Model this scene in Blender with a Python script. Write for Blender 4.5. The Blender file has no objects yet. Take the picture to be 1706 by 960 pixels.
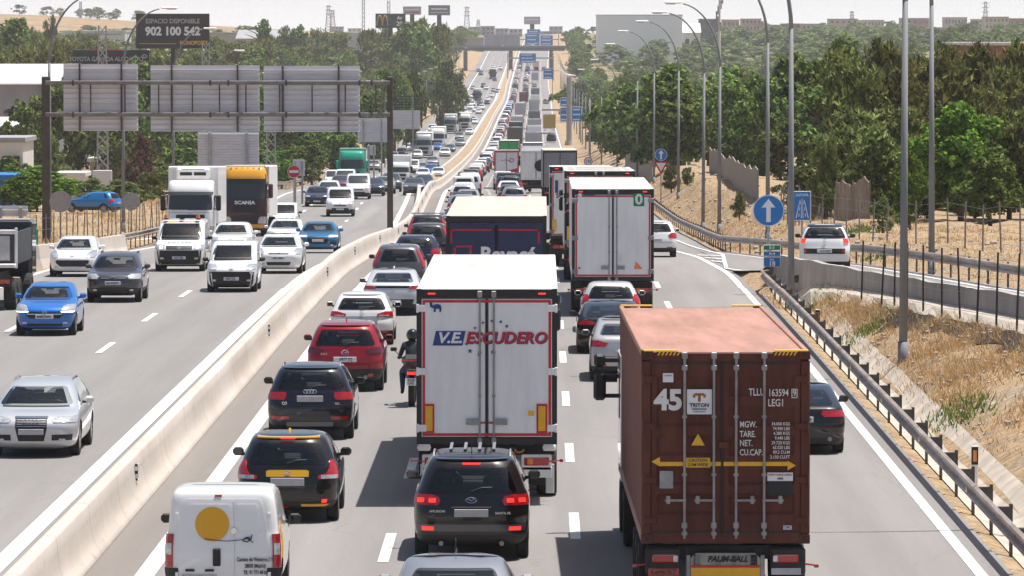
import bpy, bmesh, math, random
import numpy as np
from mathutils import Vector, Matrix
random.seed(11)
rng = np.random.default_rng(5)
SC = bpy.context.scene
COL = SC.collection
R = math.radians

# ---------------------------------------------------------------- camera
HC = 8.6                      # the footbridge the picture was taken from
F = 9024.0                    # focal length in pixels of a 1706 px wide frame
PITCH = math.atan((480 - 67) / F)
YAW = math.atan((901 - 853) / F)
cam_d = bpy.data.cameras.new('camera')
cam = bpy.data.objects.new('camera', cam_d)
COL.objects.link(cam)
cam.location = (0, 0, HC)
cam.rotation_euler = (math.pi / 2 - PITCH, 0, YAW)
cam_d.sensor_width = 36.0
cam_d.lens = F / 1706 * 36.0
cam_d.clip_start = 1.0
cam_d.clip_end = 40000
SC.camera = cam
CAMROT = cam.rotation_euler.to_matrix()

# ---------------------------------------------------------------- light
SUN_EL, SUN_AZ = R(73), math.atan2(0.22, 0.10)      # azimuth from +Y towards +X
sun_dir = Vector((math.cos(SUN_EL) * math.sin(SUN_AZ), math.cos(SUN_EL) * math.cos(SUN_AZ), math.sin(SUN_EL)))
w = bpy.data.worlds.new('World'); SC.world = w; w.use_nodes = True
wn = w.node_tree.nodes; wl = w.node_tree.links
bg = wn['Background']; bg.inputs['Strength'].default_value = 0.085
sky = wn.new('ShaderNodeTexSky'); sky.sky_type = 'NISHITA'; sky.sun_disc = False
sky.sun_elevation = SUN_EL; sky.sun_rotation = SUN_AZ
sky.altitude = 600; sky.air_density = 1.0; sky.dust_density = 4.0; sky.ozone_density = 1.0
# pale summer haze low over the horizon
wtc = wn.new('ShaderNodeTexCoord'); wsx = wn.new('ShaderNodeSeparateXYZ'); wl.new(wtc.outputs['Generated'], wsx.inputs[0])
wmr = wn.new('ShaderNodeMapRange'); wmr.inputs['From Min'].default_value = 0.0; wmr.inputs['From Max'].default_value = 0.07
wmr.inputs['To Min'].default_value = 0.95; wmr.inputs['To Max'].default_value = 0.0; wl.new(wsx.outputs['Z'], wmr.inputs[0])
wmx = wn.new('ShaderNodeMix'); wmx.data_type = 'RGBA'; wl.new(wmr.outputs[0], wmx.inputs[0])
wl.new(sky.outputs['Color'], wmx.inputs[6]); wmx.inputs[7].default_value = (9.0, 8.95, 9.1, 1)
wl.new(wmx.outputs[2], bg.inputs['Color'])
sd = bpy.data.lights.new('sun', 'SUN'); sd.energy = 5.0; sd.angle = R(0.5); sd.color = (1.0, 0.96, 0.90)
so = bpy.data.objects.new('sun', sd); COL.objects.link(so)
so.rotation_euler = (-sun_dir).to_track_quat('-Z', 'Y').to_euler()
SC.view_settings.view_transform = 'Standard'; SC.view_settings.look = 'None'
SC.view_settings.gamma = 1.0; SC.view_settings.exposure = 0.44; SC.view_settings.use_curve_mapping = False
SC.cycles.max_bounces = 6; SC.cycles.diffuse_bounces = 3; SC.cycles.glossy_bounces = 3
SC.cycles.transparent_max_bounces = 8; SC.cycles.volume_bounces = 1
SC.cycles.use_denoising = True

# ---------------------------------------------------------------- materials
MATS = {}
def pbsdf(name):
    m = bpy.data.materials.new(name); m.use_nodes = True
    return m, m.node_tree.nodes, m.node_tree.links, m.node_tree.nodes['Principled BSDF']
def mat(name, col, rough=0.6, metal=0.0, coat=0.0, var=0.0, scale=3.0, bump=0.0, bscale=40.0, spec=0.5, emit=None, stretch=(1, 1, 1), var2=None):
    if name in MATS: return MATS[name]
    m, n, l, b = pbsdf(name)
    c = (col[0], col[1], col[2], 1)
    b.inputs['Base Color'].default_value = c
    b.inputs['Roughness'].default_value = rough; b.inputs['Metallic'].default_value = metal
    b.inputs['Specular IOR Level'].default_value = spec
    if coat: b.inputs['Coat Weight'].default_value = coat; b.inputs['Coat Roughness'].default_value = 0.04
    if emit: b.inputs['Emission Color'].default_value = (*emit[:3], 1); b.inputs['Emission Strength'].default_value = emit[3]
    if var or bump:
        tc = n.new('ShaderNodeTexCoord'); mp = n.new('ShaderNodeMapping'); mp.inputs['Scale'].default_value = stretch
        l.new(tc.outputs['Object'], mp.inputs['Vector'])
    if var:
        nz = n.new('ShaderNodeTexNoise'); nz.inputs['Scale'].default_value = scale; nz.inputs['Detail'].default_value = 6
        nz.inputs['Roughness'].default_value = 0.65
        l.new(mp.outputs['Vector'], nz.inputs['Vector'])
        mr = n.new('ShaderNodeMapRange'); mr.inputs['From Min'].default_value = 0.3; mr.inputs['From Max'].default_value = 0.7
        l.new(nz.outputs['Fac'], mr.inputs['Value'])
        mx = n.new('ShaderNodeMix'); mx.data_type = 'RGBA'
        lo = var2 if var2 else [v * (1 - var) for v in col]
        hi = [min(1, v * (1 + var * 0.6)) for v in col]
        mx.inputs[6].default_value = (*lo, 1); mx.inputs[7].default_value = (*hi, 1)
        l.new(mr.outputs['Result'], mx.inputs[0]); l.new(mx.outputs[2], b.inputs['Base Color'])
    if bump:
        nb = n.new('ShaderNodeTexNoise'); nb.inputs['Scale'].default_value = bscale; nb.inputs['Detail'].default_value = 4
        l.new(mp.outputs['Vector'], nb.inputs['Vector'])
        bp = n.new('ShaderNodeBump'); bp.inputs['Strength'].default_value = bump; bp.inputs['Distance'].default_value = 0.02
        l.new(nb.outputs['Fac'], bp.inputs['Height']); l.new(bp.outputs['Normal'], b.inputs['Normal'])
    MATS[name] = m
    return m
PAINTS = {}
def paint(name, col, metal=0.0, rough=0.32):
    """Car paint: lacquer over colour, a little road dust low down."""
    if name in PAINTS: return PAINTS[name]
    m, n, l, b = pbsdf('paint_' + name)
    b.inputs['Metallic'].default_value = metal; b.inputs['Roughness'].default_value = rough
    b.inputs['Coat Weight'].default_value = 1.0; b.inputs['Coat Roughness'].default_value = 0.03; b.inputs['Specular IOR Level'].default_value = 0.15
    tc = n.new('ShaderNodeTexCoord'); sx = n.new('ShaderNodeSeparateXYZ'); l.new(tc.outputs['Object'], sx.inputs[0])
    mr = n.new('ShaderNodeMapRange'); mr.inputs['From Min'].default_value = 0.75; mr.inputs['From Max'].default_value = 0.2
    mr.inputs['To Max'].default_value = 0.22
    l.new(sx.outputs['Z'], mr.inputs['Value'])
    nz = n.new('ShaderNodeTexNoise'); nz.inputs['Scale'].default_value = 4; nz.inputs['Detail'].default_value = 5
    l.new(tc.outputs['Object'], nz.inputs['Vector'])
    mu = n.new('ShaderNodeMath'); mu.operation = 'MULTIPLY'; l.new(mr.outputs[0], mu.inputs[0]); l.new(nz.outputs['Fac'], mu.inputs[1])
    mx = n.new('ShaderNodeMix'); mx.data_type = 'RGBA'; mx.inputs[6].default_value = (*col, 1); mx.inputs[7].default_value = (0.2, 0.17, 0.14, 1)
    l.new(mu.outputs[0], mx.inputs[0]); l.new(mx.outputs[2], b.inputs['Base Color'])
    PAINTS[name] = m
    return m
def asphalt(name, col):
    m, n, l, b = pbsdf(name)
    geo = n.new('ShaderNodeNewGeometry')
    def noise(scale, detail, st=(1, 1, 1), rough=0.6):
        mp = n.new('ShaderNodeMapping'); mp.inputs['Scale'].default_value = st
        l.new(geo.outputs['Position'], mp.inputs['Vector'])
        z = n.new('ShaderNodeTexNoise'); z.inputs['Scale'].default_value = scale; z.inputs['Detail'].default_value = detail; z.inputs['Roughness'].default_value = rough
        l.new(mp.outputs[0], z.inputs['Vector']); return z.outputs['Fac']
    def mixc(f, a, bb, lo, hi):
        mr = n.new('ShaderNodeMapRange'); mr.inputs['From Min'].default_value = lo; mr.inputs['From Max'].default_value = hi
        l.new(f, mr.inputs['Value'])
        mx = n.new('ShaderNodeMix'); mx.data_type = 'RGBA'
        l.new(mr.outputs[0], mx.inputs[0])
        for k, v in ((6, a), (7, bb)):
            if isinstance(v, tuple): mx.inputs[k].default_value = (*v, 1)
            else: l.new(v, mx.inputs[k])
        return mx.outputs[2]
    # two wheel tracks and an oil strip in every lane
    sx = n.new('ShaderNodeSeparateXYZ'); l.new(geo.outputs['Position'], sx.inputs[0])
    ma = n.new('ShaderNodeMath'); ma.operation = 'MULTIPLY_ADD'; ma.inputs[1].default_value = 2 * math.pi / 1.7; ma.inputs[2].default_value = 2 * math.pi * 4.45 / 1.7; l.new(sx.outputs['X'], ma.inputs[0])
    co_ = n.new('ShaderNodeMath'); co_.operation = 'COSINE'; l.new(ma.outputs[0], co_.inputs[0])
    lo = tuple(v * 0.84 for v in col); hi = tuple(v * 1.1 for v in col)
    c = mixc(noise(0.55, 6, (1, 0.035, 1)), lo, hi, 0.32, 0.68)               # wheel tracks along the road
    c = mixc(noise(14, 4, (1, .3, 1)), c, tuple(v * 0.72 for v in col), 0.55, 0.95)   # grain
    c = mixc(noise(30, 2, (1, .4, 1)), c, tuple(v * 1.55 for v in col), 0.62, 0.9)
    dk = mixc(noise(0.8, 4, (1, .05, 1)), c, tuple(v * 0.80 for v in col), .35, .75)
    c = mixc(co_.outputs[0], c, dk, -.2, 1.0)
    c = mixc(noise(1.3, 5, (1, .35, 1)), c, tuple(v * 0.55 for v in col), .70, .82)     # oil spots
    c = mixc(noise(0.09, 3, (1, 0.25, 1)), c, tuple(v * 0.86 for v in col), 0.5, 0.72)    # patches
    vo = n.new('ShaderNodeTexVoronoi'); vo.feature = 'DISTANCE_TO_EDGE'; vo.inputs['Scale'].default_value = 0.22
    mp = n.new('ShaderNodeMapping'); mp.inputs['Scale'].default_value = (1.2, .25, 1)
    l.new(geo.outputs['Position'], mp.inputs['Vector'])
    nz2 = n.new('ShaderNodeTexNoise'); nz2.inputs['Scale'].default_value = .8; nz2.inputs['Detail'].default_value = 4
    l.new(geo.outputs['Position'], nz2.inputs['Vector'])
    ad = n.new('ShaderNodeVectorMath'); ad.operation = 'MULTIPLY_ADD'; ad.inputs[1].default_value = (1.3, 1.3, 0)
    l.new(nz2.outputs['Color'], ad.inputs[0]); l.new(mp.outputs[0], ad.inputs[2]); l.new(ad.outputs[0], vo.inputs['Vector'])
    c = mixc(vo.outputs['Distance'], tuple(v * 0.86 for v in col), c, 0.0, 0.006)      # fine cracks
    l.new(c, b.inputs['Base Color']); b.inputs['Roughness'].default_value = 0.9
    b.inputs['Specular IOR Level'].default_value = 0.25
    bp = n.new('ShaderNodeBump'); bp.inputs['Strength'].default_value = 0.35; bp.inputs['Distance'].default_value = 0.01
    l.new(noise(40, 3), bp.inputs['Height']); l.new(bp.outputs[0], b.inputs['Normal'])
    MATS[name] = m
    return m
def ground_mat(name, cols, scale=0.35):
    """Dry earth: several tones in patches, with fine grain."""
    m, n, l, b = pbsdf(name)
    geo = n.new('ShaderNodeNewGeometry')
    z1 = n.new('ShaderNodeTexNoise'); z1.inputs['Scale'].default_value = scale; z1.inputs['Detail'].default_value = 9; z1.inputs['Roughness'].default_value = 0.7
    z2 = n.new('ShaderNodeTexNoise'); z2.inputs['Scale'].default_value = scale * 14; z2.inputs['Detail'].default_value = 5; z2.inputs['Roughness'].default_value = 0.7
    l.new(geo.outputs['Position'], z1.inputs['Vector']); l.new(geo.outputs['Position'], z2.inputs['Vector'])
    cr = n.new('ShaderNodeValToRGB')
    e = cr.color_ramp.elements
    while len(e) < len(cols): e.new(0.5)
    for k, c in enumerate(cols):
        e[k].position = 0.33 + 0.34 * k / (len(cols) - 1); e[k].color = (*c, 1)
    l.new(z1.outputs['Fac'], cr.inputs['Fac'])
    mr = n.new('ShaderNodeMapRange'); mr.inputs['From Min'].default_value = .35; mr.inputs['From Max'].default_value = .68
    mr.inputs['To Min'].default_value = .55; mr.inputs['To Max'].default_value = 1.15
    l.new(z2.outputs['Fac'], mr.inputs[0])
    mx = n.new('ShaderNodeMix'); mx.data_type = 'RGBA'; mx.blend_type = 'MULTIPLY'; mx.inputs[0].default_value = 1
    l.new(cr.outputs[0], mx.inputs[6]); l.new(mr.outputs[0], mx.inputs[7])
    l.new(mx.outputs[2], b.inputs['Base Color']); b.inputs['Roughness'].default_value = .95; b.inputs['Specular IOR Level'].default_value = .1
    bp = n.new('ShaderNodeBump'); bp.inputs['Strength'].default_value = .8; bp.inputs['Distance'].default_value = .12
    l.new(z2.outputs['Fac'], bp.inputs['Height']); l.new(bp.outputs[0], b.inputs['Normal'])
    MATS[name] = m
    return m
def leaf_mat(name, c1, c2, trans=0.3):
    m = bpy.data.materials.new(name); m.use_nodes = True
    n = m.node_tree.nodes; l = m.node_tree.links
    n.remove(n['Principled BSDF'])
    geo = n.new('ShaderNodeNewGeometry'); oi = n.new('ShaderNodeObjectInfo')
    mx = n.new('ShaderNodeMix'); mx.data_type = 'RGBA'
    mx.inputs[6].default_value = (*c1, 1); mx.inputs[7].default_value = (*c2, 1)
    l.new(geo.outputs['Random Per Island'], mx.inputs[0])
    hs = n.new('ShaderNodeHueSaturation')
    mr = n.new('ShaderNodeMapRange'); mr.inputs['To Min'].default_value = .75; mr.inputs['To Max'].default_value = 1.3
    l.new(oi.outputs['Random'], mr.inputs[0]); l.new(mr.outputs[0], hs.inputs['Value'])
    mr2 = n.new('ShaderNodeMapRange'); mr2.inputs['To Min'].default_value = .475; mr2.inputs['To Max'].default_value = .515
    l.new(oi.outputs['Random'], mr2.inputs[0]); l.new(mr2.outputs[0], hs.inputs['Hue'])
    l.new(mx.outputs[2], hs.inputs['Color'])
    d = n.new('ShaderNodeBsdfDiffuse'); t = n.new('ShaderNodeBsdfTranslucent'); ms = n.new('ShaderNodeMixShader'); ms.inputs[0].default_value = trans
    l.new(hs.outputs[0], d.inputs[0]); l.new(hs.outputs[0], t.inputs[0])
    l.new(d.outputs[0], ms.inputs[1]); l.new(t.outputs[0], ms.inputs[2]); l.new(ms.outputs[0], n['Material Output'].inputs[0])
    MATS[name] = m
    return m

BLACK = mat('black_plastic', (.012, .012, .013), .55, var=.3, scale=6)
TYRE = mat('tyre_rubber', (.018, .017, .016), .85, var=.4, scale=9)
RIM = mat('alloy_rim', (.42, .42, .43), .35, .8)
RIMD = mat('steel_rim', (.12, .12, .125), .45, .6)
GLASS = mat('car_glass', (.010, .013, .015), .04, spec=.5)
GLASSL = mat('car_glass_greenish', (.028, .038, .038), .03, spec=.65)
def clear_glass(name, tint):
    m = bpy.data.materials.new(name); m.use_nodes = True; n = m.node_tree.nodes; l = m.node_tree.links; n.remove(n['Principled BSDF'])
    t = n.new('ShaderNodeBsdfTransparent'); t.inputs[0].default_value = (*tint, 1); g = n.new('ShaderNodeBsdfGlossy'); g.inputs['Roughness'].default_value = .02
    fr = n.new('ShaderNodeFresnel'); fr.inputs['IOR'].default_value = 1.55; ad = n.new('ShaderNodeMath'); ad.operation = 'ADD'; ad.inputs[1].default_value = .03; l.new(fr.outputs[0], ad.inputs[0])
    mx = n.new('ShaderNodeMixShader'); l.new(ad.outputs[0], mx.inputs[0]); l.new(t.outputs[0], mx.inputs[1]); l.new(g.outputs[0], mx.inputs[2]); l.new(mx.outputs[0], n['Material Output'].inputs[0])
    MATS[name] = m; return m
GLASST = clear_glass('glass_tinted', (.52, .54, .55)); GLASSF = clear_glass('glass_clear', (.72, .77, .75))
CABIN = mat('cabin_dark', (.035, .034, .035), .8, var=.3, scale=6); SEAT = mat('seat_fabric', (.09, .088, .088), .9, var=.3, scale=8)
CHROME = mat('chrome', (.7, .7, .72), .18, 1.0)
REDL = mat('tail_light_red', (.42, .008, .012), .12, coat=1.0, var=.35, scale=9)
REDLIT = mat('brake_light_lit', (.6, .01, .01), .2, emit=(1, .05, .03, .9))
CLEARL = mat('lamp_clear', (.55, .56, .58), .12, .35, coat=1.0, var=.5, scale=16)
WARML = mat('lamp_lit', (.9, .8, .6), .2, emit=(1, .8, .5, 2.0))
AMBER = mat('amber_lens', (.75, .22, .02), .25, coat=1.0)
PLATE = mat('plate_white', (.62, .63, .66), .45, var=.15, scale=16)
PLATEG = mat('plate_plain_grey', (.46, .45, .47), .5, var=.2, scale=7)
INK = mat('plate_ink', (.01, .01, .012), .5)
EUBLUE = mat('plate_blue', (.01, .06, .38), .5)
WHITEP = mat('white_panel', (.80, .79, .79), .4, coat=.3, var=.11, scale=1.6, stretch=(2.2, 2.2, .35))
WHITED = mat('white_panel_dirty', (.74, .72, .69), .55, var=.16, scale=1.2, stretch=(2, 2, .4))
ROOFW = mat('trailer_roof_white', (.60, .585, .55), .55, var=.16, scale=1.2, stretch=(1, .2, 1))
ROOFC = mat('tarpaulin_cream', (.50, .44, .365), .7, var=.12, scale=1.4, stretch=(1, .3, 1), bump=.3, bscale=3)
REDT = mat('reflective_red_tape', (.55, .02, .025), .35, var=.2, scale=5)
YEL = mat('reflective_yellow', (.80, .42, .015), .4, var=.12, scale=6)
STEEL = mat('dull_steel', (.30, .30, .31), .45, .6, var=.3, scale=4)
GALV = mat('galvanised_steel', (.36, .36, .36), .5, .35, var=.3, scale=2.5)
POLEG = mat('painted_pole_grey', (.21, .215, .23), .65, 0, var=.25, scale=1.3, stretch=(1, 1, .25))
CONC = mat('concrete', (.50, .44, .37), .9, var=.3, scale=1.2, bump=.3, bscale=20)
CHASSIS = mat('chassis_dark', (.025, .023, .022), .7, var=.5, scale=5)
ORANGE = mat('beacon_orange', (.85, .16, .01), .25, coat=1.0)
BLUESIGN = mat('sign_blue', (.005, .17, .50), .4, var=.08, scale=2)
WHITESIGN = mat('sign_white', (.75, .75, .77), .45)
REDSIGN = mat('sign_red', (.50, .01, .015), .4)
GREENSIGN = mat('sign_green', (.0, .20, .08), .45)
BACKSIGN = mat('sign_back_grey', (.30, .30, .32), .5, .3, var=.15, scale=2)
SKIN = mat('skin', (.50, .30, .21), .6)

# ---------------------------------------------------------------- mesh helper
class MB:
    def __init__(s): s.v = []; s.f = []; s.m = []
    def add(s, vs, fs, mi=0, T=None):
        o = len(s.v)
        if T is not None: vs = [tuple(T @ Vector(p)) for p in vs]
        s.v += [tuple(p) for p in vs]
        s.f += [tuple(i + o for i in f) for f in fs]; s.m += [mi] * len(fs)
        return s
    def box(s, c, d, mi=0, ch=0.0, T=None):
        x, y, z = c; a, b, h = d[0] / 2, d[1] / 2, d[2] / 2
        if ch <= 0:
            vs = [(x + i * a, y + j * b, z + k * h) for k in (-1, 1) for j in (-1, 1) for i in (-1, 1)]
            fs = [(0, 2, 3, 1), (4, 5, 7, 6), (0, 1, 5, 4), (2, 6, 7, 3), (0, 4, 6, 2), (1, 3, 7, 5)]
            return s.add(vs, fs, mi, T)
        ch = min(ch, a * .9, b * .9, h * .9)
        vs = []; ix = {}
        for k in (-1, 1):
            for j in (-1, 1):
                for i in (-1, 1):
                    for ax in range(3):
                        p = [i * (a - ch), j * (b - ch), k * (h - ch)]
                        p[ax] = (i * a, j * b, k * h)[ax]
                        ix[(i, j, k, ax)] = len(vs); vs.append((x + p[0], y + p[1], z + p[2]))
        fs = []
        for ax in range(3):
            u, w2 = [q for q in range(3) if q != ax]
            for sg in (-1, 1):
                q = []
                for (du, dw) in ((-1, -1), (1, -1), (1, 1), (-1, 1)):
                    k3 = [0, 0, 0]; k3[ax] = sg; k3[u] = du; k3[w2] = dw
                    q.append(ix[(*k3, ax)])
                flip = (sg == 1) == (ax == 1)
                fs.append(tuple(reversed(q)) if flip else tuple(q))
            for du in (-1, 1):          # edge along ax
                for dw in (-1, 1):
                    def id_(e, face):
                        k3 = [0, 0, 0]; k3[ax] = e; k3[u] = du; k3[w2] = dw
                        return ix[(*k3, face)]
                    fs.append((id_(-1, u), id_(1, u), id_(1, w2), id_(-1, w2)))
        for k in (-1, 1):
            for j in (-1, 1):
                for i in (-1, 1):
                    fs.append((ix[(i, j, k, 0)], ix[(i, j, k, 1)], ix[(i, j, k, 2)]))
        return s.add(vs, fs, mi, T)
    def cyl(s, p0, p1, r0, r1=None, n=12, mi=0, caps=True, T=None):
        r1 = r0 if r1 is None else r1
        p0 = Vector(p0); p1 = Vector(p1); d = (p1 - p0).normalized()
        a = d.orthogonal().normalized(); b = d.cross(a)
        vs = []
        for p, r in ((p0, r0), (p1, r1)):
            for k in range(n):
                t = 2 * math.pi * k / n
                vs.append(tuple(p + (a * math.cos(t) + b * math.sin(t)) * r))
        fs = [(k, (k + 1) % n, n + (k + 1) % n, n + k) for k in range(n)]
        if caps: fs += [tuple(range(n - 1, -1, -1)), tuple(range(n, 2 * n))]
        return s.add(vs, fs, mi, T)
    def tube(s, pts, r, n=8, mi=0, T=None):
        pts = [Vector(p) for p in pts]; rs = r if isinstance(r, (list, tuple)) else [r] * len(pts)
        vs = []; a = None
        for i, p in enumerate(pts):
            d = (pts[min(i + 1, len(pts) - 1)] - pts[max(i - 1, 0)]).normalized()
            if a is None: a = d.orthogonal().normalized()
            a = (a - d * a.dot(d)).normalized(); b = d.cross(a)
            for k in range(n):
                t = 2 * math.pi * k / n
                vs.append(tuple(p + (a * math.cos(t) + b * math.sin(t)) * rs[i]))
        fs = []
        for i in range(len(pts) - 1):
            for k in range(n):
                fs.append((i * n + k, i * n + (k + 1) % n, (i + 1) * n + (k + 1) % n, (i + 1) * n + k))
        fs += [tuple(range(n - 1, -1, -1)), tuple(range((len(pts) - 1) * n, len(pts) * n))]
        return s.add(vs, fs, mi, T)
    def loft(s, rows, mi=0, closed=False, caps=False, T=None):
        n = len(rows[0]); vs = [p for r in rows for p in r]; fs = []
        for i in range(len(rows) - 1):
            for k in range(n if closed else n - 1):
                k2 = (k + 1) % n
                fs.append((i * n + k, i * n + k2, (i + 1) * n + k2, (i + 1) * n + k))
        if caps: fs += [tuple(range(n - 1, -1, -1)), tuple(range((len(rows) - 1) * n, len(rows) * n))]
        return s.add(vs, fs, mi, T)
    def prism(s, poly, y0, y1, mi=0, T=None, axis='y'):
        """polygon in x,z pushed along y (or in x,y along z / y,z along x)"""
        def P(p, h): return (p[0], h, p[1]) if axis == 'y' else (p[0], p[1], h) if axis == 'z' else (h, p[0], p[1])
        n = len(poly); vs = [P(p, y0) for p in poly] + [P(p, y1) for p in poly]
        fs = [tuple(range(n - 1, -1, -1)), tuple(range(n, 2 * n))] + [(k, (k + 1) % n, n + (k + 1) % n, n + k) for k in range(n)]
        return s.add(vs, fs, mi, T)
    def disc(s, c, r, y, n=24, mi=0, ry=None):
        vs = [(c[0] + r * math.cos(2 * math.pi * k / n), y, c[1] + (ry or r) * math.sin(2 * math.pi * k / n)) for k in range(n)]
        return s.add(vs, [tuple(range(n))], mi)
    def mesh(s, name, smooth=False):
        me = bpy.data.meshes.new(name); me.from_pydata(s.v, [], s.f)
        if any(s.m): me.polygons.foreach_set('material_index', s.m)
        if smooth: me.polygons.foreach_set('use_smooth', [True] * len(me.polygons))
        return me
    def build(s, name, mats, parent=None, smooth=False, link=True, fixn=True):
        me = s.mesh(name, smooth)
        if fixn:
            bm = bmesh.new(); bm.from_mesh(me); bmesh.ops.recalc_face_normals(bm, faces=bm.faces); bm.to_mesh(me); bm.free()
        if smooth == 'auto': pass
        return mkobj(name, me, mats, parent, link)
def mkobj(name, me, mats, parent=None, link=True):
    o = bpy.data.objects.new(name, me)
    for m in (mats if isinstance(mats, (list, tuple)) else [mats]): me.materials.append(m)
    if parent is not None: o.parent = parent
    if link: COL.objects.link(o)
    return o
def tag(o, label=None, cat=None, group=None, kind=None):
    if label: o['label'] = label
    if cat: o['category'] = cat
    if group: o['group'] = group
    if kind: o['kind'] = kind
    return o
def empty(name, loc=(0, 0, 0), rz=0.0, link=True):
    o = bpy.data.objects.new(name, None); o.location = loc; o.rotation_euler = (0, 0, rz); o.empty_display_size = .2
    if link: COL.objects.link(o)
    return o
TXT = {}
def text_mb(string, h, extr=0.004, bold=0.0, shear=0.0, align='CENTER', space=1.0):
    """lettering as a mesh in x,z (front towards -y), cap height h; returns MB"""
    key = (string, h, extr, bold, shear, align, space)
    c = bpy.data.curves.new('lettering', 'FONT'); c.body = string; c.size = h / 0.70
    c.extrude = extr; c.offset = bold * h; c.shear = shear; c.align_x = align; c.align_y = 'CENTER'; c.space_character = space
    c.resolution_u = 3
    o = bpy.data.objects.new('lettering', c)
    me = bpy.data.meshes.new_from_object(o)
    mb = MB(); mb.add([(v.co.x, -v.co.z, v.co.y) for v in me.vertices], [tuple(p.vertices) for p in me.polygons])
    bpy.data.objects.remove(o); bpy.data.curves.remove(c); bpy.data.meshes.remove(me)
    return mb
def put(mb, src, T=None, mi=0): return mb.add(src.v, src.f, mi, T)
def text_obj(string, h, loc, m, parent, bold=0.0, shear=0.0, align='CENTER', rz=0.0, sx=1.0, extr=.004, name='lettering', space=1.0, lod=1):
    mb = text_mb(string, h, extr, bold, shear, align, space)
    T = Matrix.Translation(loc) @ Matrix.Rotation(rz, 4, 'Z') @ Matrix.Diagonal((sx, 1, 1, 1))
    q = MB(); put(q, mb, T)
    o = q.build(name, m, parent, fixn=False); o['lod'] = lod
    return o
from mathutils import noise as NOI
# ---------------------------------------------------------------- road geometry
_Yk = [0, 150, 195, 230, 280, 339, 372, 429, 500, 565, 700, 862, 1018, 1200, 1384, 1660, 1944, 2300, 2500, 3000, 3500, 4500, 7000, 12000]
_Zk = [0, 0, -.13, -.7, -1.9, -3.05, -3.35, -3.8, -5.2, -6.8, -8.6, -9.9, -10.5, -10.7, -10.5, -10, -6.8, -1.5, 3.5, 8.0, 11.3, 14, 16, 18]
_Sk = [0, 0, 0, 0, 0, -.4, -.8, -1.4, -2.3, -3.1, -3.4, -3.4, -3.6, -3.9, -4.1, -4.0, -4.4, -4.2, -3.4, -3, -3, -3, -3, -3]
def _pchip(x, y):
    x = np.array(x, float); y = np.array(y, float); h = np.diff(x); d = np.diff(y) / h
    m = np.zeros(len(x)); m[0] = d[0]; m[-1] = d[-1]
    for i in range(1, len(x) - 1):
        if d[i - 1] * d[i] > 0:
            w1 = 2 * h[i] + h[i - 1]; w2 = h[i] + 2 * h[i - 1]; m[i] = (w1 + w2) / (w1 / d[i - 1] + w2 / d[i])
    def f(t):
        t = np.clip(np.asarray(t, float), x[0], x[-1]); i = np.clip(np.searchsorted(x, t) - 1, 0, len(x) - 2)
        s = (t - x[i]) / h[i]
        return ((1 + 2 * s) * (1 - s) ** 2 * y[i] + s * (1 - s) ** 2 * h[i] * m[i] + s * s * (3 - 2 * s) * y[i + 1] + s * s * (s - 1) * h[i] * m[i + 1])
    return f
YS = np.array(list(range(30, 600, 3)) + list(range(600, 1200, 10)) + list(range(1200, 2600, 20)) + list(range(2600, 5301, 100)), float)
_Z = _pchip(_Yk, _Zk)(YS); _S = _pchip(_Yk, _Sk)(YS)
def zr(Y): return float(np.interp(Y, YS, _Z))
def sh(Y): return float(np.interp(Y, YS, _S))
def sstep(a, b, t):
    t = min(1, max(0, (t - a) / (b - a))); return t * t * (3 - 2 * t)
def shL(Y): return sh(Y) - 1.4 * sstep(350, 640, Y)
def railR(Y):                                   # outer guardrail on the ramp side
    return 8.3 + (250 - Y) * .0735 if Y < 250 else float(np.interp(Y, [250, 300, 420, 600, 4000], [8.3, 8.5, 9.0, 9.2, 9.2]))
def railL(Y): return float(np.interp(Y, [0, 200, 240, 300, 420, 5000], [-19.5, -19.5, -19.6, -20.6, -21.8, -21.8]))
def zramp(Y): return float(np.interp(Y, [60, 100, 138, 165, 191, 220, 250], [2.9, 2.3, 1.55, 1.0, .62, .15, 0]))
def zrx(Xs, Y):
    """height of the ramp surface over the main road"""
    t = sstep(187, 214, Y); rr = railR(Y)
    return zramp(Y) * ((1 - t) + t * sstep(7.5, rr, Xs))
def Gz(X, Y):
    """open country away from the road"""
    a = float(np.interp(Y, [0, 400, 800, 1300, 2000, 3000, 4500, 9000], [0, -3.5, -5, -3, 2, 10, 16, 20]))
    if X < 0:
        a += float(np.interp(Y, [0, 450, 800, 1100, 1600, 2200, 3000], [0, 0, 1.0, 1.5, .3, -1.5, -2])) * sstep(-30, -75, X)
        hill = 16 * math.exp(-((Y - 3600) / 700) ** 2) * sstep(-60, -420, X) + 5 * math.exp(-((Y - 3000) / 350) ** 2) * math.exp(-((X + 160) / 60) ** 2)
        a += hill + 1.5 * sstep(-60, -250, X)
    else:
        a += float(np.interp(Y, [0, 400, 700, 1500, 3000, 5000], [0, 1.5, 3.5, 3.0, 0, -2])) * sstep(20, 90, X)
    return a + .8 * math.sin(X * .021 + 1) * math.sin(Y * .008)
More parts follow.
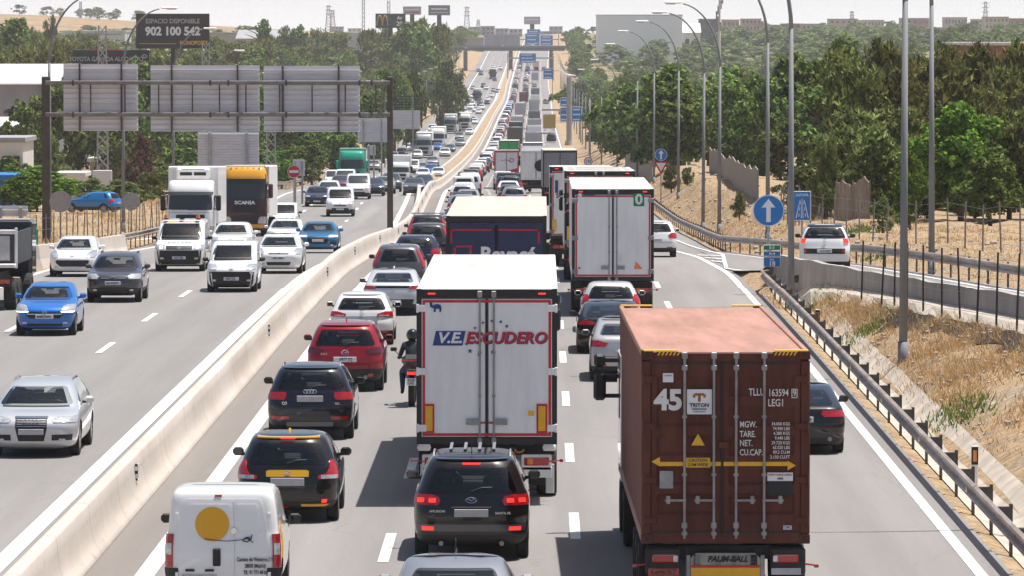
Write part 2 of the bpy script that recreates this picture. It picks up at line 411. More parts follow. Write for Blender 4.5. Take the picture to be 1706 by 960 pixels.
def tz(X, Y):
    b = zr(Y); Xs = X - sh(Y)
    if Xs <= 7.5 and X - shL(Y) >= railL(Y) - .6: return b - .08
    if Xs > 7.5:
        rr = railR(Y)
        if Y < 236 and Xs < rr + .4:
            wl_ = rr - 4.3
            if Xs > wl_ + .1 or Y > 192: return b + zrx(Xs, Y) - .06
            if wl_ < 8.8: return b - .05 + (zramp(Y)) * sstep(7.7, wl_ + .1, Xs)
            if Xs < 8.7: return b - .05 - .12 * math.sin(math.pi * min(1, max(0, (Xs - 7.75) / .95)))
            t = (Xs - 8.7) / (wl_ + .1 - 8.7)
            bump = .20 * NOI.fractal(Vector((X * .9, Y * .35, 3.0)), 1.0, 2.1, 4) * min(1, t * 4) * (1 - t)
            return b - .05 + (zramp(Y) + .05) * t ** .72 + bump
        if Xs < rr + .3: return b - .06
        e = Xs - rr - .3
        rise = float(np.interp(Y, [0, 200, 330, 600, 1000, 1500], [.7, .7, 2.1, 2.1, 1.2, .6]))
        base = b + (zramp(Y) if Y < 250 else 0)
        z = base + rise * sstep(0, 4.2, e) + NOI.fractal(Vector((X * .55, Y * .14, 0)), 1.0, 2.1, 4) * .34 * sstep(0, 2.5, e)
        return z + (Gz(X, Y) - z) * sstep(35, 150, e)
    e = -(X - shL(Y) - railL(Y) + .6)
    drop = float(np.interp(Y, [0, 220, 300, 500, 900, 1500], [-.1, .2, .2, -1.0, .6, .8]))
    z = b + drop * sstep(0, 9, e) + .1 * math.sin(X * 1.1 + Y * .11) * sstep(0, 3, e)
    return z + (Gz(X, Y) - z) * sstep(14, 120 if Y < 600 else 50, e)
def ray(px, py):
    return CAMROT @ Vector(((px - 853) / F, -(py - 480) / F, -1.0))
def ground(px, py, zf=None, y0=40, y1=6000):
    """where the sight line through a point of the picture meets the ground"""
    d = ray(px, py); d = d / d.y
    Y = y0
    while Y < y1:
        X = d.x * Y; Z = HC + d.z * Y
        if Z <= (zf or tz)(X, Y): return Vector((X, Y, (zf or tz)(X, Y)))
        Y += .5 if Y < 700 else 4
    return Vector((d.x * y1, y1, (zf or tz)(d.x * y1, y1)))
def at_depth(px, Y):
    d = ray(px, 480); return d.x / d.y * Y
def proj(P):
    v = CAMROT.transposed() @ (Vector(P) - Vector((0, 0, HC)))
    return (853 + F * v.x / -v.z, 480 - F * v.y / -v.z)
def road_z(X, Y): return zr(Y)

# ---------------------------------------------------------------- ground and roads
DIRT = ground_mat('dry_earth', [(.20, .14, .085), (.36, .26, .16), (.46, .32, .19), (.34, .27, .19), (.52, .43, .33)], .35)
TANFIELD = ground_mat('far_fields', [(.09, .11, .045), (.17, .16, .07), (.34, .26, .15), (.12, .13, .055), (.24, .19, .10)], .02)
HILLM = ground_mat('dry_hill', [(.30, .20, .115), (.40, .27, .165), (.26, .19, .10), (.36, .235, .14)], .012)
gx = np.array([-3000, -2000, -1400, -1000, -750, -550, -420, -330, -260, -210, -170, -140, -115, -95, -80, -68, -58, -50, -44, -39, -35, -32, -29.5, -27.5, -26, -24.7, -23.6, -22.6, -21.9, -21.5, -21.2, -20.9, -20.5, -20, -19.5, -14, -9, 0, 6.8, 7.1, 7.4])
EOFF = np.concatenate([np.arange(.25, 6, .33), np.arange(6.5, 14, .8), [15, 16.5, 18, 20, 23, 26, 30, 35, 41, 48, 56, 66, 78, 92, 110, 135, 160, 200, 250, 320, 420, 560, 750, 1000, 1400, 2000, 3000]])
def gcols(Y):
    rr = railR(Y) + .3; wl_ = max(8.9, rr - 4.55)
    return np.concatenate([gx, np.linspace(7.7, wl_, 18), np.linspace(wl_, rr, 9)[1:], rr + EOFF])
mb = MB(); ny = len(YS); nx = len(gcols(100))
vs = []
for Y in YS:
    s = sh(Y)
    for x in gcols(Y): vs.append((x + s, Y, tz(x + s, Y)))
fs = []; mi = []
for j in range(ny - 1):
    for i in range(nx - 1):
        fs.append((j * nx + i, j * nx + i + 1, (j + 1) * nx + i + 1, (j + 1) * nx + i))
        mi.append(2 if YS[j] > 2850 and vs[j * nx + i][0] < -60 else 1 if (YS[j] > 1100 and abs(vs[j * nx + i][0] - sh(YS[j])+6) > 26) else 0)
mb.v = vs; mb.f = fs; mb.m = mi
g = mb.build('ground', [DIRT, TANFIELD, HILLM], smooth=True, fixn=False); tag(g, kind='structure')

def strip(name, xa, xb, m, off, ya=30, yb=5300, frame=sh, kind='structure', nx_=2, zf=None):
    ys = [ya] + [y for y in YS if ya < y < yb] + [yb]
    rows = []
    for Y in ys:
        A = xa(Y) if callable(xa) else xa; B = xb(Y) if callable(xb) else xb
        z = (zf(Y) if zf else zr(Y)) + off
        rows.append([(A + (B - A) * k / (nx_ - 1) + frame(Y), Y, z) for k in range(nx_)])
    q = MB(); q.loft(rows); o = q.build(name, m, smooth=True, fixn=False); tag(o, kind=kind)
    return o
ASPH = asphalt('asphalt_main', (.232, .219, .210)); ASPH2 = asphalt('asphalt_shoulder', (.212, .192, .175)); ASPH3 = asphalt('asphalt_ramp', (.235, .222, .212))
strip('road_outbound', -7.4, lambda Y: 7.60 if Y < 186 else 7.42, ASPH, 0, yb=4600)
strip('road_inbound', lambda Y: railL(Y) + .3, -7.4, ASPH, -.004, yb=4600, frame=shL)
strip('shoulder_outbound', -7.38, -6.5, ASPH2, .004, yb=1500)
# entry ramp, climbing away to the side of the camera
rows = []
for Y in [60] + [y for y in YS if 60 < y < 250] + [250]:
    a = max(railR(Y) - 4.25, 7.40 if Y > 192 else -99); bb = railR(Y) + .1
    rows.append([(a + (bb - a) * k / 9 + sh(Y), Y, zr(Y) + zrx(a + (bb - a) * k / 9, Y) + .02) for k in range(10)])
q = MB(); q.loft(rows); o = q.build('ramp_road', ASPH3, smooth=True, fixn=False); tag(o, kind='structure')
strip('merge_road', 7.38, lambda Y: railR(Y) - .05, ASPH3, .006, ya=250, yb=700)
# concrete drainage channel beside the rail
q = MB(); rows = []
CH = mat('channel_concrete', (.46, .40, .33), .9, var=.35, scale=.8, bump=.3, bscale=12)
for Y in [y for y in YS if y < 192]:
    rows.append([(x + sh(Y), Y, tz(x + sh(Y), Y) + .035) for x in (7.95, 8.1, 8.3, 8.5, 8.7, 8.9, 9.05)])
q.loft(rows); o = q.build('drainage_channel', CH, smooth=True, fixn=False); tag(o, kind='structure')

# paint
WPAINT = mat('road_paint_white', (.70, .68, .65), .7, var=.22, scale=2.5)
q = MB()
def mark(x0, x1, ya, yb, frame=sh, off=.008, zf=None, fx=None):
    ys = [ya] + [y for y in YS if ya < y < yb] + [yb]
    rows = []
    for Y in ys:
        dx = fx(Y) if fx else 0
        rows.append([(x0 + dx + frame(Y), Y, (zf(Y) if zf else zr(Y)) + off), (x1 + dx + frame(Y), Y, (zf(Y) if zf else zr(Y)) + off)])
    q.loft(rows)
mark(-6.52, -6.20, 30, 4000); mark(6.98, 7.18, 30, 194)
mark(7.0, 7.18, 320, 4000, off=.012)
mark(-9.05, -8.72, 30, 4000, frame=shL); mark(-19.25, -19.0, 30, 4000, frame=shL)
for k in range(140):
    Y = 40 + 17 * k
    for xx, ph in ((-2.6, 2.7 - 2.2), (.6, 4.6), (4.16, .5)):
        y0 = Y + ph + (0 if xx != .6 else 0)
        mark(xx - .09, xx + .09, y0 - 2.6, y0 + 2.6)
    for xx, ph in ((-12.15, 9.0), (-15.75, 3.0)):
        mark(xx - .09, xx + .09, Y + ph - 2.6, Y + ph + 2.6, frame=shL)
# entry: lane drop line curving in, chevrons of the gore
def gl(Y): return float(np.interp(Y, [194, 205, 235, 262, 300], [0, .02, -.25, -1.1, -2.9]))
mark(6.98, 7.2, 194, 300, fx=gl, off=.012)
def gr(Y): return railR(Y) - 3.9 - 7.0
def GRX(Y): return float(np.interp(Y, [212, 240, 262, 310], [gr(212), 1.0, .55, .0]))
mark(7.0, 7.2, 150, 212, off=.03, zf=lambda Y: zr(Y) + zrx(7.1 + gr(Y), Y), fx=gr)
mark(7.0, 7.15, 212, 310, off=.03, fx=GRX, zf=lambda Y: zr(Y) + zrx(7.1 + GRX(Y), Y))
mark(7.0, 7.15, 60, 250, off=.03, zf=lambda Y: zr(Y) + zrx(railR(Y) - .65, Y), fx=lambda Y: railR(Y) - .65 - 7.0)
def _g(Y): return 0
for k in range(6):
    Y = 206 + 6.5 * k
    a = 7.3 + gl(Y); b = 7.0 + (gr(Y) if Y < 212 else GRX(Y))
    if b - a > .3: q.add([(a + sh(Y), Y, zr(Y) + zrx(a, Y) + .034), (b + sh(Y), Y - 2.4, zr(Y - 2.4) + zrx(b, Y - 2.4) + .034), (b + sh(Y), Y - .9, zr(Y - .9) + zrx(b, Y - .9) + .034), (a + sh(Y), Y + 1.5, zr(Y + 1.5) + zrx(a, Y + 1.5) + .034)], [(0, 1, 2, 3)])
# left exit gore lines
for p0, p1 in (((0, 457), (160, 428)), ((140, 411), (262, 398))):
    A = ground(*p0); B = ground(*p1)
    q.add([(A.x, A.y - 1, zr(A.y) + .012), (B.x, B.y - 1, zr(B.y) + .012), (B.x, B.y + 1, zr(B.y) + .012), (A.x, A.y + 1, zr(A.y) + .012)], [(0, 1, 2, 3)])
o = q.build('road_markings', WPAINT, fixn=False); tag(o, kind='structure')
for o_ in (o,):
    pass

# ---------------------------------------------------------------- haze
def build_haze(dens):
    q = MB(); q.box((0, 2650, 25), (6400, 5500, 110))
    m = bpy.data.materials.new('haze_air'); m.use_nodes = True
    n = m.node_tree.nodes; l = m.node_tree.links; n.remove(n['Principled BSDF'])
    v = n.new('ShaderNodeVolumePrincipled'); v.inputs['Color'].default_value = (.93, .95, 1, 1); v.inputs['Density'].default_value = dens
    v.inputs['Anisotropy'].default_value = 0.0
    l.new(v.outputs[0], n['Material Output'].inputs['Volume'])
    o = q.build('haze', m); tag(o, kind='stuff'); return o
build_haze(.000065)

# ---------------------------------------------------------------- median barriers, guardrails
def cbarrier_mat():
    m, n, l, b = pbsdf('barrier_concrete')
    geo = n.new('ShaderNodeNewGeometry'); sx = n.new('ShaderNodeSeparateXYZ'); l.new(geo.outputs['Position'], sx.inputs[0])
    def nz(scale, st, det=6):
        mp = n.new('ShaderNodeMapping'); mp.inputs['Scale'].default_value = st; l.new(geo.outputs['Position'], mp.inputs[0])
        z = n.new('ShaderNodeTexNoise'); z.inputs['Scale'].default_value = scale; z.inputs['Detail'].default_value = det; z.inputs['Roughness'].default_value = .7; l.new(mp.outputs[0], z.inputs[0]); return z.outputs['Fac']
    def mixf(f, lo, hi, a, bb):
        mr = n.new('ShaderNodeMapRange'); mr.inputs[1].default_value = lo; mr.inputs[2].default_value = hi; l.new(f, mr.inputs[0])
        mx = n.new('ShaderNodeMix'); mx.data_type = 'RGBA'; l.new(mr.outputs[0], mx.inputs[0])
        for k, v in ((6, a), (7, bb)):
            if isinstance(v, tuple): mx.inputs[k].default_value = (*v, 1)
            else: l.new(v, mx.inputs[k])
        return mx.outputs[2]
    c = mixf(nz(.5, (1, .35, 1)), .3, .7, (.43, .375, .325), (.56, .50, .445))
    c = mixf(nz(1.6, (1, .5, .16)), .55, .85, c, (.40, .34, .285))          # runs of dirt
    c = mixf(nz(3.2, (1, .35, .8), 8), .62, .78, c, (.16, .13, .11))        # tyre scuffs
    mo = n.new('ShaderNodeMath'); mo.operation = 'PINGPONG'; mo.inputs[1].default_value = 3.0; l.new(sx.outputs['Y'], mo.inputs[0])
    c = mixf(mo.outputs[0], .012, .03, (.22, .18, .15), c)                # joints every six metres
    l.new(c, b.inputs['Base Color']); b.inputs['Roughness'].default_value = .9
    bp = n.new('ShaderNodeBump'); bp.inputs['Strength'].default_value = .3; bp.inputs['Distance'].default_value = .02
    l.new(nz(9, (1, 1, 1)), bp.inputs['Height']); l.new(bp.outputs[0], b.inputs['Normal'])
    return m
BARR = cbarrier_mat()
def barrier(name, xc, ya, yb, frame, label, prof=None, zf=None):
    half = [(.34, -.05), (.34, .05), (.30, .11), (.24, .19), (.195, .29), (.17, .42), (.145, .62), (.125, .84), (.10, .875), (.06, .885)]
    prof = prof or [(-a, b) for a, b in half] + half[::-1]
    rows = []
    for Y in [ya] + [y for y in YS if ya < y < yb] + [yb]:
        x = (xc(Y) if callable(xc) else xc) + frame(Y); z = (zf(Y) if zf else zr(Y))
        rows.append([(x + a, Y, z + h) for a, h in prof])
    q = MB(); q.loft(rows, closed=True, caps=True)
    o = q.build(name, BARR, smooth=True); tag(o, label, 'barrier'); return o
bar = barrier('concrete_barrier', -7.66, 40, 2600, sh, 'long pale concrete median barrier with black reflector plates beside the queue')
bar2 = barrier('concrete_barrier', lambda Y: -7.68 - .45 * sstep(356, 470, Y), 356, 2600, shL, 'pale concrete barrier of the median on the oncoming side, beginning beyond the gantry post')
strip('median_strip', lambda Y: -7.9 + shL(Y) - sh(Y), -7.7, DIRT, .35, ya=440, yb=2600)
for k, Y in enumerate([100, 149, 190, 218, 252, 285, 310, 335, 360, 385, 410, 440, 470, 500]):
    for sg in (1, -1):
        q = MB(); x = sh(Y) - 7.66 + sg * .175
        q.box((0, 0, 0), (.05, .16, .30), 0); q.disc((0, .07), .045, -.083, 10, 1); q.disc((0, -.07), .045, -.083, 10, 1)
        q.box((sg * .03, 0, .14), (.012, .17, .03), 1); q.box((sg * .03, 0, -.14), (.012, .17, .03), 1)
        if k < 9 or sg > 0:
            o = q.build('reflector_plate', [BLACK, WHITESIGN], bar); o.location = (x, Y, zr(Y) + .60)

def guardrail(name, path, label, zf, post=4.0, h=.62, side=1, blocks=True, maxposts=98):
    """two-wave steel rail on posts along a list of (x,y)"""
    root = empty(name, (path[0][0], path[0][1], zf(*path[0]))); tag(root, label, 'guardrail')
    o0 = Vector(root.location)
    pts = [Vector((p[0], p[1], zf(*p) + h)) - o0 for p in path]
    prof = [(-.025, .155), (.03, .13), (.045, .10), (.03, .065), (-.02, .025), (-.025, 0), (-.02, -.025), (.03, -.065), (.045, -.10), (.03, -.13), (-.025, -.155)]
    rows = []
    for i, p in enumerate(pts):
        d = (pts[min(i + 1, len(pts) - 1)] - pts[max(0, i - 1)]); nrm = Vector((d.y, -d.x, 0)).normalized() * -side
        rows.append([tuple(p + nrm * a + Vector((0, 0, b))) for a, b in prof] + [tuple(p + nrm * (a - .012) + Vector((0, 0, b))) for a, b in reversed(prof)])
    q = MB(); q.loft(rows, closed=True, caps=True); q.build('rail_beam', GALVR, root, smooth=False)
    # posts
    L = 0; nxt = 1.0; cnt = 0
    for i in range(len(pts) - 1):
        a, b = pts[i], pts[i + 1]; seg = (b - a).length
        while nxt < L + seg and cnt < maxposts:
            p = a.lerp(b, (nxt - L) / seg); d = (b - a).normalized(); nrm = Vector((d.y, -d.x, 0)) * side
            q = MB(); rz = math.atan2(d.y, d.x)
            T = Matrix.Translation(p + nrm * .30) @ Matrix.Rotation(rz, 4, 'Z')
            q.box((0, 0, -h / 2 + .02), (.10, .055, h + .30), 0, T=T)
            if blocks:
                T2 = Matrix.Translation(p + nrm * .15) @ Matrix.Rotation(rz, 4, 'Z')
                q.box((0, 0, .0), (.16, .26, .25), 0, T=T2)
            q.build('post', POSTM, root); cnt += 1; nxt += post
        L += seg
    return root
GALVR = mat('weathered_rail', (.33, .31, .29), .6, .25, var=.4, scale=2.2, stretch=(1, .25, 3), var2=(.20, .13, .09))
POSTM = mat('rail_post', (.10, .098, .095), .65, .2, var=.4, scale=4)
yy = list(np.arange(62, 186, 3.0))
pth = [(7.62 + sh(y), y) for y in yy]
for t in np.linspace(0, math.pi, 9)[1:]:
    pth.append((8.22 + sh(190) - .60 * math.cos(t), 186 + 5.0 * math.sin(t)))
pth += [(8.75, 183)]
rail1 = guardrail('guardrail', pth, 'steel guardrail beside the drainage channel ending in a rounded nose at the gore', lambda x, y: zr(y))
for k in range(9):
    Y = 84 + 12 * k
    q = MB(); q.box((0, 0, 0), (.02, .10, .09), 0); o = q.build('reflector', AMBER, rail1); o.location = (7.62 + .0 - rail1.location.x - .055, Y - rail1.location.y, .62)
pth = [(railR(y) + sh(y), y) for y in list(np.arange(96, 330, 3.0)) + list(np.arange(330, 640, 8))]
guardrail('guardrail', pth, 'long steel guardrail curving along the far edge of the entry ramp', lambda x, y: zr(y) + (zramp(y) if y < 250 else 0))
pth = [(railL(y) + shL(y), y) for y in list(np.arange(240, 640, 4.0)) + list(np.arange(640, 1300, 10)) + list(np.arange(1300, 2160, 20))]
guardrail('guardrail', pth, 'steel guardrail edging the oncoming carriageway below the dry verge', lambda x, y: zr(y), side=-1, post=4.0)
# low wall between ramp and slope
RW = mat('ramp_wall_concrete', (.36, .33, .30), .92, var=.28, scale=1.0, stretch=(1, 1, .4), bump=.3, bscale=10)
rows = []
for Y in np.arange(96, 193, 3.0):
    x = railR(Y) - 4.35 + sh(Y); z = zr(Y) + zramp(Y)
    hh = .56 + .03 * math.sin(Y * 1.3)
    rows.append([(x - .16, Y, z - .55), (x - .12, Y, z + hh), (x + .10, Y, z + hh), (x + .14, Y, z - .4)])
q = MB(); q.loft(rows, closed=True, caps=True); o = q.build('ramp_wall', RW); tag(o, 'low weathered concrete wall between the entry ramp and the dry slope', 'wall')
rows = []
for Y in np.arange(105, 186, 3.0):
    x = railR(Y) - 4.75 + sh(Y)
    rows.append([(x - .35 + .1 * math.sin(Y), Y, tz(x - .35, Y) + .02), (x - .1, Y, tz(x, Y) + .10), (x + .25, Y, tz(x + .25, Y) + .11)])
q = MB(); q.loft(rows); o = q.build('wall_footing', CONC, fixn=False); tag(o, kind='structure')
# concrete blocks of the left exit
A = ground(188, 424); B = ground(60, 446)
q = MB()
path = [Vector((A.x - 20 * 0, A.y + 6, 0)), Vector((A.x, A.y, 0)), Vector((B.x, B.y, 0)), Vector((B.x - 6, B.y - 6, 0))]
rows = []
for i, p in enumerate(path):
    d = (path[min(i + 1, 3)] - path[max(0, i - 1)]).normalized(); nr = Vector((-d.y, d.x, 0))
    z = tz(p.x, p.y)
    rows.append([tuple(Vector((p.x, p.y, z)) + nr * a + Vector((0, 0, h))) for a, h in [(-.32, -.2), (-.17, .3), (-.11, .85), (.11, .85), (.17, .3), (.32, -.2)]])
q.loft(rows, closed=True, caps=True); o = q.build('concrete_barrier', BARR); tag(o, 'short pale concrete barrier behind the green bollards at the exit gore', 'barrier')
# ---------------------------------------------------------------- car builder
# tables: z/H, rear y, front y back from L, half width share
T_HATCH = [(.12, .24, .30, .80), (.17, .07, .10, .93), (.29, .0, .02, .985), (.42, .01, .0, 1), (.50, .05, .05, 1), (.57, .08, .20, .99), (.615, .10, .50, .975), (.65, .12, .88, .955),
           (.685, .145, 1.10, .925), (.80, .25, 1.42, .845), (.90, .37, 1.76, .76), (.95, .47, 2.0, .70), (.985, .66, 2.35, .60), (1, 1.1, 2.75, .40)]
T_SUV = [(.14, .22, .28, .80), (.19, .06, .10, .92), (.30, .0, .02, .985), (.42, .0, .0, 1), (.52, .03, .04, 1), (.585, .06, .16, .99), (.63, .08, .45, .975), (.66, .10, .85, .96),
         (.69, .12, 1.08, .93), (.80, .21, 1.36, .855), (.90, .31, 1.66, .775), (.95, .40, 1.9, .72), (.985, .58, 2.2, .62), (1, 1.0, 2.6, .42)]
T_SEDAN = [(.12, .25, .30, .80), (.17, .06, .10, .93), (.30, .0, .02, .985), (.42, .0, .0, 1), (.52, .03, .06, 1), (.60, .06, .32, .985), (.65, .10, .72, .965), (.685, .17, 1.02, .945),
           (.705, .52, 1.14, .925), (.73, .74, 1.22, .905), (.82, 1.02, 1.52, .85), (.92, 1.34, 1.88, .775), (.96, 1.54, 2.1, .725), (.988, 1.84, 2.4, .62), (1, 2.15, 2.7, .42)]
T_VAN = [(.11, .14, .30, .85), (.16, .03, .10, .95), (.27, .0, .02, .995), (.40, .0, .0, 1), (.48, .01, .04, 1), (.54, .02, .22, .99), (.585, .03, .55, .985), (.615, .04, .78, .975),
         (.74, .06, 1.10, .95), (.86, .085, 1.46, .92), (.94, .12, 1.82, .885), (.975, .17, 2.05, .845), (.994, .32, 2.4, .76), (1, .75, 2.8, .58)]
T_PANEL = [(.10, .14, .25, .85), (.15, .03, .08, .95), (.26, .0, .02, .995), (.40, .0, .0, 1), (.47, .01, .06, 1), (.53, .02, .30, .99), (.565, .03, .62, .985), (.60, .04, .82, .975),
           (.74, .06, 1.12, .95), (.87, .09, 1.44, .92), (.94, .12, 1.75, .885), (.975, .17, 1.95, .845), (.994, .32, 2.3, .76), (1, .75, 2.8, .58)]
class Shape:
    def __init__(s, tab, L, W, H, bow=(.10, .16), crx=.30, cr=.26, cf=.42):
        n = len(tab); i = np.arange(n); u = np.linspace(0, n - 1, (n - 1) * 3 + 1)
        t = np.array(tab)
        col = [_pchip(i, t[:, k])(u) for k in range(4)]
        s.z = col[0] * H; s.yr = col[1]; s.yf = L - col[2]; s.w = col[3] * W / 2
        s.L, s.W, s.H = L, W, H; s.bow = bow; s.crx = crx; s.cr = cr; s.cf = cf
    def at(s, z): return [float(np.interp(z, s.z, c)) for c in (s.yr, s.yf, s.w)]
    def _corner(s, x, w):
        rx = min(s.crx, w * .5); a = abs(x) - (w - rx)
        if a <= 0: return 0.0
        return 1 - math.sqrt(max(0, 1 - min(1, a / rx) ** 2))
    def rear(s, x, z):
        yr, yf, w = s.at(z); c = min(s.cr, (yf - yr) * .35)
        return yr + s.bow[0] * (x / w) ** 2 + c * s._corner(x, w)
    def front(s, x, z):
        yr, yf, w = s.at(z); c = min(s.cf, (yf - yr) * .35)
        return yf - s.bow[1] * (x / w) ** 2 - c * s._corner(x, w)
    def P(s, face, u, z):
        yr, yf, w = s.at(z)
        if face == 'rear': return Vector((u * w, s.rear(u * w, z), z))
        if face == 'front': return Vector((u * w, s.front(u * w, z), z))
        sg = 1 if face == 'r' else -1
        c0 = min(s.cr, (yf - yr) * .35); c1 = min(s.cf, (yf - yr) * .35)
        ya = yr + s.bow[0] + c0; yb = yf - s.bow[1] - c1; y = ya + u * (yb - ya)
        if u < 0: d = min(1, -u * (yb - ya) / c0); x = w - min(s.crx, w * .5) * (1 - math.sqrt(max(0, 1 - d * d)))
        elif u > 1: d = min(1, (u - 1) * (yb - ya) / c1); x = w - min(s.crx, w * .5) * (1 - math.sqrt(max(0, 1 - d * d)))
        else: x = w
        return Vector((sg * x, y, z))
    def N(s, face, u, z):
        e = .012; a = s.P(face, u + .02, z) - s.P(face, u - .02, z); b = s.P(face, u, min(z + e, s.H)) - s.P(face, u, z - e)
        n = a.cross(b)
        if n.length < 1e-9: n = Vector((0, 0, 1))
        n.normalize()
        if face in ('front',): n = -n
        if face == 'l': n = -n
        ref = {'rear': Vector((0, -1, .3)), 'front': Vector((0, 1, .3)), 'r': Vector((1, 0, .2)), 'l': Vector((-1, 0, .2))}[face]
        return n if n.dot(ref) > 0 else -n
    def outline(s, k):
        z, yr, yf, w = s.z[k], s.yr[k], s.yf[k], s.w[k]
        rx = min(s.crx, w * .5); pts = []
        xs = [0, .3, .6] ; base = w - rx
        half = [(base * f, 0) for f in (0, .2, .4, .6, .8, .92, 1)] + [(base + rx * math.sin(a), 1) for a in (.35, .7, 1.0, 1.3, math.pi / 2)]
        for x, _ in half: pts.append((x, s.rear(min(x, w), z)))
        y0 = pts[-1][1]; fr = [(x, s.front(min(x, w), z)) for x, _ in half]; y1 = fr[-1][1]
        for t in (.1, .2, .3, .4, .5, .6, .7, .8, .9): pts.append((w + .015 * 4 * t * (1 - t), y0 + (y1 - y0) * t))
        pts += fr[::-1]
        full = pts + [(-x, y) for x, y in pts[-2:0:-1]]
        return [(x, y, z) for x, y in full]
    def patch(s, mb, face, rows, off=.006, n=10, mi=0, thick=.012):
        """panel on the body: rows of (z, u0, u1), standing proud by off, with a rim"""
        zs = [r[0] for r in rows]; dense = []
        for i in range(len(rows) - 1):
            m = max(1, int(abs(zs[i + 1] - zs[i]) / .05))
            for k in range(m): dense.append([rows[i][q] + (rows[i + 1][q] - rows[i][q]) * k / m for q in range(3)])
        dense.append(list(rows[-1])); R1 = []
        for z, a, b in dense: R1.append([s.P(face, a + (b - a) * k / n, z) + s.N(face, a + (b - a) * k / n, z) * off for k in range(n + 1)])
        mb.loft([[tuple(p) for p in r] for r in R1], mi)
        # rim
        loop = [(0, k) for k in range(n + 1)] + [(i, n) for i in range(1, len(dense))] + [(len(dense) - 1, k) for k in range(n - 1, -1, -1)] + [(i, 0) for i in range(len(dense) - 2, 0, -1)]
        a = []; b = []
        for i, k in loop:
            z, u0, u1 = dense[i]; p = R1[i][k]; a.append(tuple(p)); b.append(tuple(p - s.N(face, u0 + (u1 - u0) * k / n, z) * (thick + off)))
        a.append(a[0]); b.append(b[0]); mb.loft([a, b], mi)
def win(z0, z1, a0, a1, r=.05, b0=None, b1=None):
    """rows of a window with rounded corners; a at the bottom, b at the top"""
    b0 = a0 if b0 is None else b0; b1 = a1 if b1 is None else b1
    rz = r; ru = abs(a1 - a0) * .05; out = []
    for t, k in ((0, 1), (.25, .35), (.6, .1), (1, 0)):
        f = t * rz / (z1 - z0); out.append((z0 + rz * t, a0 + (b0 - a0) * f + ru * k, a1 + (b1 - a1) * f - ru * k))
    for t, k in ((1, 0), (.6, .1), (.25, .35), (0, 1)):
        f = 1 - t * rz / (z1 - z0); out.append((z1 - rz * t, a0 + (b0 - a0) * f + ru * k, a1 + (b1 - a1) * f - ru * k))
    return out
def extract(me, idx, name):
    vs = [tuple(v.co) for v in me.vertices]; m = {}; nv = []; nf = []
    for p in me.polygons:
        if p.material_index in idx:
            f = []
            for i in p.vertices:
                if i not in m: m[i] = len(nv); nv.append(vs[i])
                f.append(m[i])
            nf.append(f)
    me2 = bpy.data.meshes.new(name); me2.from_pydata(nv, [], nf)
    return me2
def wheel_meshes(r, wd, spokes=5, dark=False):
    q = MB(); prof = [(r * .66, -.5), (r * .94, -.5), (r, -.36), (r, .36), (r * .94, .5), (r * .66, .5), (r * .64, .3), (r * .64, -.3)]
    n = 22; rows = []
    for k in range(n):
        t = 2 * math.pi * k / n; rows.append([(b * wd, a * math.cos(t), a * math.sin(t)) for a, b in prof])
    rows.append(rows[0]); q.loft(rows, closed=True); ty = q.mesh('tyre')
    bm = bmesh.new(); bm.from_mesh(ty); bmesh.ops.recalc_face_normals(bm, faces=bm.faces); bm.to_mesh(ty); bm.free()
    ty.materials.append(TYRE)
    q = MB(); rr = r * .66
    q.cyl((.12 * wd, 0, 0), (.20 * wd, 0, 0), rr * .98, rr * .98, 20, 1)
    q.cyl((.2 * wd, 0, 0), (.44 * wd, 0, 0), .055, .05, 10, 0)
    for k in range(spokes):
        T = Matrix.Rotation(2 * math.pi * k / spokes, 4, 'X')
        q.box((.36 * wd, 0, rr * .52), (.05, rr * .30, rr * .92), 0, .012, T=T)
    rows = []
    for k in range(21):
        t = 2 * math.pi * k / 20; rows.append([(b * wd, a * math.cos(t), a * math.sin(t)) for a, b in ((rr * .9, .30), (rr * .9, .46), (rr * 1.01, .47), (rr * 1.01, .30))])
    q.loft(rows, closed=True)
    rm = q.mesh('rim'); rm.materials.append(RIMD if dark else RIM); rm.materials.append(BLACK)
    return ty, rm
WH = {}
def add_wheel(parent, x, y, r, wd, sp=5, dark=False, zc=None):
    key = (r, wd, sp, dark)
    if key not in WH: WH[key] = wheel_meshes(*key)
    ty, rm = WH[key]
    w_ = bpy.data.objects.new('wheel', ty); COL.objects.link(w_); w_.parent = parent
    w_.location = (x, y, zc or r); w_.rotation_euler = (0, 0, 0 if x > 0 else math.pi)
    h = bpy.data.objects.new('rim', rm); COL.objects.link(h); h.parent = w_; h['lod'] = 1
    return w_
PAINT0 = paint('base', (.5, .5, .5))
def mirror_pair(root, S, z, u, paintmat, size=(.20, .11, .15)):
    for f, sg in (('r', 1), ('l', -1)):
        p = S.P(f, u, z); q = MB()
        q.box((p.x + sg * (.05 + size[0] / 2), p.y, z + .05), size, 0, .045)
        q.box((p.x + sg * .03, p.y, z), (.12, .05, .05), 1)
        o = q.build('mirror', [paintmat, BLACK], root); o['lod'] = 1
        if paintmat is PAINT0: o['paint'] = 1
        q = MB(); q.box((p.x + sg * (.05 + size[0] / 2), p.y - size[1] / 2 - .003, z + .05), (size[0] * .8, .008, size[2] * .72), 0, .003); o = q.build('mirror_glass', GLASS, o); o['lod'] = 1
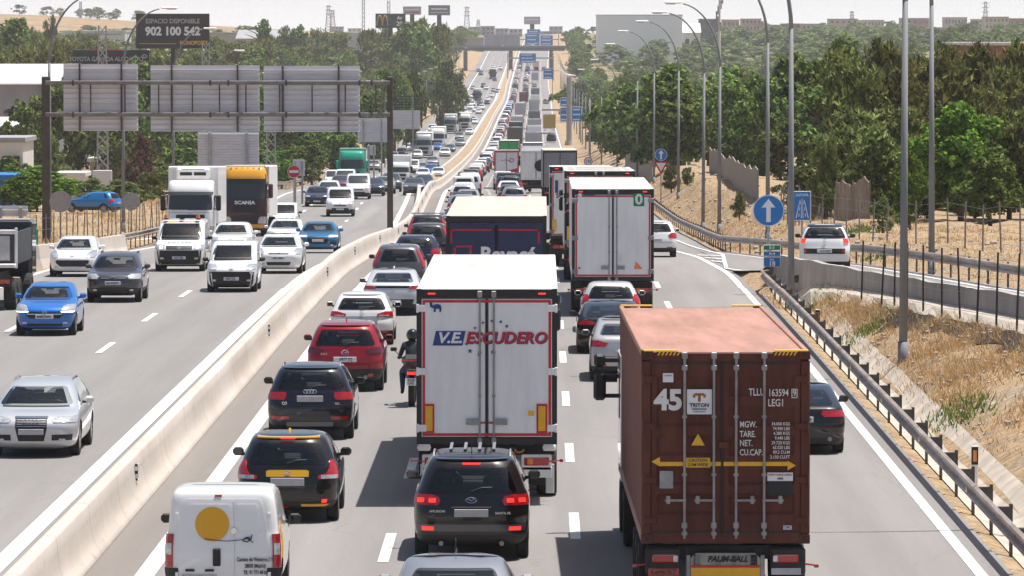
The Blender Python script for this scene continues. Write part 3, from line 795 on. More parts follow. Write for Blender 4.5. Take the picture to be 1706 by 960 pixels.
def car(name, tab, L, W, H, opt):
    """a car with body, bumper, glass, lamps, wheels; rear face at y=0, nose at y=L"""
    g_ = opt.get
    S = Shape(tab, L, W, H, bow=g_('bow', (.09, .15)), crx=g_('crx', .30), cr=g_('cr', .24), cf=g_('cf', .42))
    root = empty(name); r = g_('r', .32); wb = g_('wb', (L * .19, L * .81))
    q = MB(); q.loft([S.outline(k) for k in range(len(S.z))], closed=True, caps=True)
    me = q.mesh('body', True)
    zt = g_('trim', .27) * H
    for p in me.polygons: p.material_index = 1 if p.center.z < zt and len(p.vertices) == 4 or (p.center.z < .2 * H and len(p.vertices) > 4) else 0
    bm = bmesh.new(); bm.from_mesh(me); bmesh.ops.recalc_face_normals(bm, faces=bm.faces); bm.to_mesh(me); bm.free()
    body = bpy.data.objects.new('body', me)
    for m in (PAINT0, BLACK, BLACK): me.materials.append(m)
    COL.objects.link(body)
    cut = MB()
    for y in wb:
        for sg in (-1, 1): cut.cyl((sg * (W / 2 - .30), y, r), (sg * (W / 2 + .2), y, r), r * 1.17, r * 1.17, 26, 0)
    co = cut.build('cutter', BLACK)
    md = body.modifiers.new('b', 'BOOLEAN'); md.object = co; md.operation = 'DIFFERENCE'; md.solver = 'EXACT'
    try: md.material_mode = 'TRANSFER'
    except Exception: pass
    dg = bpy.context.evaluated_depsgraph_get(); me2 = bpy.data.meshes.new_from_object(body.evaluated_get(dg))
    names = [m.name if m else '' for m in me2.materials]
    blk = {i for i, m in enumerate(names) if m == BLACK.name}
    bpy.data.objects.remove(co); bpy.data.objects.remove(body)
    zb, zt_ = g_('belt', .69) * H, g_('top', .93) * H; zrb = g_('rwb', g_('belt', .69)) * H; zrt = g_('rwt', .915) * H; fu = g_('fu', .86); ru = g_('ru', .82)
    hol = len(me2.materials)
    for p in me2.polygons:
        if p.material_index in blk: continue
        cx_, cy_, cz_ = p.center; ins = []
        for vi in p.vertices:
            x, y, z = me2.vertices[vi].co; yr, yf, w_ = S.at(z); k = 0
            if abs(y - S.front(x, z)) < .03 and zb + .02 < z < zt_ - .005 and abs(x) < (fu - .02) * w_: k = 1
            elif not g_('norear') and abs(y - S.rear(x, z)) < .03 and zrb + .005 < z < zrt - .005 and abs(x) < (ru - .05) * w_: k = 2
            ins.append(k)
        if ins and min(ins) > 0 and len(set(ins)) == 1: p.material_index = 9
    for part, idx, m in (('body', set(range(len(names))) - blk, PAINT0), ('bumper', blk, BLACK)):
        mm = extract(me2, idx, part); mm.polygons.foreach_set('use_smooth', [True] * len(mm.polygons))
        bm = bmesh.new(); bm.from_mesh(mm)
        for e in bm.edges:
            if len(e.link_faces) == 2 and e.calc_face_angle(0) > R(38): e.smooth = False
        bm.to_mesh(mm); bm.free()
        o = mkobj(part, mm, m, root)
        if part == 'body': o['paint'] = 1
    ax = g_('track', W / 2 - .115)
    for y in wb:
        for sg in (-1, 1):
            o = add_wheel(root, sg * ax, y, r, g_('tw', .215), g_('spokes', 5), g_('darkrim', False))
    # cabin seen through the glass
    q = MB(); q.box((0, (.35 + L - 1.0) / 2, .45 * H), (W - .34, L - 1.45, .36 * H), 0, .03); q.box((0, L - 1.28, .61 * H), (W - .36, .42, .10 * H), 0, .04); cb = q.build('cabin', CABIN, root); cb['lod'] = 1
    van_ = tab is T_VAN or tab is T_PANEL; ys_ = (L - 2.05,) if van_ else (L * .50, max(.85, L * .24))
    if van_:
        q = MB(); q.box((0, L - 2.4, .62 * H), (W - .3, .06, .60 * H)); o = q.build('bulkhead', CABIN, root); o['lod'] = 1
    for yi, y_ in enumerate(ys_):
        for sx_ in (-.24, .24):
            tp = .60 * H + (.22 if yi == 0 else .12)
            q = MB(); q.box((sx_ * W * .9, y_, tp - .30), (.48, .13, .58), 0, .06); q.box((sx_ * W * .9, y_ - .02, tp + .09), (.25, .09, .17), 0, .04); o = q.build('seat', SEAT, root); o['lod'] = 1
    q = MB(); q.tube([(-.24 * W * .9 + .18 * math.cos(t), L - 1.55 + .05 * math.sin(t), .64 * H + .16 * math.sin(t)) for t in np.linspace(0, 2 * math.pi, 17)], .016, 5); o = q.build('steering_wheel', BLACK, root); o['lod'] = 1
    p_ = S.P('front', 0, zt_ - .06); q = MB(); q.box((p_.x, p_.y - .12, zt_ - .09), (.22, .03, .07), 0, .02); o = q.build('inside_mirror', BLACK, root); o['lod'] = 1
    # glass
    zb, zt_ = g_('belt', .69) * H, g_('top', .93) * H
    zrb = g_('rwb', g_('belt', .69)) * H; zrt = g_('rwt', .915) * H
    fu = g_('fu', .86); ru = g_('ru', .82)
    gl = GLASST; gf_ = GLASSF
    q = MB(); S.patch(q, 'front', win(zb + .01, zt_, -fu - .04, fu + .04, .05, -fu + .04, fu - .04), .005, 14); q.build('windscreen', gf_, root, smooth=True)
    if not g_('norear'):
        q = MB(); S.patch(q, 'rear', win(zrb, zrt, -ru, ru, .06, -ru + .06, ru - .06), .006, 14); q.build('rear_window', gl, root, smooth=True)
    for f in 'rl':
        for a0, a1, b0, b1 in g_('side', ((.02, .36, .06, .36), (.39, .66, .39, .66), (.69, 1.0, .69, .86))):
            q = MB(); S.patch(q, f, win(zb + .02, zt_, a0, a1, .03, b0, b1), .006, 6); o = q.build('side_window', GLASS, root, smooth=True)
    for (part, face, rows, m, ex) in g_('patches', ()):
        q = MB()
        for sg in ((1, -1) if ex.get('pair') else (1,)):
            q = MB() if ex.get('pair') else q
            rw = [(z * H, *(sorted((sg * a, sg * b)))) for z, a, b in rows]
            S.patch(q, face if face in ('rear', 'front') else ('r' if sg > 0 else 'l'), rw if face in ('rear', 'front') else [(z * H, a, b) for z, a, b in rows], ex.get('off', .012), ex.get('n', 10), 0, ex.get('th', .02))
            o = q.build(part, m if m != 'P' else PAINT0, root, smooth=True)
            if m == 'P': o['paint'] = 1
            o['lod'] = ex.get('lod', 0)
    for (part, z, wdt, hgt, m, face, ex) in g_('boxes', ()):
        u = ex.get('u', 0); w_ = S.at(z * H)[2]; p = S.P(face, u / w_, z * H)
        sg = -1 if face == 'rear' else 1
        q = MB()
        if part == 'badge':
            yb = p.y + sg * ex.get('out', .012)
            q.tube([(p.x + wdt * .5 * math.cos(t), yb + sg * .006, z * H + hgt * .55 * math.sin(t)) for t in np.linspace(0, 2 * math.pi, 17)], .010, 5)
            q.tube([(p.x - wdt * .28, yb, z * H + hgt * .2), (p.x, yb, z * H - hgt * .12), (p.x + wdt * .28, yb, z * H + hgt * .2)], .009, 5)
        else: q.box((p.x, p.y + sg * ex.get('out', .012), z * H), (wdt, ex.get('d', .03), hgt), 0, ex.get('ch', .006))
        o = q.build(part, m, root); o['lod'] = ex.get('lod', 1)
    mirror_pair(root, S, g_('mz', .69) * H, g_('mu', .80), PAINT0 if g_('mpaint', 1) else BLACK)
    if g_('spoiler'):
        z = .955 * H; q = MB(); w_ = S.at(z)[2]; rows = []
        for k in range(13):
            x = w_ * (.88) * (k / 6 - 1); y = S.rear(x, z)
            rows.append([(x, y + .16, z + .035), (x, y - .05, z + .018), (x, y - .055, z - .004), (x, y + .12, z - .015)])
        q.loft(rows, closed=True, caps=True); o = q.build('spoiler', PAINT0 if g_('spoiler') == 'P' else g_('spoiler'), root, smooth=False); o['lod'] = 1
        if g_('spoiler') == 'P': o['paint'] = 1
    if g_('rails'):
        for f, sg in (('r', 1), ('l', -1)):
            q = MB(); z = .965 * H; pts = []
            for u in np.linspace(.05, .85, 9):
                p = S.P(f, u, z); pts.append((p.x - sg * .02, p.y, z + (.055 if .06 < u < .84 else 0)))
            q.tube(pts, .018, 6); o = q.build('roof_rail', g_('rails'), root); o['lod'] = 1
    if g_('wiper'):
        z = zrb + .03; q = MB(); y = S.rear(.05, z)
        q.tube([(.0, y - .02, z - .01), (.16, S.rear(.16, z + .05) - .025, z + .05), (.34, S.rear(.34, z + .06) - .022, z + .055)], .011, 6); q.cyl((0, y - .0, z - .01), (0, y - .035, z - .01), .022, .018, 8)
        o = q.build('rear_wiper', BLACK, root); o['lod'] = 1
    if g_('antenna'):
        y = S.yr[-1] + .05; q = MB(); q.prism([(y - .02, H - .02), (y + .16, H - .02), (y + .04, H + .06)], -.018, .018, axis='x'); o = q.build('antenna', g_('antenna'), root); o['lod'] = 1
    if g_('handle'):
        for f in 'rl':
            for u in (.30, .58):
                q = MB(); S.patch(q, f, [(.60 * H, u, u + .06), (.62 * H, u, u + .06)], .02, 3, 0, .02); o = q.build('door_handle', PAINT0, root); o['paint'] = 1; o['lod'] = 1
    root['L'] = L
    return root, S
PROTO = {}
def H2(z0, z1, a, b, c=None, d=None): return [(z0, a, b), (z1, a if c is None else c, b if d is None else d)]
# common sets of lamps and trim
def rear_kit(lamp, plate_z=.47, plate_m=PLATEG, bumper=True, refl=True, lit=False, shut=True):
    P = [('tail_lamp', 'rear', lamp, REDLIT if lit else REDL, dict(pair=1, off=.014))]
    if shut: P.append(('shut_line', 'rear', H2(.405, .412, -.80, .80), BLACK, dict(off=.003, lod=1, n=16)))
    if refl: P.append(('reflector', 'rear', H2(.26, .285, .55, .82), REDL, dict(pair=1, off=.012, lod=1)))
    B = [('number_plate', plate_z, .52, .115, plate_m, 'rear', dict(out=.016))]
    return P, B
def front_kit(lamp, grille, low=None, plate_z=.28, plate_m=PLATE, lampm=CLEARL, badge=True, gz=None):
    P = [('headlamp', 'front', lamp, lampm, dict(pair=1, off=.012)), ('grille', 'front', grille, BLACK, dict(off=.008))]
    if low: P.append(('air_intake', 'front', low, BLACK, dict(off=.008)))
    P += [('wiper_cowl', 'front', H2(.672, .69, -.80, .80), BLACK, dict(off=.006, lod=1)), ('fog_lamp', 'front', H2(.24, .275, .62, .76), CLEARL, dict(pair=1, off=.012, lod=1))]
    B = [('number_plate', plate_z, .52, .115, plate_m, 'front', dict(out=.02))]
    if badge: B.append(('badge', gz or .50, .12, .09, CHROME, 'front', dict(out=.016, ch=.02)))
    return P, B
fk, fb = front_kit([(.50, .56, .93), (.535, .50, .985), (.575, .66, .985)], [(.44, -.42, .42), (.50, -.48, .48), (.51, -.46, .46)], [(.23, -.5, .5), (.30, -.56, .56), (.34, -.5, .5)])
rk, rb = rear_kit([(.52, .66, 1.0), (.60, .60, 1.0), (.665, .78, .97)])
def protos():
    P = PROTO
    P['hatch'] = car('hatchback_car', T_HATCH, 4.1, 1.75, 1.48, dict(patches=fk + rk, boxes=fb + rb, spoiler='P', wiper=1, antenna=BLACK, handle=1))
    P['sedan'] = car('sedan_car', T_SEDAN, 4.6, 1.80, 1.45, dict(patches=fk + rear_kit([(.50, .62, 1.0), (.58, .56, 1.0), (.655, .70, .97)])[0], boxes=fb + rb, rwb=.715, rwt=.91, handle=1, r=.33,
                     side=((.08, .40, .20, .40), (.43, .68, .43, .68), (.71, 1.0, .71, .86)), antenna=BLACK))
    P['suv'] = car('suv_car', T_SUV, 4.45, 1.84, 1.65, dict(patches=fk + rk, boxes=fb + rb, r=.36, rails=STEEL, wiper=1, trim=.30, spoiler='P', handle=1))
    vfk, vfb = front_kit([(.44, .60, .92), (.50, .56, .985), (.55, .68, .985)], [(.36, -.40, .40), (.40, -.44, .44)], [(.20, -.55, .55), (.30, -.6, .6)], plate_z=.26, gz=.45)
    vrk, vrb = rear_kit([(.38, .86, 1.0), (.60, .86, 1.0)], plate_z=.33, refl=False)
    P['van'] = car('delivery_van', T_VAN, 4.0, 1.75, 1.75, dict(patches=vfk + vrk + [('shut_line', 'rear', H2(.2, .93, -.006, .006), BLACK, dict(off=.003, lod=1, n=2))], boxes=vfb + vrb, r=.31, trim=.36, belt=.63, top=.93, rwb=.66, rwt=.88, ru=.74,
                   side=((.80, 1.0, .80, .86),), mz=.64, mu=.88, mpaint=0, bow=(.04, .14), crx=.16, cr=.12, darkrim=True))
    P['panel'] = car('panel_van', T_PANEL, 4.9, 1.92, 1.97, dict(patches=vfk + vrk, boxes=vfb + vrb, r=.34, trim=.25, belt=.615, top=.93, rwb=.62, rwt=.86, ru=.74,
                   side=((.78, 1.0, .78, .86),), mz=.62, mu=.90, mpaint=0, bow=(.04, .14), crx=.18, cr=.12, darkrim=True))
protos()
def kids(o): return [c for c in ALLCH.get(o.name, [])]
def index_children():
    global ALLCH
    ALLCH = {}
    for o in bpy.data.objects:
        if o.parent: ALLCH.setdefault(o.parent.name, []).append(o)
def copy_tree(o, pm=None, lod=0, parent=None):
    c = o.copy(); COL.objects.link(c)
    if parent is not None: c.parent = parent
    for k in ('lod', 'paint', 'L'):
        if k in c.keys(): del c[k]
    if pm is not None and o.get('paint') and c.type == 'MESH':
        c.material_slots[0].link = 'OBJECT'; c.material_slots[0].material = pm
    if lod >= 1 and c.name.split('.')[0] in ('windscreen', 'rear_window'):
        c.material_slots[0].link = 'OBJECT'; c.material_slots[0].material = GLASSL if c.name.startswith('wind') else GLASS
    for ch in kids(o):
        if ch.get('lod', 0) >= 1 and lod >= 1: continue
        if lod >= 2 and ch.name.split('.')[0] not in ('body', 'windscreen', 'rear_window', 'side_window', 'bumper', 'tail_lamp', 'headlamp', 'box', 'cab', 'grille', 'door'): continue
        copy_tree(ch, pm, lod, c)
    return c
def repaint(root, pm):
    for c in root.children_recursive:
        if c.get('paint') and c.type == 'MESH': c.material_slots[0].link = 'OBJECT'; c.material_slots[0].material = pm
def slope(Y): return math.atan2(zr(Y + 4) - zr(Y - 4), 8)
def seat(o, X, Y, away=True, L=None, yaw=0.0, z=None):
    """stand a vehicle on the road: (X, Y) is the middle of its face turned to the camera"""
    L = L or 4.3
    hd = math.atan2(-(sh(Y + 6) - sh(Y - 6)), 12) + yaw
    ym = Y + (L / 2)
    o.rotation_mode = 'XYZ'
    if away:
        o.location = (X, Y, (zr(ym) if z is None else z) - math.tan(slope(ym)) * L / 2 * (1 if z is None else 0))
        o.rotation_euler = (slope(ym) if z is None else 0, 0, hd)
    else:
        # nose towards the camera: local +y points to -Y
        o.location = (X, Y + L, (zr(ym) if z is None else z) + math.tan(slope(ym)) * L / 2 * (1 if z is None else 0))
        o.rotation_euler = (-slope(ym) if z is None else 0, 0, math.pi + hd)
    return o
index_children()
# ---------------------------------------------------------------- colours and the cars that show large
W_ = paint('white', (.80, .79, .78)); SIL = paint('silver', (.42, .42, .43), .55); GRY = paint('grey', (.10, .10, .108), .4); DGR = paint('dark_grey', (.035, .036, .04), .3)
BLK = paint('black', (.007, .007, .008)); RED = paint('red', (.30, .006, .014), .25); BLU = paint('bright_blue', (.012, .15, .50), .2); NAVY = paint('navy', (.010, .016, .05), .2)
TEAL = paint('petrol_blue', (.006, .15, .33), .35); BEI = paint('beige', (.45, .40, .33), .3); GREEN = paint('green', (.02, .22, .13)); PLUM = paint('plum', (.16, .03, .07), .3); ORG = paint('yellow', (.70, .34, .02))
YELC = paint('yellow_trim', (.75, .38, .01)); BROWN = paint('bronze', (.12, .075, .05), .4)
def finish(root, S, pm, X, Y, label, cat, away=True, yaw=0.0, z=None, group=None):
    repaint(root, pm); seat(root, X, Y, away, S.L, yaw, z); tag(root, label, cat, group)
    HERO.append((X, Y, S.L, away)); return root
HERO = []
def deco(root, name, mb, m, lod=1):
    o = mb.build(name, m, root); o['lod'] = lod; return o
def rings(root, S, z, face, n=4, r=.045, m=CHROME, step=.062, u0=0):
    q = MB()
    for k in range(n):
        x = (k - (n - 1) / 2) * step + u0; y = S.P(face, x / S.at(z)[2], z).y + (-.022 if face == 'rear' else .022)
        q.tube([(x + r * math.cos(t), y, z + r * math.sin(t)) for t in np.linspace(0, 2 * math.pi, 15)], .009, 5)
    return deco(root, 'badge', q, m)
def ptext(root, S, z, s, face='rear', m=INK, h=.075, x=0.02, out=.034, bold=.02, rz=None, sx=.85):
    y = S.P(face, x / S.at(z)[2], z).y
    return text_obj(s, h, (x, y + (-out if face == 'rear' else out), z), m, root, bold=bold, rz=math.pi if face == 'front' else 0, sx=sx)
def euband(root, S, z, face='rear'):
    q = MB(); x = -.235 if face == 'rear' else .235; y = S.P(face, x / S.at(z)[2], z).y; q.box((x, y + (-.022 if face == 'rear' else .026), z), (.045, .02, .11)); deco(root, 'plate_band', q, EUBLUE)

# --- white van with the yellow disc
r, S = car('delivery_van', T_VAN, 3.87, 1.74, 1.74, dict(
    patches=[('tail_lamp', 'rear', H2(.31, .60, .875, 1.02), REDL, dict(pair=1, off=.016)), ('lamp_insert', 'rear', H2(.42, .52, .895, .985), CLEARL, dict(pair=1, off=.022, lod=1)),
             ('bumper_corner', 'rear', H2(.13, .305, .78, 1.03), BLACK, dict(pair=1, off=.014)),
             ('wide_door', 'rear', [(.16, -.80, .205), (.62, -.80, .205), (.885, -.74, .20), (.905, -.70, .20)], 'P', dict(off=.012, n=14)), ('narrow_door', 'rear', [(.16, .22, .80), (.62, .22, .80), (.885, .215, .74), (.905, .215, .70)], 'P', dict(off=.012, n=10)),
             ('door_recess', 'rear', H2(.63, .86, -.70, .14, -.64, .14), 'P', dict(off=.020, n=14)), ('door_recess', 'rear', H2(.63, .86, .28, .70, .28, .64), 'P', dict(off=.020)),
             ('brake_light', 'rear', H2(.925, .94, -.16, -.02), REDL, dict(off=.02, lod=1)), ('number_plate', 'rear', H2(.185, .25, -.72, -.10), PLATEG, dict(off=.03))],
    boxes=[('handle_recess', .40, .12, .27, BLACK, 'rear', dict(u=-.09, out=.02, ch=.03)), ('plate_lamp', .285, .14, .035, BLACK, 'rear', dict(u=-.5, out=.03)), ('plate_lamp', .285, .14, .035, BLACK, 'rear', dict(u=-.2, out=.03))] +
    [('hinge', z, .05, .10, W_, 'rear', dict(u=u, out=.03)) for u in (-.70, .71) for z in (.24, .76)],
    r=.31, trim=.13, belt=.63, norear=1, side=((.80, 1.0, .80, .86),), mz=.60, mu=.86, mpaint=0, bow=(.035, .14), crx=.14, cr=.11, darkrim=True))
q = MB(); y = -.045; q.add([(-.16 + .262 * math.cos(t), .02, 1.20 + .262 * math.sin(t)) for t in np.linspace(0, 2 * math.pi, 41)[:-1]] + [(-.16 + .262 * math.cos(t), y + .052, 1.20 + .262 * math.sin(t)) for t in np.linspace(0, 2 * math.pi, 41)[:-1]],
    [(k, (k + 1) % 40, 40 + (k + 1) % 40, 40 + k) for k in range(40)] + [tuple(range(40, 80))])
def on_rear(S, x, z, out): return (x, S.P('rear', x / S.at(z)[2], z).y - out, z)
q = MB(); c = [on_rear(S, -.16 + .262 * math.cos(t), 1.20 + .262 * math.sin(t), .0255) for t in np.linspace(0, 2 * math.pi, 49)[:-1]]
q.add(c, [tuple(range(48))]); deco(r, 'yellow_disc', q, mat('van_disc_yellow', (.72, .36, .01), .5), 0)
q = MB(); q.tube([on_rear(S, x, .965 - .02 * math.sin((x + .16) * 7), .028) for x in np.linspace(-.28, .30, 14)], .006, 5)
for k in range(5): q.tube([on_rear(S, .30 + .012 * k, .955 + .012 * k, .028), on_rear(S, .37 + .025 * k, .99 + .03 * k - .012 * k * k, .028)], .007, 5)
q.tube([on_rear(S, .30, .95, .028), on_rear(S, .38, .93, .028), on_rear(S, .43, .97, .028), on_rear(S, .45, 1.04, .028)], .008, 5)
deco(r, 'hand_drawing', q, INK)
for k, (tx, hh) in enumerate((('Camino de Vinateros,115', .062), ('28030 (Madrid)', .058), ('Tlf.: 91 773 48 06', .058))):
    text_obj(tx, hh, (.50, S.rear(.5, .66 - .10 * k) - .028, .66 - .10 * k), INK, r, bold=.02, sx=.62)
q = MB(); q.cyl(on_rear(S, .17, 1.10, .01), on_rear(S, .17, 1.10, .04), .05, .045, 16); deco(r, 'door_lock', q, CHROME)
q = MB(); S.patch(q, 'r', [(.62, .16, .30), (1.1, .14, .30), (1.2, .17, .26)], .012, 6); deco(r, 'yellow_flash', q, MATS['van_disc_yellow'])
finish(r, S, W_, at_depth(373, 83), 82.5, 'white delivery van with a yellow disc and an address lettered on its rear doors', 'van')

# --- black crossover with yellow trim
r, S = car('suv_car', T_SUV, 4.13, 1.79, 1.57, dict(
    patches=[('tail_lamp', 'rear', [(.50, .62, .985), (.54, .60, .99), (.565, .76, .99), (.62, .84, .985), (.68, .875, .97), (.71, .90, .95)], REDL, dict(pair=1, off=.02, n=8)), ('lamp_insert', 'rear', H2(.505, .545, .66, .96), CLEARL, dict(pair=1, off=.027, lod=1)),
             ('yellow_garnish', 'rear', [(.53, -.42, .42), (.59, -.43, .43), (.605, -.38, .38)], YELC, dict(off=.018)), ('shut_line', 'rear', H2(.375, .383, -.72, .72), BLACK, dict(off=.004, n=16)),
             ('yellow_accent', 'rear', [(.20, .30, .80), (.225, .28, .86)], YELC, dict(off=.02, lod=1)), ('reflector', 'rear', H2(.24, .275, .70, .80), REDLIT, dict(pair=1, off=.016, lod=1)), ('fog_light', 'rear', H2(.185, .205, -.16, .02), REDL, dict(off=.016, lod=1))],
    boxes=[('number_plate', .475, .60, .14, PLATEG, 'rear', dict(out=.02)), ('brake_light', .955, .26, .03, REDLIT, 'rear', dict(out=.09)), ('badge', .565, .09, .07, CHROME, 'rear', dict(out=.03, ch=.02))],
    r=.345, trim=.25, rwb=.665, rwt=.90, ru=.84, spoiler=YELC, wiper=1, antenna=YELC, spokes=5, mz=.70, mu=.72, crx=.36, cr=.32,
    side=((.10, .36, .22, .36), (.39, .66, .39, .66), (.69, 1.0, .69, .86)), handle=1))
text_obj('JUKE', .05, on_rear(S, -.62, .69, .02), CHROME, r, bold=.02, shear=.2)
finish(r, S, BLK, at_depth(478, 96), 96, 'black crossover with a yellow rear spoiler and yellow strip above its plate', 'car')
# --- dark blue-black SUV with four rings
r, S = car('suv_car', T_SUV, 4.39, 1.84, 1.60, dict(
    patches=[('tail_lamp', 'rear', [(.545, .60, .985), (.60, .56, .99), (.645, .58, .975)], REDL, dict(pair=1, off=.014)), ('shut_line', 'rear', H2(.475, .482, -.95, .95), BLACK, dict(off=.004, n=16)), ('shut_line', 'rear', H2(.34, .347, -.9, .9), BLACK, dict(off=.004, n=16)),
             ('reflector', 'rear', H2(.285, .325, .50, .90), REDL, dict(pair=1, off=.014, lod=1))], boxes=[('number_plate', .56, .56, .13, PLATEG, 'rear', dict(out=.018)), ('step_plate', .22, 1.0, .10, GRY, 'rear', dict(out=.02))],
    r=.35, trim=.27, rwb=.685, rwt=.91, ru=.86, rails=CHROME, wiper=1, spokes=6, handle=1, spoiler='P'))
rings(r, S, .655 * 1.6, 'rear'); text_obj('Q3', .06, on_rear(S, -.55, .80, .02), CHROME, r, bold=.03); text_obj('TDI', .045, on_rear(S, .58, .79, .02), CHROME, r, bold=.03)
finish(r, S, paint('midnight', (.012, .014, .024), .2), at_depth(516, 116), 116, 'midnight blue SUV with chrome roof rails and four ring badge on its tailgate', 'car')
# --- red SUV
r, S = car('suv_car', T_SUV, 4.54, 1.85, 1.68, dict(
    patches=[('tail_lamp', 'rear', [(.56, .66, .99), (.60, .56, .99), (.645, .72, .98)], mat('tail_lamp_smoked', (.10, .006, .01), .1, coat=1), dict(pair=1, off=.016)), ('shut_line', 'rear', H2(.36, .367, -.85, .85), BLACK, dict(off=.004, n=16)), ('reflector', 'rear', H2(.225, .27, .62, .76), REDL, dict(pair=1, off=.018, lod=1))],
    boxes=[('number_plate', .475, .56, .125, PLATE, 'rear', dict(out=.018)), ('badge', .575, .16, .12, CHROME, 'rear', dict(out=.02, ch=.04))],
    r=.36, trim=.34, rwb=.67, rwt=.90, ru=.86, wiper=1, antenna=RED, spokes=5, handle=1, spoiler='P'))
ptext(r, S, .475 * 1.68, '0977 JYJ'); euband(r, S, .475 * 1.68); text_obj('CX-5', .05, on_rear(S, -.52, .93, .02), CHROME, r, bold=.02)
for x in (-.45, .5):
    q = MB(); q.cyl((x, -.03, .36), (x, .05, .36), .05, .05, 14); deco(r, 'exhaust', q, STEEL)
finish(r, S, RED, at_depth(577, 133), 132, 'cherry red SUV with black lower bumper behind the white hatchback', 'car')
# --- white hatchback with wide red lamps
r, S = car('hatchback_car', T_HATCH, 4.3, 1.77, 1.48, dict(
    patches=[('tail_lamp', 'rear', [(.55, .52, .99), (.60, .50, .99), (.645, .78, .985)], REDL, dict(pair=1, off=.02)), ('lamp_insert', 'rear', H2(.56, .58, .56, .86), CLEARL, dict(pair=1, off=.027, lod=1)), ('tailgate_panel', 'rear', [(.40, -.5, .5), (.56, -.54, .54)], SIL, dict(off=.006)), ('reflector', 'rear', H2(.25, .28, .66, .9), REDL, dict(pair=1, off=.014))],
    boxes=[('number_plate', .45, .54, .12, PLATE, 'rear', dict(out=.02)), ('badge', .60, .10, .07, CHROME, 'rear', dict(out=.02, ch=.02))], rwb=.68, rwt=.90, ru=.84, wiper=1, antenna=W_, spoiler='P', handle=1))
finish(r, S, W_, at_depth(604, 153), 152, 'white hatchback with wide red tail lamps between the red SUV and the split window fastback', 'car')
# --- silver-white fastback with split rear window
T_FAST = [(.12, .25, .30, .80), (.17, .06, .10, .93), (.30, .0, .02, .985), (.42, .0, .0, 1), (.52, .02, .06, 1), (.60, .05, .32, .985), (.65, .07, .72, .965), (.685, .10, 1.0, .945), (.715, .16, 1.16, .92), (.75, .30, 1.26, .90), (.84, .75, 1.56, .84), (.93, 1.25, 1.9, .77), (.965, 1.5, 2.1, .72), (.988, 1.84, 2.4, .62), (1, 2.15, 2.7, .42)]
r, S = car('hatchback_car', T_FAST, 4.47, 1.82, 1.45, dict(
    patches=[('tail_lamp', 'rear', [(.575, .58, .985), (.62, .54, .99), (.665, .70, .97)], REDL, dict(pair=1, off=.016)), ('lower_window', 'rear', [(.60, -.52, .52), (.665, -.64, .64)], GLASS, dict(off=.010)), ('diffuser', 'rear', [(.18, -.7, .7), (.36, -.74, .74)], BLACK, dict(off=.012))],
    boxes=[('badge', .53, .12, .06, CHROME, 'rear', dict(out=.02, ch=.02)), ('number_plate', .30, .54, .12, PLATE, 'rear', dict(out=.03))], rwb=.735, rwt=.92, ru=.80, antenna=W_, side=((.08, .40, .24, .40), (.43, .68, .43, .68), (.71, 1.0, .71, .86)), handle=1))
finish(r, S, paint('pearl', (.56, .56, .57), .2), at_depth(655, 170), 169, 'pearl fastback with a split rear window ahead of the white hatchback', 'car')
VERT = [('tail_lamp', 'rear', [(.55, .86, 1.0), (.70, .88, 1.0), (.90, .84, .98)], REDL, dict(pair=1, off=.016))]
def suvB(pm, px, Y, label, H=1.66, rails=None, extra=None, W=1.82):
    r, S = car('suv_car', T_SUV, 4.55, W, H, dict(patches=VERT + rear_kit([(.52, .9, 1.0), (.54, .9, 1.0)])[0][1:], boxes=rear_kit([(.5, 0, 1)] * 2, plate_m=PLATE)[1], r=.35, rails=rails, wiper=1, ru=.76, rwb=.66, rwt=.91, handle=1, antenna=BLACK))
    return finish(r, S, pm, at_depth(px, Y), Y, label, 'car')
suvB(GRY, 664, 186, 'grey SUV with tall red lamps beside its rear window and tinted glass')
r, S = car('estate_car', T_HATCH, 4.6, 1.80, 1.50, dict(patches=rk, boxes=rb, rails=CHROME, wiper=1, rwb=.69, handle=1, ru=.80)); finish(r, S, NAVY, at_depth(693, 203), 203, 'navy estate car with chrome rails beside the blue trailer', 'car')
suvB(DGR, 712, 222, 'charcoal SUV with slim red lamp pillars beside the blue trailer roof')
r = suvB(BLK, 712, 240, 'black off-roader with a pale roof bar beyond the charcoal SUV', H=1.8)
q = MB(); q.box((0, 1.0, 1.86), (1.5, .07, .06)); q.box((-.6, 1.0, 1.82), (.06, .05, .12)); q.box((.6, 1.0, 1.82), (.06, .05, .12)); deco(r, 'roof_bar', q, WHITEP)
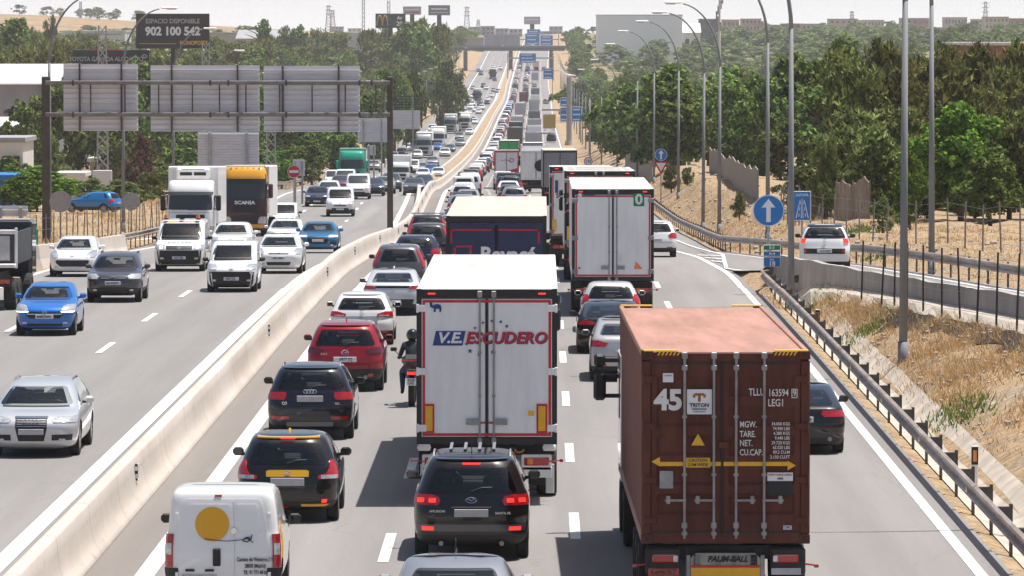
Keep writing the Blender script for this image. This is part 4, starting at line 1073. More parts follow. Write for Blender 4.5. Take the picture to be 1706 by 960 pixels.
# --- middle lane
r, S = car('sedan_car', T_SEDAN, 4.6, 1.80, 1.46, dict(patches=rk[:1], boxes=rb, rwb=.715, rwt=.91, side=((.08, .40, .20, .40), (.43, .68, .43, .68), (.71, 1.0, .71, .86)), handle=1, antenna=BLACK))
q = MB(); q.tube([(0, 2.3, 1.45), (0, 2.1, 1.66)], .008, 6); deco(r, 'whip_antenna', q, BLACK)
finish(r, S, paint('light_silver', (.30, .31, .33), .5), at_depth(757, 74), 73.0, 'silver saloon at the very bottom edge with a whip aerial on its roof', 'car')
r, S = car('suv_car', T_SUV, 4.68, 1.90, 1.73, dict(
    patches=[('tail_lamp', 'rear', [(.535, .58, .985), (.575, .54, .995), (.615, .58, .99), (.635, .70, .975)], REDL, dict(pair=1, off=.018)), ('brake_lamp', 'rear', H2(.56, .60, .62, .74), REDLIT, dict(pair=1, off=.026)), ('brake_lamp', 'rear', H2(.56, .60, .82, .93), REDLIT, dict(pair=1, off=.026)),
             ('shut_line', 'rear', H2(.375, .382, -.72, .72), BLACK, dict(off=.004, n=16)), ('bumper_strip', 'rear', H2(.29, .355, -.95, .95), GRY, dict(off=.010, n=16)), ('reflector', 'rear', H2(.30, .335, .66, .86), REDLIT, dict(pair=1, off=.018, lod=1))],
    boxes=[('number_plate', .465, .56, .125, PLATEG, 'rear', dict(out=.02)), ('brake_light', .925, .30, .03, REDLIT, 'rear', dict(out=.07)), ('badge', .585, .17, .085, CHROME, 'rear', dict(out=.02, ch=.035)), ('plate_trim', .515, .66, .03, BLACK, 'rear', dict(out=.02))],
    r=.365, trim=.27, rwb=.655, rwt=.885, ru=.84, rails=STEEL, wiper=1, spoiler='P', spokes=5, handle=1, crx=.34, cr=.30))
q = MB()
for k in range(4): q.box((-.36 + .24 * k, 2.1, 1.755), (.05, 1.5, .02))
deco(r, 'roof_rack_bar', q, STEEL)
text_obj('HYUNDAI', .04, on_rear(S, -.56, .83, .02), CHROME, r, bold=.02); text_obj('SANTA FE', .04, on_rear(S, .52, .80, .02), CHROME, r, bold=.02)
for x in (-.5, .5):
    q = MB(); q.cyl((x, .02, .30), (x, .12, .30), .04, .04, 14); deco(r, 'exhaust', q, STEEL)
q = MB(); q.tube([(0, .62, 1.72), (0, .5, 1.95)], .007, 6); deco(r, 'whip_antenna', q, BLACK)
finish(r, S, paint('deep_black', (.010, .007, .007), .1), at_depth(785, 89), 89.0, 'black SUV with brake lights lit close behind the white box trailer', 'car')
# --- outer lanes
r, S = car('suv_car', T_FAST, 4.36, 1.80, 1.56, dict(patches=[('tail_lamp', 'rear', [(.56, .60, .99), (.62, .5, .99), (.66, .8, .98)], REDL, dict(pair=1, off=.02))] + rear_kit([(.5, .9, 1), (.52, .9, 1)])[0][1:], boxes=rb, r=.35, rwb=.74, rwt=.90, handle=1, spoiler='P')); finish(r, S, paint('warm_silver', (.48, .47, .46), .4), at_depth(1042, 137), 136, 'grey sloping-back crossover half hidden behind the brown container', 'car')
r, S = car('coupe_car', T_FAST, 4.65, 1.86, 1.38, dict(patches=[('tail_lamp', 'rear', [(.575, .50, .985), (.62, .46, .985), (.655, .6, .97)], REDL, dict(pair=1, off=.014)), ('shut_line', 'rear', H2(.44, .447, -.8, .8), BLACK, dict(off=.004))], boxes=rb, rwb=.73, rwt=.92, r=.34, side=((.2, .66, .3, .66), (.69, 1.0, .69, .86)))); finish(r, S, BLK, at_depth(1017, 149), 148, 'black coupe seen over the silver crossover beside the brown container roof', 'car')
r, S = car('hatchback_car', T_HATCH, 4.2, 1.74, 1.50, dict(patches=[('tail_lamp', 'rear', [(.54, .74, 1.0), (.66, .78, 1.0), (.74, .86, .98)], REDL, dict(pair=1, off=.018)), ('shut_line', 'rear', H2(.42, .427, -.7, .7), BLACK, dict(off=.004))], boxes=rb, rwb=.66, rwt=.92, ru=.84, wiper=1, antenna=BLACK, handle=1)); finish(r, S, paint('silver_beige', (.66, .65, .63), .3), at_depth(1017, 160), 159, 'silver hatchback close behind the white trailer with the green zero square', 'car')
r, S = car('coupe_car', T_FAST, 4.65, 1.86, 1.39, dict(patches=[('tail_lamp', 'rear', [(.565, .52, .985), (.61, .46, .985), (.655, .5, .97)], REDL, dict(pair=1, off=.014)), ('shut_line', 'rear', H2(.46, .467, -.8, .8), BLACK, dict(off=.004)), ('diffuser', 'rear', H2(.17, .25, -.8, .8), BLACK, dict(off=.012))], boxes=[('number_plate', .53, .52, .115, PLATE, 'rear', dict(out=.016))], rwb=.73, rwt=.92, r=.345, side=((.2, .66, .3, .66), (.69, 1.0, .69, .86)), handle=1))
q = MB()
for x in (-.6, .6): q.cyl((x, -.02, .33), (x, .05, .33), .045, .045, 14)
deco(r, 'exhaust', q, STEEL); ptext(r, S, .53 * 1.39, '0734 HNX')
finish(r, S, BLK, at_depth(1331, 113), 112, 'black coupe passing between the brown container and the guardrail', 'car')
r, S = car('suv_car', T_HATCH, 4.15, 1.78, 1.62, dict(
    patches=[('tail_lamp', 'rear', H2(.60, .69, .78, .95), REDLIT, dict(pair=1, off=.03)), ('black_band', 'rear', H2(.37, .48, -.80, .80), BLACK, dict(off=.02)), ('reflector', 'rear', H2(.40, .455, .68, .80), REDL, dict(pair=1, off=.03)), ('black_roof', 'rear', H2(.94, .975, -.95, .95), BLACK, dict(off=.02))],
    boxes=[('number_plate', .43, .52, .115, PLATE, 'rear', dict(out=.05)), ('badge', .62, .10, .07, CHROME, 'rear', dict(out=.02))], r=.33, trim=.2, rwb=.70, rwt=.93, ru=.92, wiper=1, antenna=BLACK, mpaint=0, handle=1))
ptext(r, S, .43 * 1.62, '1151 HRZ', h=.07, out=.068); text_obj('500L', .05, on_rear(S, .0, .90, .02), CHROME, r, bold=.02)
q = MB(); q.loft([[(x, S.rear(min(.60, abs(x)), 1.5) + t * 1.8 + .05, 1.575 + .05 * math.sin(math.pi * min(1, t * 1.1))) for x in np.linspace(-.62, .62, 9)] for t in np.linspace(0, 1, 9)]); deco(r, 'black_roof', q, BLK, 0)
finish(r, S, W_, at_depth(1371, 191), 190, 'white small car with black roof climbing the entry ramp', 'car', yaw=-.062, z=zr(192) + .64)
r, S = car('suv_car', T_SUV, 4.3, 1.80, 1.60, dict(patches=rk, boxes=rb, r=.35, wiper=1, spoiler='P', handle=1)); finish(r, S, W_, at_depth(1092, 236), 235, 'white SUV ahead of the entry merge beside the trailer with the zero', 'car')

# --- oncoming cars
FS = lambda lampm=CLEARL, **k: front_kit([(.50, .56, .93), (.535, .50, .985), (.575, .66, .985)], [(.44, -.42, .42), (.50, -.48, .48), (.51, -.46, .46)], [(.23, -.5, .5), (.30, -.56, .56), (.34, -.5, .5)], lampm=lampm, **k)
T_EST = [(a, b if a < .9 else b * .9, c, d) for a, b, c, d in T_HATCH]
p, b = front_kit([(.495, .50, .95), (.53, .44, .985), (.575, .58, .985)], [(.24, -.29, .29), (.42, -.35, .35), (.545, -.35, .35), (.56, -.32, .32)], None, plate_z=.37, plate_m=PLATEG, badge=False)
p += [('air_intake', 'front', H2(.25, .33, .46, .90), BLACK, dict(pair=1, off=.01)), ('grille_rim', 'front', [(.552, -.37, .37), (.575, -.37, .37)], CHROME, dict(off=.016, lod=1))]
p += [('grille_bar', 'front', H2(z, z + .012, -.32, .32), STEEL, dict(off=.014, lod=1)) for z in (.44, .468, .496, .524)]
r, S = car('estate_car', T_EST, 4.93, 1.86, 1.47, dict(patches=p, boxes=b, r=.345, belt=.69, glass=GLASSL, rails=STEEL, handle=1, spokes=7, mu=.76, trim=.12, wb=(1.0, 3.86)))
rings(r, S, .50 * 1.47, 'front', r=.055, step=.075)
finish(r, S, paint('bright_silver', (.60, .60, .61), .4), at_depth(58, 112), 111, 'silver estate car with four ring grille closest on the oncoming side', 'car', away=False)
p, b = front_kit([(.455, .62, .95), (.50, .55, .985), (.575, .62, .985), (.60, .75, .97)], [(.34, -.5, .5), (.41, -.62, .62), (.475, -.52, .52)], [(.20, -.6, .6), (.24, -.62, .62)], plate_z=.375, gz=.455)
r, S = car('hatchback_car', T_HATCH, 3.84, 1.74, 1.50, dict(patches=p + [('lamp_strip', 'front', [(.455, .56, .93), (.475, .54, .96)], WARML, dict(pair=1, off=.02, lod=1)), ('chrome_bar', 'front', H2(.415, .43, -.58, .58), CHROME, dict(off=.02, lod=1))], boxes=b, r=.32, glass=GLASSL, trim=.14, cf=.5, mu=.78, handle=1))
ptext(r, S, .375 * 1.5, '5098 LWH', 'front', out=.045)
finish(r, S, BLU, at_depth(79, 158), 157, 'bright blue hatchback with sun glinting on its windscreen', 'car', away=False)
p, b = front_kit([(.50, .58, .97), (.55, .52, .985), (.60, .64, .97)], [(.485, -.45, .45), (.575, -.48, .48)], [(.24, -.45, .45), (.34, -.5, .5)], plate_z=.42, gz=.535)
p += [('chrome_bar', 'front', H2(.50, .52, .14, .44), CHROME, dict(pair=1, off=.02, lod=1))]
r, S = car('suv_car', T_SUV, 4.32, 1.80, 1.62, dict(patches=p, boxes=b, r=.35, glass=GLASSL, trim=.30, rails=BLACK, mu=.80, handle=1)); ptext(r, S, .42 * 1.62, '3614 GGT', 'front', out=.045)
finish(r, S, paint('graphite', (.07, .07, .085), .4), at_depth(192, 179), 178, 'graphite SUV with chrome winged grille between the blue and white hatchbacks', 'car', away=False)
p, b = front_kit([(.49, .60, .93), (.55, .58, .985), (.66, .80, .97)], [(.26, -.52, .52), (.36, -.70, .70), (.42, -.68, .68)], None, plate_z=.225, gz=.53)
r, S = car('hatchback_car', T_HATCH, 4.2, 1.77, 1.48, dict(patches=p, boxes=b, glass=GLASSL, trim=.16, cf=.55, mu=.78, handle=1)); finish(r, S, W_, at_depth(124, 202), 201, 'white hatchback with a wide black grille near the green bollards', 'car', away=False)
p, b = front_kit([(.425, .60, .95), (.50, .56, .985), (.52, .60, .98)], [(.425, -.52, .52), (.50, -.54, .54)], [(.33, -.45, .45), (.37, -.48, .48)], plate_z=.27, gz=.462)
r, S = car('panel_van', T_PANEL, 4.9, 1.92, 1.98, dict(patches=p + [('bumper_cover', 'front', [(.14, -.96, .96), (.41, -1, 1)], BLACK, dict(off=.008, n=16)), ('lit_lamp', 'front', H2(.44, .49, .66, .78), WARML, dict(pair=1, off=.02)), ('roof_band', 'front', H2(.945, .965, -.9, .9), YELC, dict(off=.008))], boxes=b, r=.34, trim=.14, belt=.60, top=.935, glass=GLASSL,
      side=((.78, 1.0, .78, .86), (.40, .74, .40, .74)), mz=.62, mu=.88, mpaint=0, bow=(.04, .14), crx=.18, cr=.12, norear=1))
for x in (-.62, 0, .62):
    q = MB(); q.cyl((x, 3.0, 1.97), (x, 3.0, 2.02), .10, .10, 14, 1); 
    if x: q.cyl((x, 3.0, 2.02), (x, 3.0, 2.15), .085, .07, 14, 0)
    deco(r, 'beacon', q, [ORANGE, BLACK], 0)
q = MB(); q.cyl((0, S.P('front', 0, .92).y, .915), (0, S.P('front', 0, .915).y + .035, .915), .075, .07, 18); deco(r, 'round_badge', q, CHROME)
q = MB(); S.patch(q, 'l', [(.55, .2, .85), (.9, .2, .75)], .01, 8); deco(r, 'yellow_flash', q, YELC); q = MB(); S.patch(q, 'r', [(.55, .2, .85), (.9, .2, .75)], .01, 8); deco(r, 'yellow_flash', q, YELC)
T_ = text_obj('AUXILIO RURAL', .09, (0, S.front(0, 1.09) + .02, 1.10), mat('grey_letters', (.25, .24, .30), .5), r, bold=.02, rz=math.pi)
ptext(r, S, .27 * 1.98, '1603 GBS', 'front', out=.045)
finish(r, S, W_, at_depth(301, 209), 208, 'white road-service van with orange roof beacons and headlights on', 'van', away=False)
p, b = front_kit([(.47, .60, .95), (.52, .56, .985), (.575, .68, .985)], [(.24, -.50, .50), (.36, -.52, .52)], None, plate_z=.29, gz=.49)
r, S = car('delivery_van', T_VAN, 3.9, 1.72, 1.74, dict(patches=[('bumper_cover', 'front', [(.12, -.96, .96), (.38, -1, 1), (.43, -.9, .9)], BLACK, dict(off=.008, n=16))] + p, boxes=b, r=.31, trim=.13, belt=.625, top=.93, glass=GLASSL, side=((.78, 1.0, .78, .86),), mz=.62, mu=.88, mpaint=0, bow=(.04, .14), crx=.18, cr=.12, darkrim=True, norear=1))
ptext(r, S, .29 * 1.74, '0467 JCS', 'front', out=.045); euband(r, S, .29 * 1.74, 'front')
finish(r, S, W_, at_depth(388, 187), 186, 'small white van with black bumper ahead of the hybrid saloon, oncoming', 'van', away=False)
p, b = front_kit([(.52, .60, .96), (.57, .56, .985), (.60, .62, .98)], [(.34, -.56, .56), (.42, -.62, .62), (.46, -.5, .5)], None, plate_z=.30, gz=.52)
r, S = car('suv_car', T_SUV, 4.25, 1.80, 1.56, dict(patches=p, boxes=b, r=.34, glass=GLASSL, trim=.22, handle=1)); finish(r, S, W_, at_depth(386, 232), 231, 'white crossover with a wide black mouth next to the lit road-service van', 'car', away=False)
p, b = front_kit([(.50, .66, .95), (.55, .60, .985), (.64, .78, .98)], [(.50, -.40, .40), (.525, -.46, .46)], [(.22, -.50, .50), (.30, -.54, .54)], plate_z=.40, gz=.53)
r, S = car('hatchback_car', T_FAST, 4.46, 1.75, 1.49, dict(patches=p, boxes=b, glass=GLASSL, trim=.13, rwb=.735, rwt=.92, side=((.08, .40, .24, .40), (.43, .68, .43, .68), (.71, 1.0, .71, .86)), handle=1)); ptext(r, S, .40 * 1.49, '1091 DXS', 'front', out=.045); finish(r, S, W_, at_depth(466, 206), 205, 'white hybrid saloon with slim grille behind the small white van, oncoming', 'car', away=False)
p, b = front_kit([(.50, .56, .97), (.545, .50, .985), (.58, .62, .98)], [(.30, -.42, .42), (.40, -.54, .54), (.52, -.50, .50)], None, plate_z=.40, gz=.53, badge=False)
p += [('air_intake', 'front', H2(.25, .36, .60, .92), BLACK, dict(pair=1, off=.01)), ('lit_lamp', 'front', H2(.525, .55, .60, .95), WARML, dict(pair=1, off=.02, lod=1))]
r, S = car('hatchback_car', T_HATCH, 4.34, 1.82, 1.44, dict(patches=p, boxes=b, glass=GLASSL, trim=.14, r=.335, handle=1)); rings(r, S, .495 * 1.44, 'front', r=.04, step=.055); finish(r, S, TEAL, at_depth(531, 247), 246, 'petrol blue hatchback with ring badge in the lane beside the median, oncoming', 'car', away=False)
# ---------------------------------------------------------------- lorries seen from behind
def boxpart(name, parent, c, d, m, ch=.01, lod=0):
    q = MB(); q.box(c, d, 0, ch); o = q.build(name, m, parent); o['lod'] = lod; return o
def truck_wheels(root, ys, W=2.5, r=.50, dual=False):
    for y in ys:
        for sg in (-1, 1): add_wheel(root, sg * (W / 2 - .19), y, r, .38, 8, True)
def tractor(root, y0, cabm, W=2.48, H=3.55, deflector=True, mx=.08):
    """cab, roof deflector, mirrors and wheels of a tractor whose back is at y0"""
    q = MB(); q.box((0, y0 + .4, .75), (.9, 5.0, .3), 0, .02); q.box((0, y0 + 1.6, .62), (2.2, 2.6, .55), 0, .05); q.build('tractor_frame', CHASSIS, root)
    q = MB(); q.box((0, y0 + 1.35, (.9 + H) / 2), (W, 2.2, H - .9), 0, .14); o = q.build('cab', cabm, root)
    if deflector:
        q = MB(); q.prism([(y0 + .3, H - .02), (y0 + 2.1, H - .02), (y0 + 1.7, H + .12), (y0 + .35, H + .42)], -W / 2 + .12, W / 2 - .12, axis='x'); q.build('roof_deflector', cabm, root)
    for sg in (-1, 1):
        q = MB(); q.box((sg * (W / 2 + mx), y0 + 2.15, 2.55), (.22, .14, .50), 0, .05); q.box((sg * (W / 2 + mx), y0 + 2.15, 3.0), (.2, .14, .24), 0, .05); q.box((sg * (W / 2 + mx / 2), y0 + 2.15, 2.72), (mx + .12, .06, .07)); q.box((sg * (W / 2 + mx / 2), y0 + 2.15, 2.38), (mx + .12, .06, .07)); q.box((sg * (W / 2 + mx / 2), y0 + 2.15, 3.0), (mx + .12, .06, .07)); q.build('mirror', BLACK, root)
        q = MB(); q.box((sg * (W / 2 + .006), y0 + 1.7, 2.45), (.012, 1.0, .8), 0, .004); q.build('side_window', GLASS, root)
    truck_wheels(root, (y0 - .6, y0 + 1.9), 2.45)
def trailer(name, W=2.58, L=13.6, H=4.0, floor=1.12, body=WHITEP, roof=ROOFW, frame=CHASSIS, doors=True, doorm=WHITEP, tape=REDT, rods=(-.14, .14), hinges=STEEL, cabm=None, bumperm=CHASSIS, detail=2, axles=(2.2, 3.5, 4.8), slats=True, hingez=(.30, 1.35, 2.52)):
    root = empty(name); hb = H - floor
    q = MB(); q.box((0, L / 2 + .06, floor + hb / 2 - .03), (W, L - .12, hb - .06), 0, .02); o = q.build('box', body, root)
    q = MB(); n = 16 if slats else 1
    q.box((0, L / 2, H - .02), (W + .02, L, .05), 0, .015)
    if slats and detail >= 2:
        for k in range(14): q.box((0, .5 + (L - .8) * k / 13, H + .008), (W - .3, .05, .012), 0, .004)
        for x in (-W * .34, W * .34): q.box((x, L / 2, H + .008), (.04, L - .3, .012), 0, .004)
    q.build('roof', roof, root)
    # rear frame
    t = .09
    q = MB(); q.box((-W / 2 + t / 2, .04, floor + hb / 2), (t, .12, hb)); q.box((W / 2 - t / 2, .04, floor + hb / 2), (t, .12, hb)); q.box((0, .04, H - .09), (W - 2 * t, .12, .16)); q.box((0, .04, floor + .06), (W - 2 * t, .12, .12))
    q.build('rear_frame', frame, root)
    z0, z1 = floor + .14, H - .19; wd = W / 2 - t
    if doors:
        for sg in (-1, 1):
            q = MB(); q.box((sg * (wd / 2 + .012), .0, (z0 + z1) / 2), (wd - .036, .06, z1 - z0), 0, .012); d = q.build('door', doorm, root)
            if detail >= 2:
                for z in hingez:
                    q = MB(); q.box((sg * (W / 2 - .10), -.045, floor + z), (.17, .03, .13), 0, .01); q.box((sg * (W / 2 - .02), -.04, floor + z), (.05, .06, .16), 0, .01); q.build('hinge', hinges, d)
                for rx in rods:
                    if rx * sg > 0:
                        q = MB(); q.cyl((rx, -.055, floor + .03), (rx, -.055, H - .06), .018, .018, 8)
                        for z in (floor + .06, H - .10): q.box((rx, -.05, z), (.09, .06, .12), 0, .01)
                        for z in (floor + .9, floor + 1.7): q.box((rx, -.045, z), (.06, .05, .05), 0, .008)
                        q.build('lock_rod', STEEL, d)
                        q = MB(); q.box((rx + sg * .12, -.06, floor + .42), (.26, .05, .11), 0, .01); q.build('door_handle', STEEL, d)
        if tape:
            q = MB(); e = .05; a = W / 2 - t - .02; y = -.034
            q.box((0, y, z1 - .04), (2 * a, .006, e)); q.box((0, y, z0 + .04), (2 * a, .006, e))
            q.box((-a + e / 2, y, (z0 + z1) / 2), (e, .006, z1 - z0 - .13)); q.box((a - e / 2, y, (z0 + z1) / 2), (e, .006, z1 - z0 - .13))
            q.build('reflective_border', tape, root)
        q = MB(); q.box((0, -.012, (z0 + z1) / 2), (.035, .03, z1 - z0)); q.build('door_seal', BLACK, root)
    # running gear
    q = MB()
    for x in (-.48, .48): q.box((x, L * .46, .95), (.12, L * .9, .22))
    q.box((0, .1, .62), (2.3, .12, .16)); q.box((0, .45, .98), (W - .1, .12, .18)); q.box((-.5, .12, .80), (.08, .1, .35)); q.box((.5, .12, .80), (.08, .1, .35))
    q.build('chassis', CHASSIS, root)
    q = MB(); q.box((0, .03, .60), (2.42, .06, .20), 0, .01); q.build('rear_bumper', bumperm, root)
    for sg in (-1, 1):
        q = MB(); q.box((sg * .92, -.005, .80), (.46, .05, .15), 0, .015); o = q.build('tail_lamp', REDL, root)
        if detail >= 2: boxpart('lamp_segment', o, (sg * .80, -.034, .80), (.10, .01, .11), AMBER)
        q = MB(); q.box((sg * .98, 1.35, .52), (.42, .02, .55), 0, .005); q.build('mud_flap', BLACK, root)
        if detail >= 2:
            q = MB(); q.tube([(sg * 1.15, 0, .8), (sg * 1.36, -.02, .82)], .012, 6); q.box((sg * 1.38, -.02, .82), (.07, .05, .06), 0, .01); q.build('marker_lamp', [REDL], root)
            boxpart('corner_lamp', root, (sg * (W / 2 - .28), -.026, H - .09), (.14, .012, .03), REDLIT)
    truck_wheels(root, axles, W)
    tractor(root, L - 1.4, cabm or WHITEP)
    root['L'] = L + 2.2
    return root
def place_truck(root, px, Y, label, L, cat='truck', yaw=0.0, group=None):
    class _S: pass
    seat(root, at_depth(px, Y), Y, True, L, yaw); tag(root, label, cat, group); HERO.append((root.location.x, Y, L, True)); return root
def star(q, x, z, r, y, mi=0):
    pts = []
    for k in range(10):
        a = math.pi / 2 + k * math.pi / 5; rr = r if k % 2 == 0 else r * .4; pts.append((x + rr * math.cos(a), z + rr * math.sin(a)))
    q.prism(pts, y - .004, y, mi)
LB = mat('lettering_blue', (.012, .045, .20), .45); LR = mat('lettering_red', (.50, .012, .02), .45)

# --- white box trailer with the haulier's name
FBLK = mat('rear_frame_black', (.016, .016, .018), .5, var=.4, scale=5)
r = trailer('box_trailer_truck', W=2.60, L=16.4, body=WHITEP, doorm=WHITEP, frame=FBLK, rods=(-.13, .13), hinges=WHITEP, bumperm=WHITED)
y = -.037
q = MB(); q.prism([(-1.0, 2.95), (-.45, 2.95), (-.39, 3.22), (-.94, 3.22)], y - .004, y); q.build('name_panel', LB, r)
text_obj('V.E.', .19, (-.69, y - .006, 3.085), WHITESIGN, r, bold=.05, shear=.25, extr=.003, sx=1.1)
text_obj('ESCUDERO', .205, (.35, y - .006, 3.085), LR, r, bold=.045, shear=.22, extr=.003, sx=.97, space=1.06)
text_obj('ESCUDERO', .205, (.366, y - .001, 3.072), LB, r, bold=.045, shear=.22, extr=.002, sx=.97, space=1.06)
q = MB()
for u, v, s_ in ((260, 234, .8), (283, 219, .8), (308, 214, .8), (334, 216, .9), (351, 229, 1), (242, 254, .8), (236, 280, .9), (246, 300, 1.2), (272, 310, 1.0), (310, 303, 1.0)): star(q, (u - 294) / 154.6, 4 - (v - 122) / 154.6, .042 * s_, y)
q.build('star_emblem', LB, r)
q = MB(); ep = [(-.10, .02), (-.11, .10), (-.06, .09), (-.05, .03), (-.02, .05), (.05, .06), (.10, .04), (.115, -.02), (.105, -.09), (.075, -.09), (.07, -.03), (.01, -.03), (.005, -.09), (-.03, -.09), (-.035, -.02), (-.06, -.01), (-.085, -.005)]
q.prism([(-.95 + a * 1.0, 3.66 + b) for a, b in ep], y - .004, y); q.build('elephant_emblem', LB, r)
for x in (-1.07, 1.02):
    boxpart('reflector_board', r, (x, y - .004, 1.60), (.20, .012, .54), REDT, 0); boxpart('reflector_panel', r, (x, y - .012, 1.60), (.13, .008, .46), YEL, 0)
boxpart('warning_label', r, (.82, y - .003, 1.68), (.17, .006, .20), WHITESIGN, 0); boxpart('label_print', r, (.82, y - .007, 1.70), (.12, .004, .10), YEL, 0)
q = MB(); q.box((-.15, y - .004, 1.52), (.26, .006, .035)); q.box((.15, y - .004, 1.52), (.26, .006, .035)); q.build('red_bar', REDT, r)
for sg in (-1, 1):
    q = MB(); q.box((sg * 1.16, -.02, 1.06), (.24, .08, .12), 0, .02); q.box((sg * 1.16, -.07, 1.06), (.26, .03, .02)); q.build('dock_buffer', WHITED, r)
    q = MB(); q.box((sg * .92, .02, .78), (.56, .04, .30), 0, .02); q.build('lamp_board', WHITED, r)
    q = MB(); q.tube([(sg * .6 + .08 * math.cos(t), -.03, 1.03 - .06 * math.sin(t)) for t in np.linspace(0, math.pi, 7)], .02, 6); q.build('tow_hook', mat('hook_ochre', (.30, .16, .02), .6), r)
    q = MB(); q.box((sg * 1.17, .8, .42), (.16, .03, .55), 0, .01); q.build('mud_guard', WHITED, r)
place_truck(r, 811, 100, 'white box trailer lorry with a haulier name, stars and elephant on its doors', 18.6)

# --- brown shipping container
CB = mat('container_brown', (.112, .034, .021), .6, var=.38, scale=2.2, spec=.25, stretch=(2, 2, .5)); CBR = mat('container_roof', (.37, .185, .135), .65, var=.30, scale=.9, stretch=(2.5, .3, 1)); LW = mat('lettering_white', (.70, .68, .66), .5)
r = empty('container_truck'); W, L, H, F0 = 2.50, 13.7, 3.99, 1.12
q = MB(); rows = []      # corrugated sides
for sg in (-1, 1):
    pr = []; yv = .12
    while yv < L - .15:
        for a, b in ((0, 0), (.10, 0), (.14, .035), (.24, .035)): pr.append((yv + a, b))
        yv += .28
    q.loft([[(sg * (W / 2 - .015 - b), a, z) for a, b in pr] for z in (F0 + .16, H - .10)])
o = q.build('side_panel', mat('container_side', (.17, .055, .038), .6, var=.25, scale=1.4), r)
q = MB(); rows = []; yv = .15; pr = []
while yv < L - .2:
    for a, b in ((0, 0), (.07, 0), (.09, .018), (.17, .018)): pr.append((yv + a, b))
    yv += .209
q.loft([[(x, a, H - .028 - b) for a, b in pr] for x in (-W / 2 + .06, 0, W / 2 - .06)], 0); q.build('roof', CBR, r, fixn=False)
q = MB()
for x in (-W / 2 + .04, W / 2 - .04): q.box((x, L / 2, H - .05), (.08, L - .1, .10), 0, .01); q.box((x, L / 2, F0 + .08), (.08, L - .1, .16), 0, .01)
q.build('side_rail', CBR, r)
q = MB()
for x in (-W / 2 + .07, W / 2 - .07):
    q.box((x, .07, (F0 + H) / 2), (.14, .14, H - F0 - .30), 0, .01)
q.box((0, .07, H - .10), (W - .26, .14, .14), 0, .01); q.box((0, .07, F0 + .09), (W - .26, .14, .17), 0, .01)
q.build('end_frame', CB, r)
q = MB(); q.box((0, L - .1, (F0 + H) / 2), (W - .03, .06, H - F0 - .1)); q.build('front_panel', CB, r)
for x in (-W / 2 + .085, W / 2 - .085):
    for z in (F0 + .07, H - .06):
        for yy in (.08, L - .08):
            q = MB(); q.box((x, yy, z), (.18, .18, .14), 0, .012); 
            if yy < 1: q.box((x, -.012, z), (.05, .004, .07), 1)
            q.build('corner_casting', [CB, BLACK], r)
boxpart('yellow_marking', r, (-W / 2 + .28, .02, H + .005), (.5, .18, .022), YEL, .004); boxpart('yellow_marking', r, (W / 2 - .28, .02, H + .005), (.5, .18, .022), YEL, .004)
boxpart('yellow_marking', r, (-W / 2 + .30, L - .1, H + .005), (.55, .2, .022), YEL, .004); boxpart('yellow_marking', r, (W / 2 - .3, L - .1, H + .005), (.5, .2, .022), YEL, .004)
boxpart('inner_panel', r, (0, .05, (F0 + H) / 2), (W - .2, .02, H - F0 - .2), BLACK, 0)
z0, z1 = F0 + .19, H - .19
def cx(u): return (u - 498) / 209.
def cz(v): return 3.98 - (v - 250) / 209.
for sg, xa, xb in ((-1, -1.10, -.075), (1, -.03, 1.10)):
    q = MB(); zz = z0; pr = [(z0, 0)]
    for k in range(5):
        c0 = z0 + .24 + k * (z1 - z0 - .3) / 5
        pr += [(c0, 0), (c0 + .05, .035), (c0 + .27, .035), (c0 + .32, 0)]
    pr.append((z1, 0)); 
    q.loft([[(x, .0 + b * (1 if .01 < k < 2.5 else 0), z) for z, b in pr] for k, x in ((0, xa), (.005, xa + .07), (1, xa + .11), (2, xb - .11), (3, xb - .07), (4, xb))])
    d = q.build('door', CB, r, fixn=False)
    q = MB(); q.box(((xa + xb) / 2, .012, z1 + .01), (xb - xa, .03, .03)); q.box(((xa + xb) / 2, .012, z0 - .01), (xb - xa, .03, .03)); q.build('door_gasket', BLACK, d)
    for z in (F0 + .35, F0 + .95, F0 + 1.75, F0 + 2.45):
        q = MB(); q.box((sg * (W / 2 - .13), -.012, z), (.20, .03, .10), 0, .01); q.cyl((sg * (W / 2 - .035), -.012, z - .09), (sg * (W / 2 - .035), -.012, z + .09), .022, .022, 8); q.build('hinge', CB, d)
    for u in ((370, 461) if sg < 0 else (530, 617)):
        x = cx(u)
        q = MB(); q.cyl((x, -.05, F0 + .08), (x, -.05, H - .06), .021, .021, 10)
        for v, s_ in ((262, .10), (300, .08), (790, .09), (815, .06)): q.box((x, -.04, cz(v)), (.085, .06, s_), 0, .01)
        for v in (452, 632): q.box((x, -.045, cz(v)), (.075, .045, .045), 0, .008)
        q.build('lock_rod', STEEL, d)
        q = MB(); dx = -.24 if u in (370, 461) else .24
        q.box((x + dx * .55, -.065, cz(712)), (.32, .03, .035), 0, .008); q.box((x + dx, -.06, cz(710)), (.06, .05, .12), 0, .01); q.build('lock_handle', STEEL, d)
boxpart('door_seal', r, (-.052, -.004, (z0 + z1) / 2), (.04, .03, z1 - z0), BLACK, .005)
boxpart('lock_plate', r, (-.03, -.03, cz(540)), (.16, .03, .10), CB, .01)
y = -.005
def ct(s, h, u, v, align='CENTER', bold=.02, sx=.9, m=LW, yy=None): return text_obj(s, h, (cx(u), (y if yy is None else yy) - .006, cz(v)), m, r, bold=bold, align=align, sx=sx, extr=.004)
ct('45', .29, 320, 403, bold=.06, sx=1.0)
ct('TLLU', .105, 569, 377, 'LEFT', sx=.70); ct('163594', .105, 629, 379, 'LEFT', sx=.68); ct('LEG1', .105, 628, 410, 'LEFT', sx=.74)
q = MB()
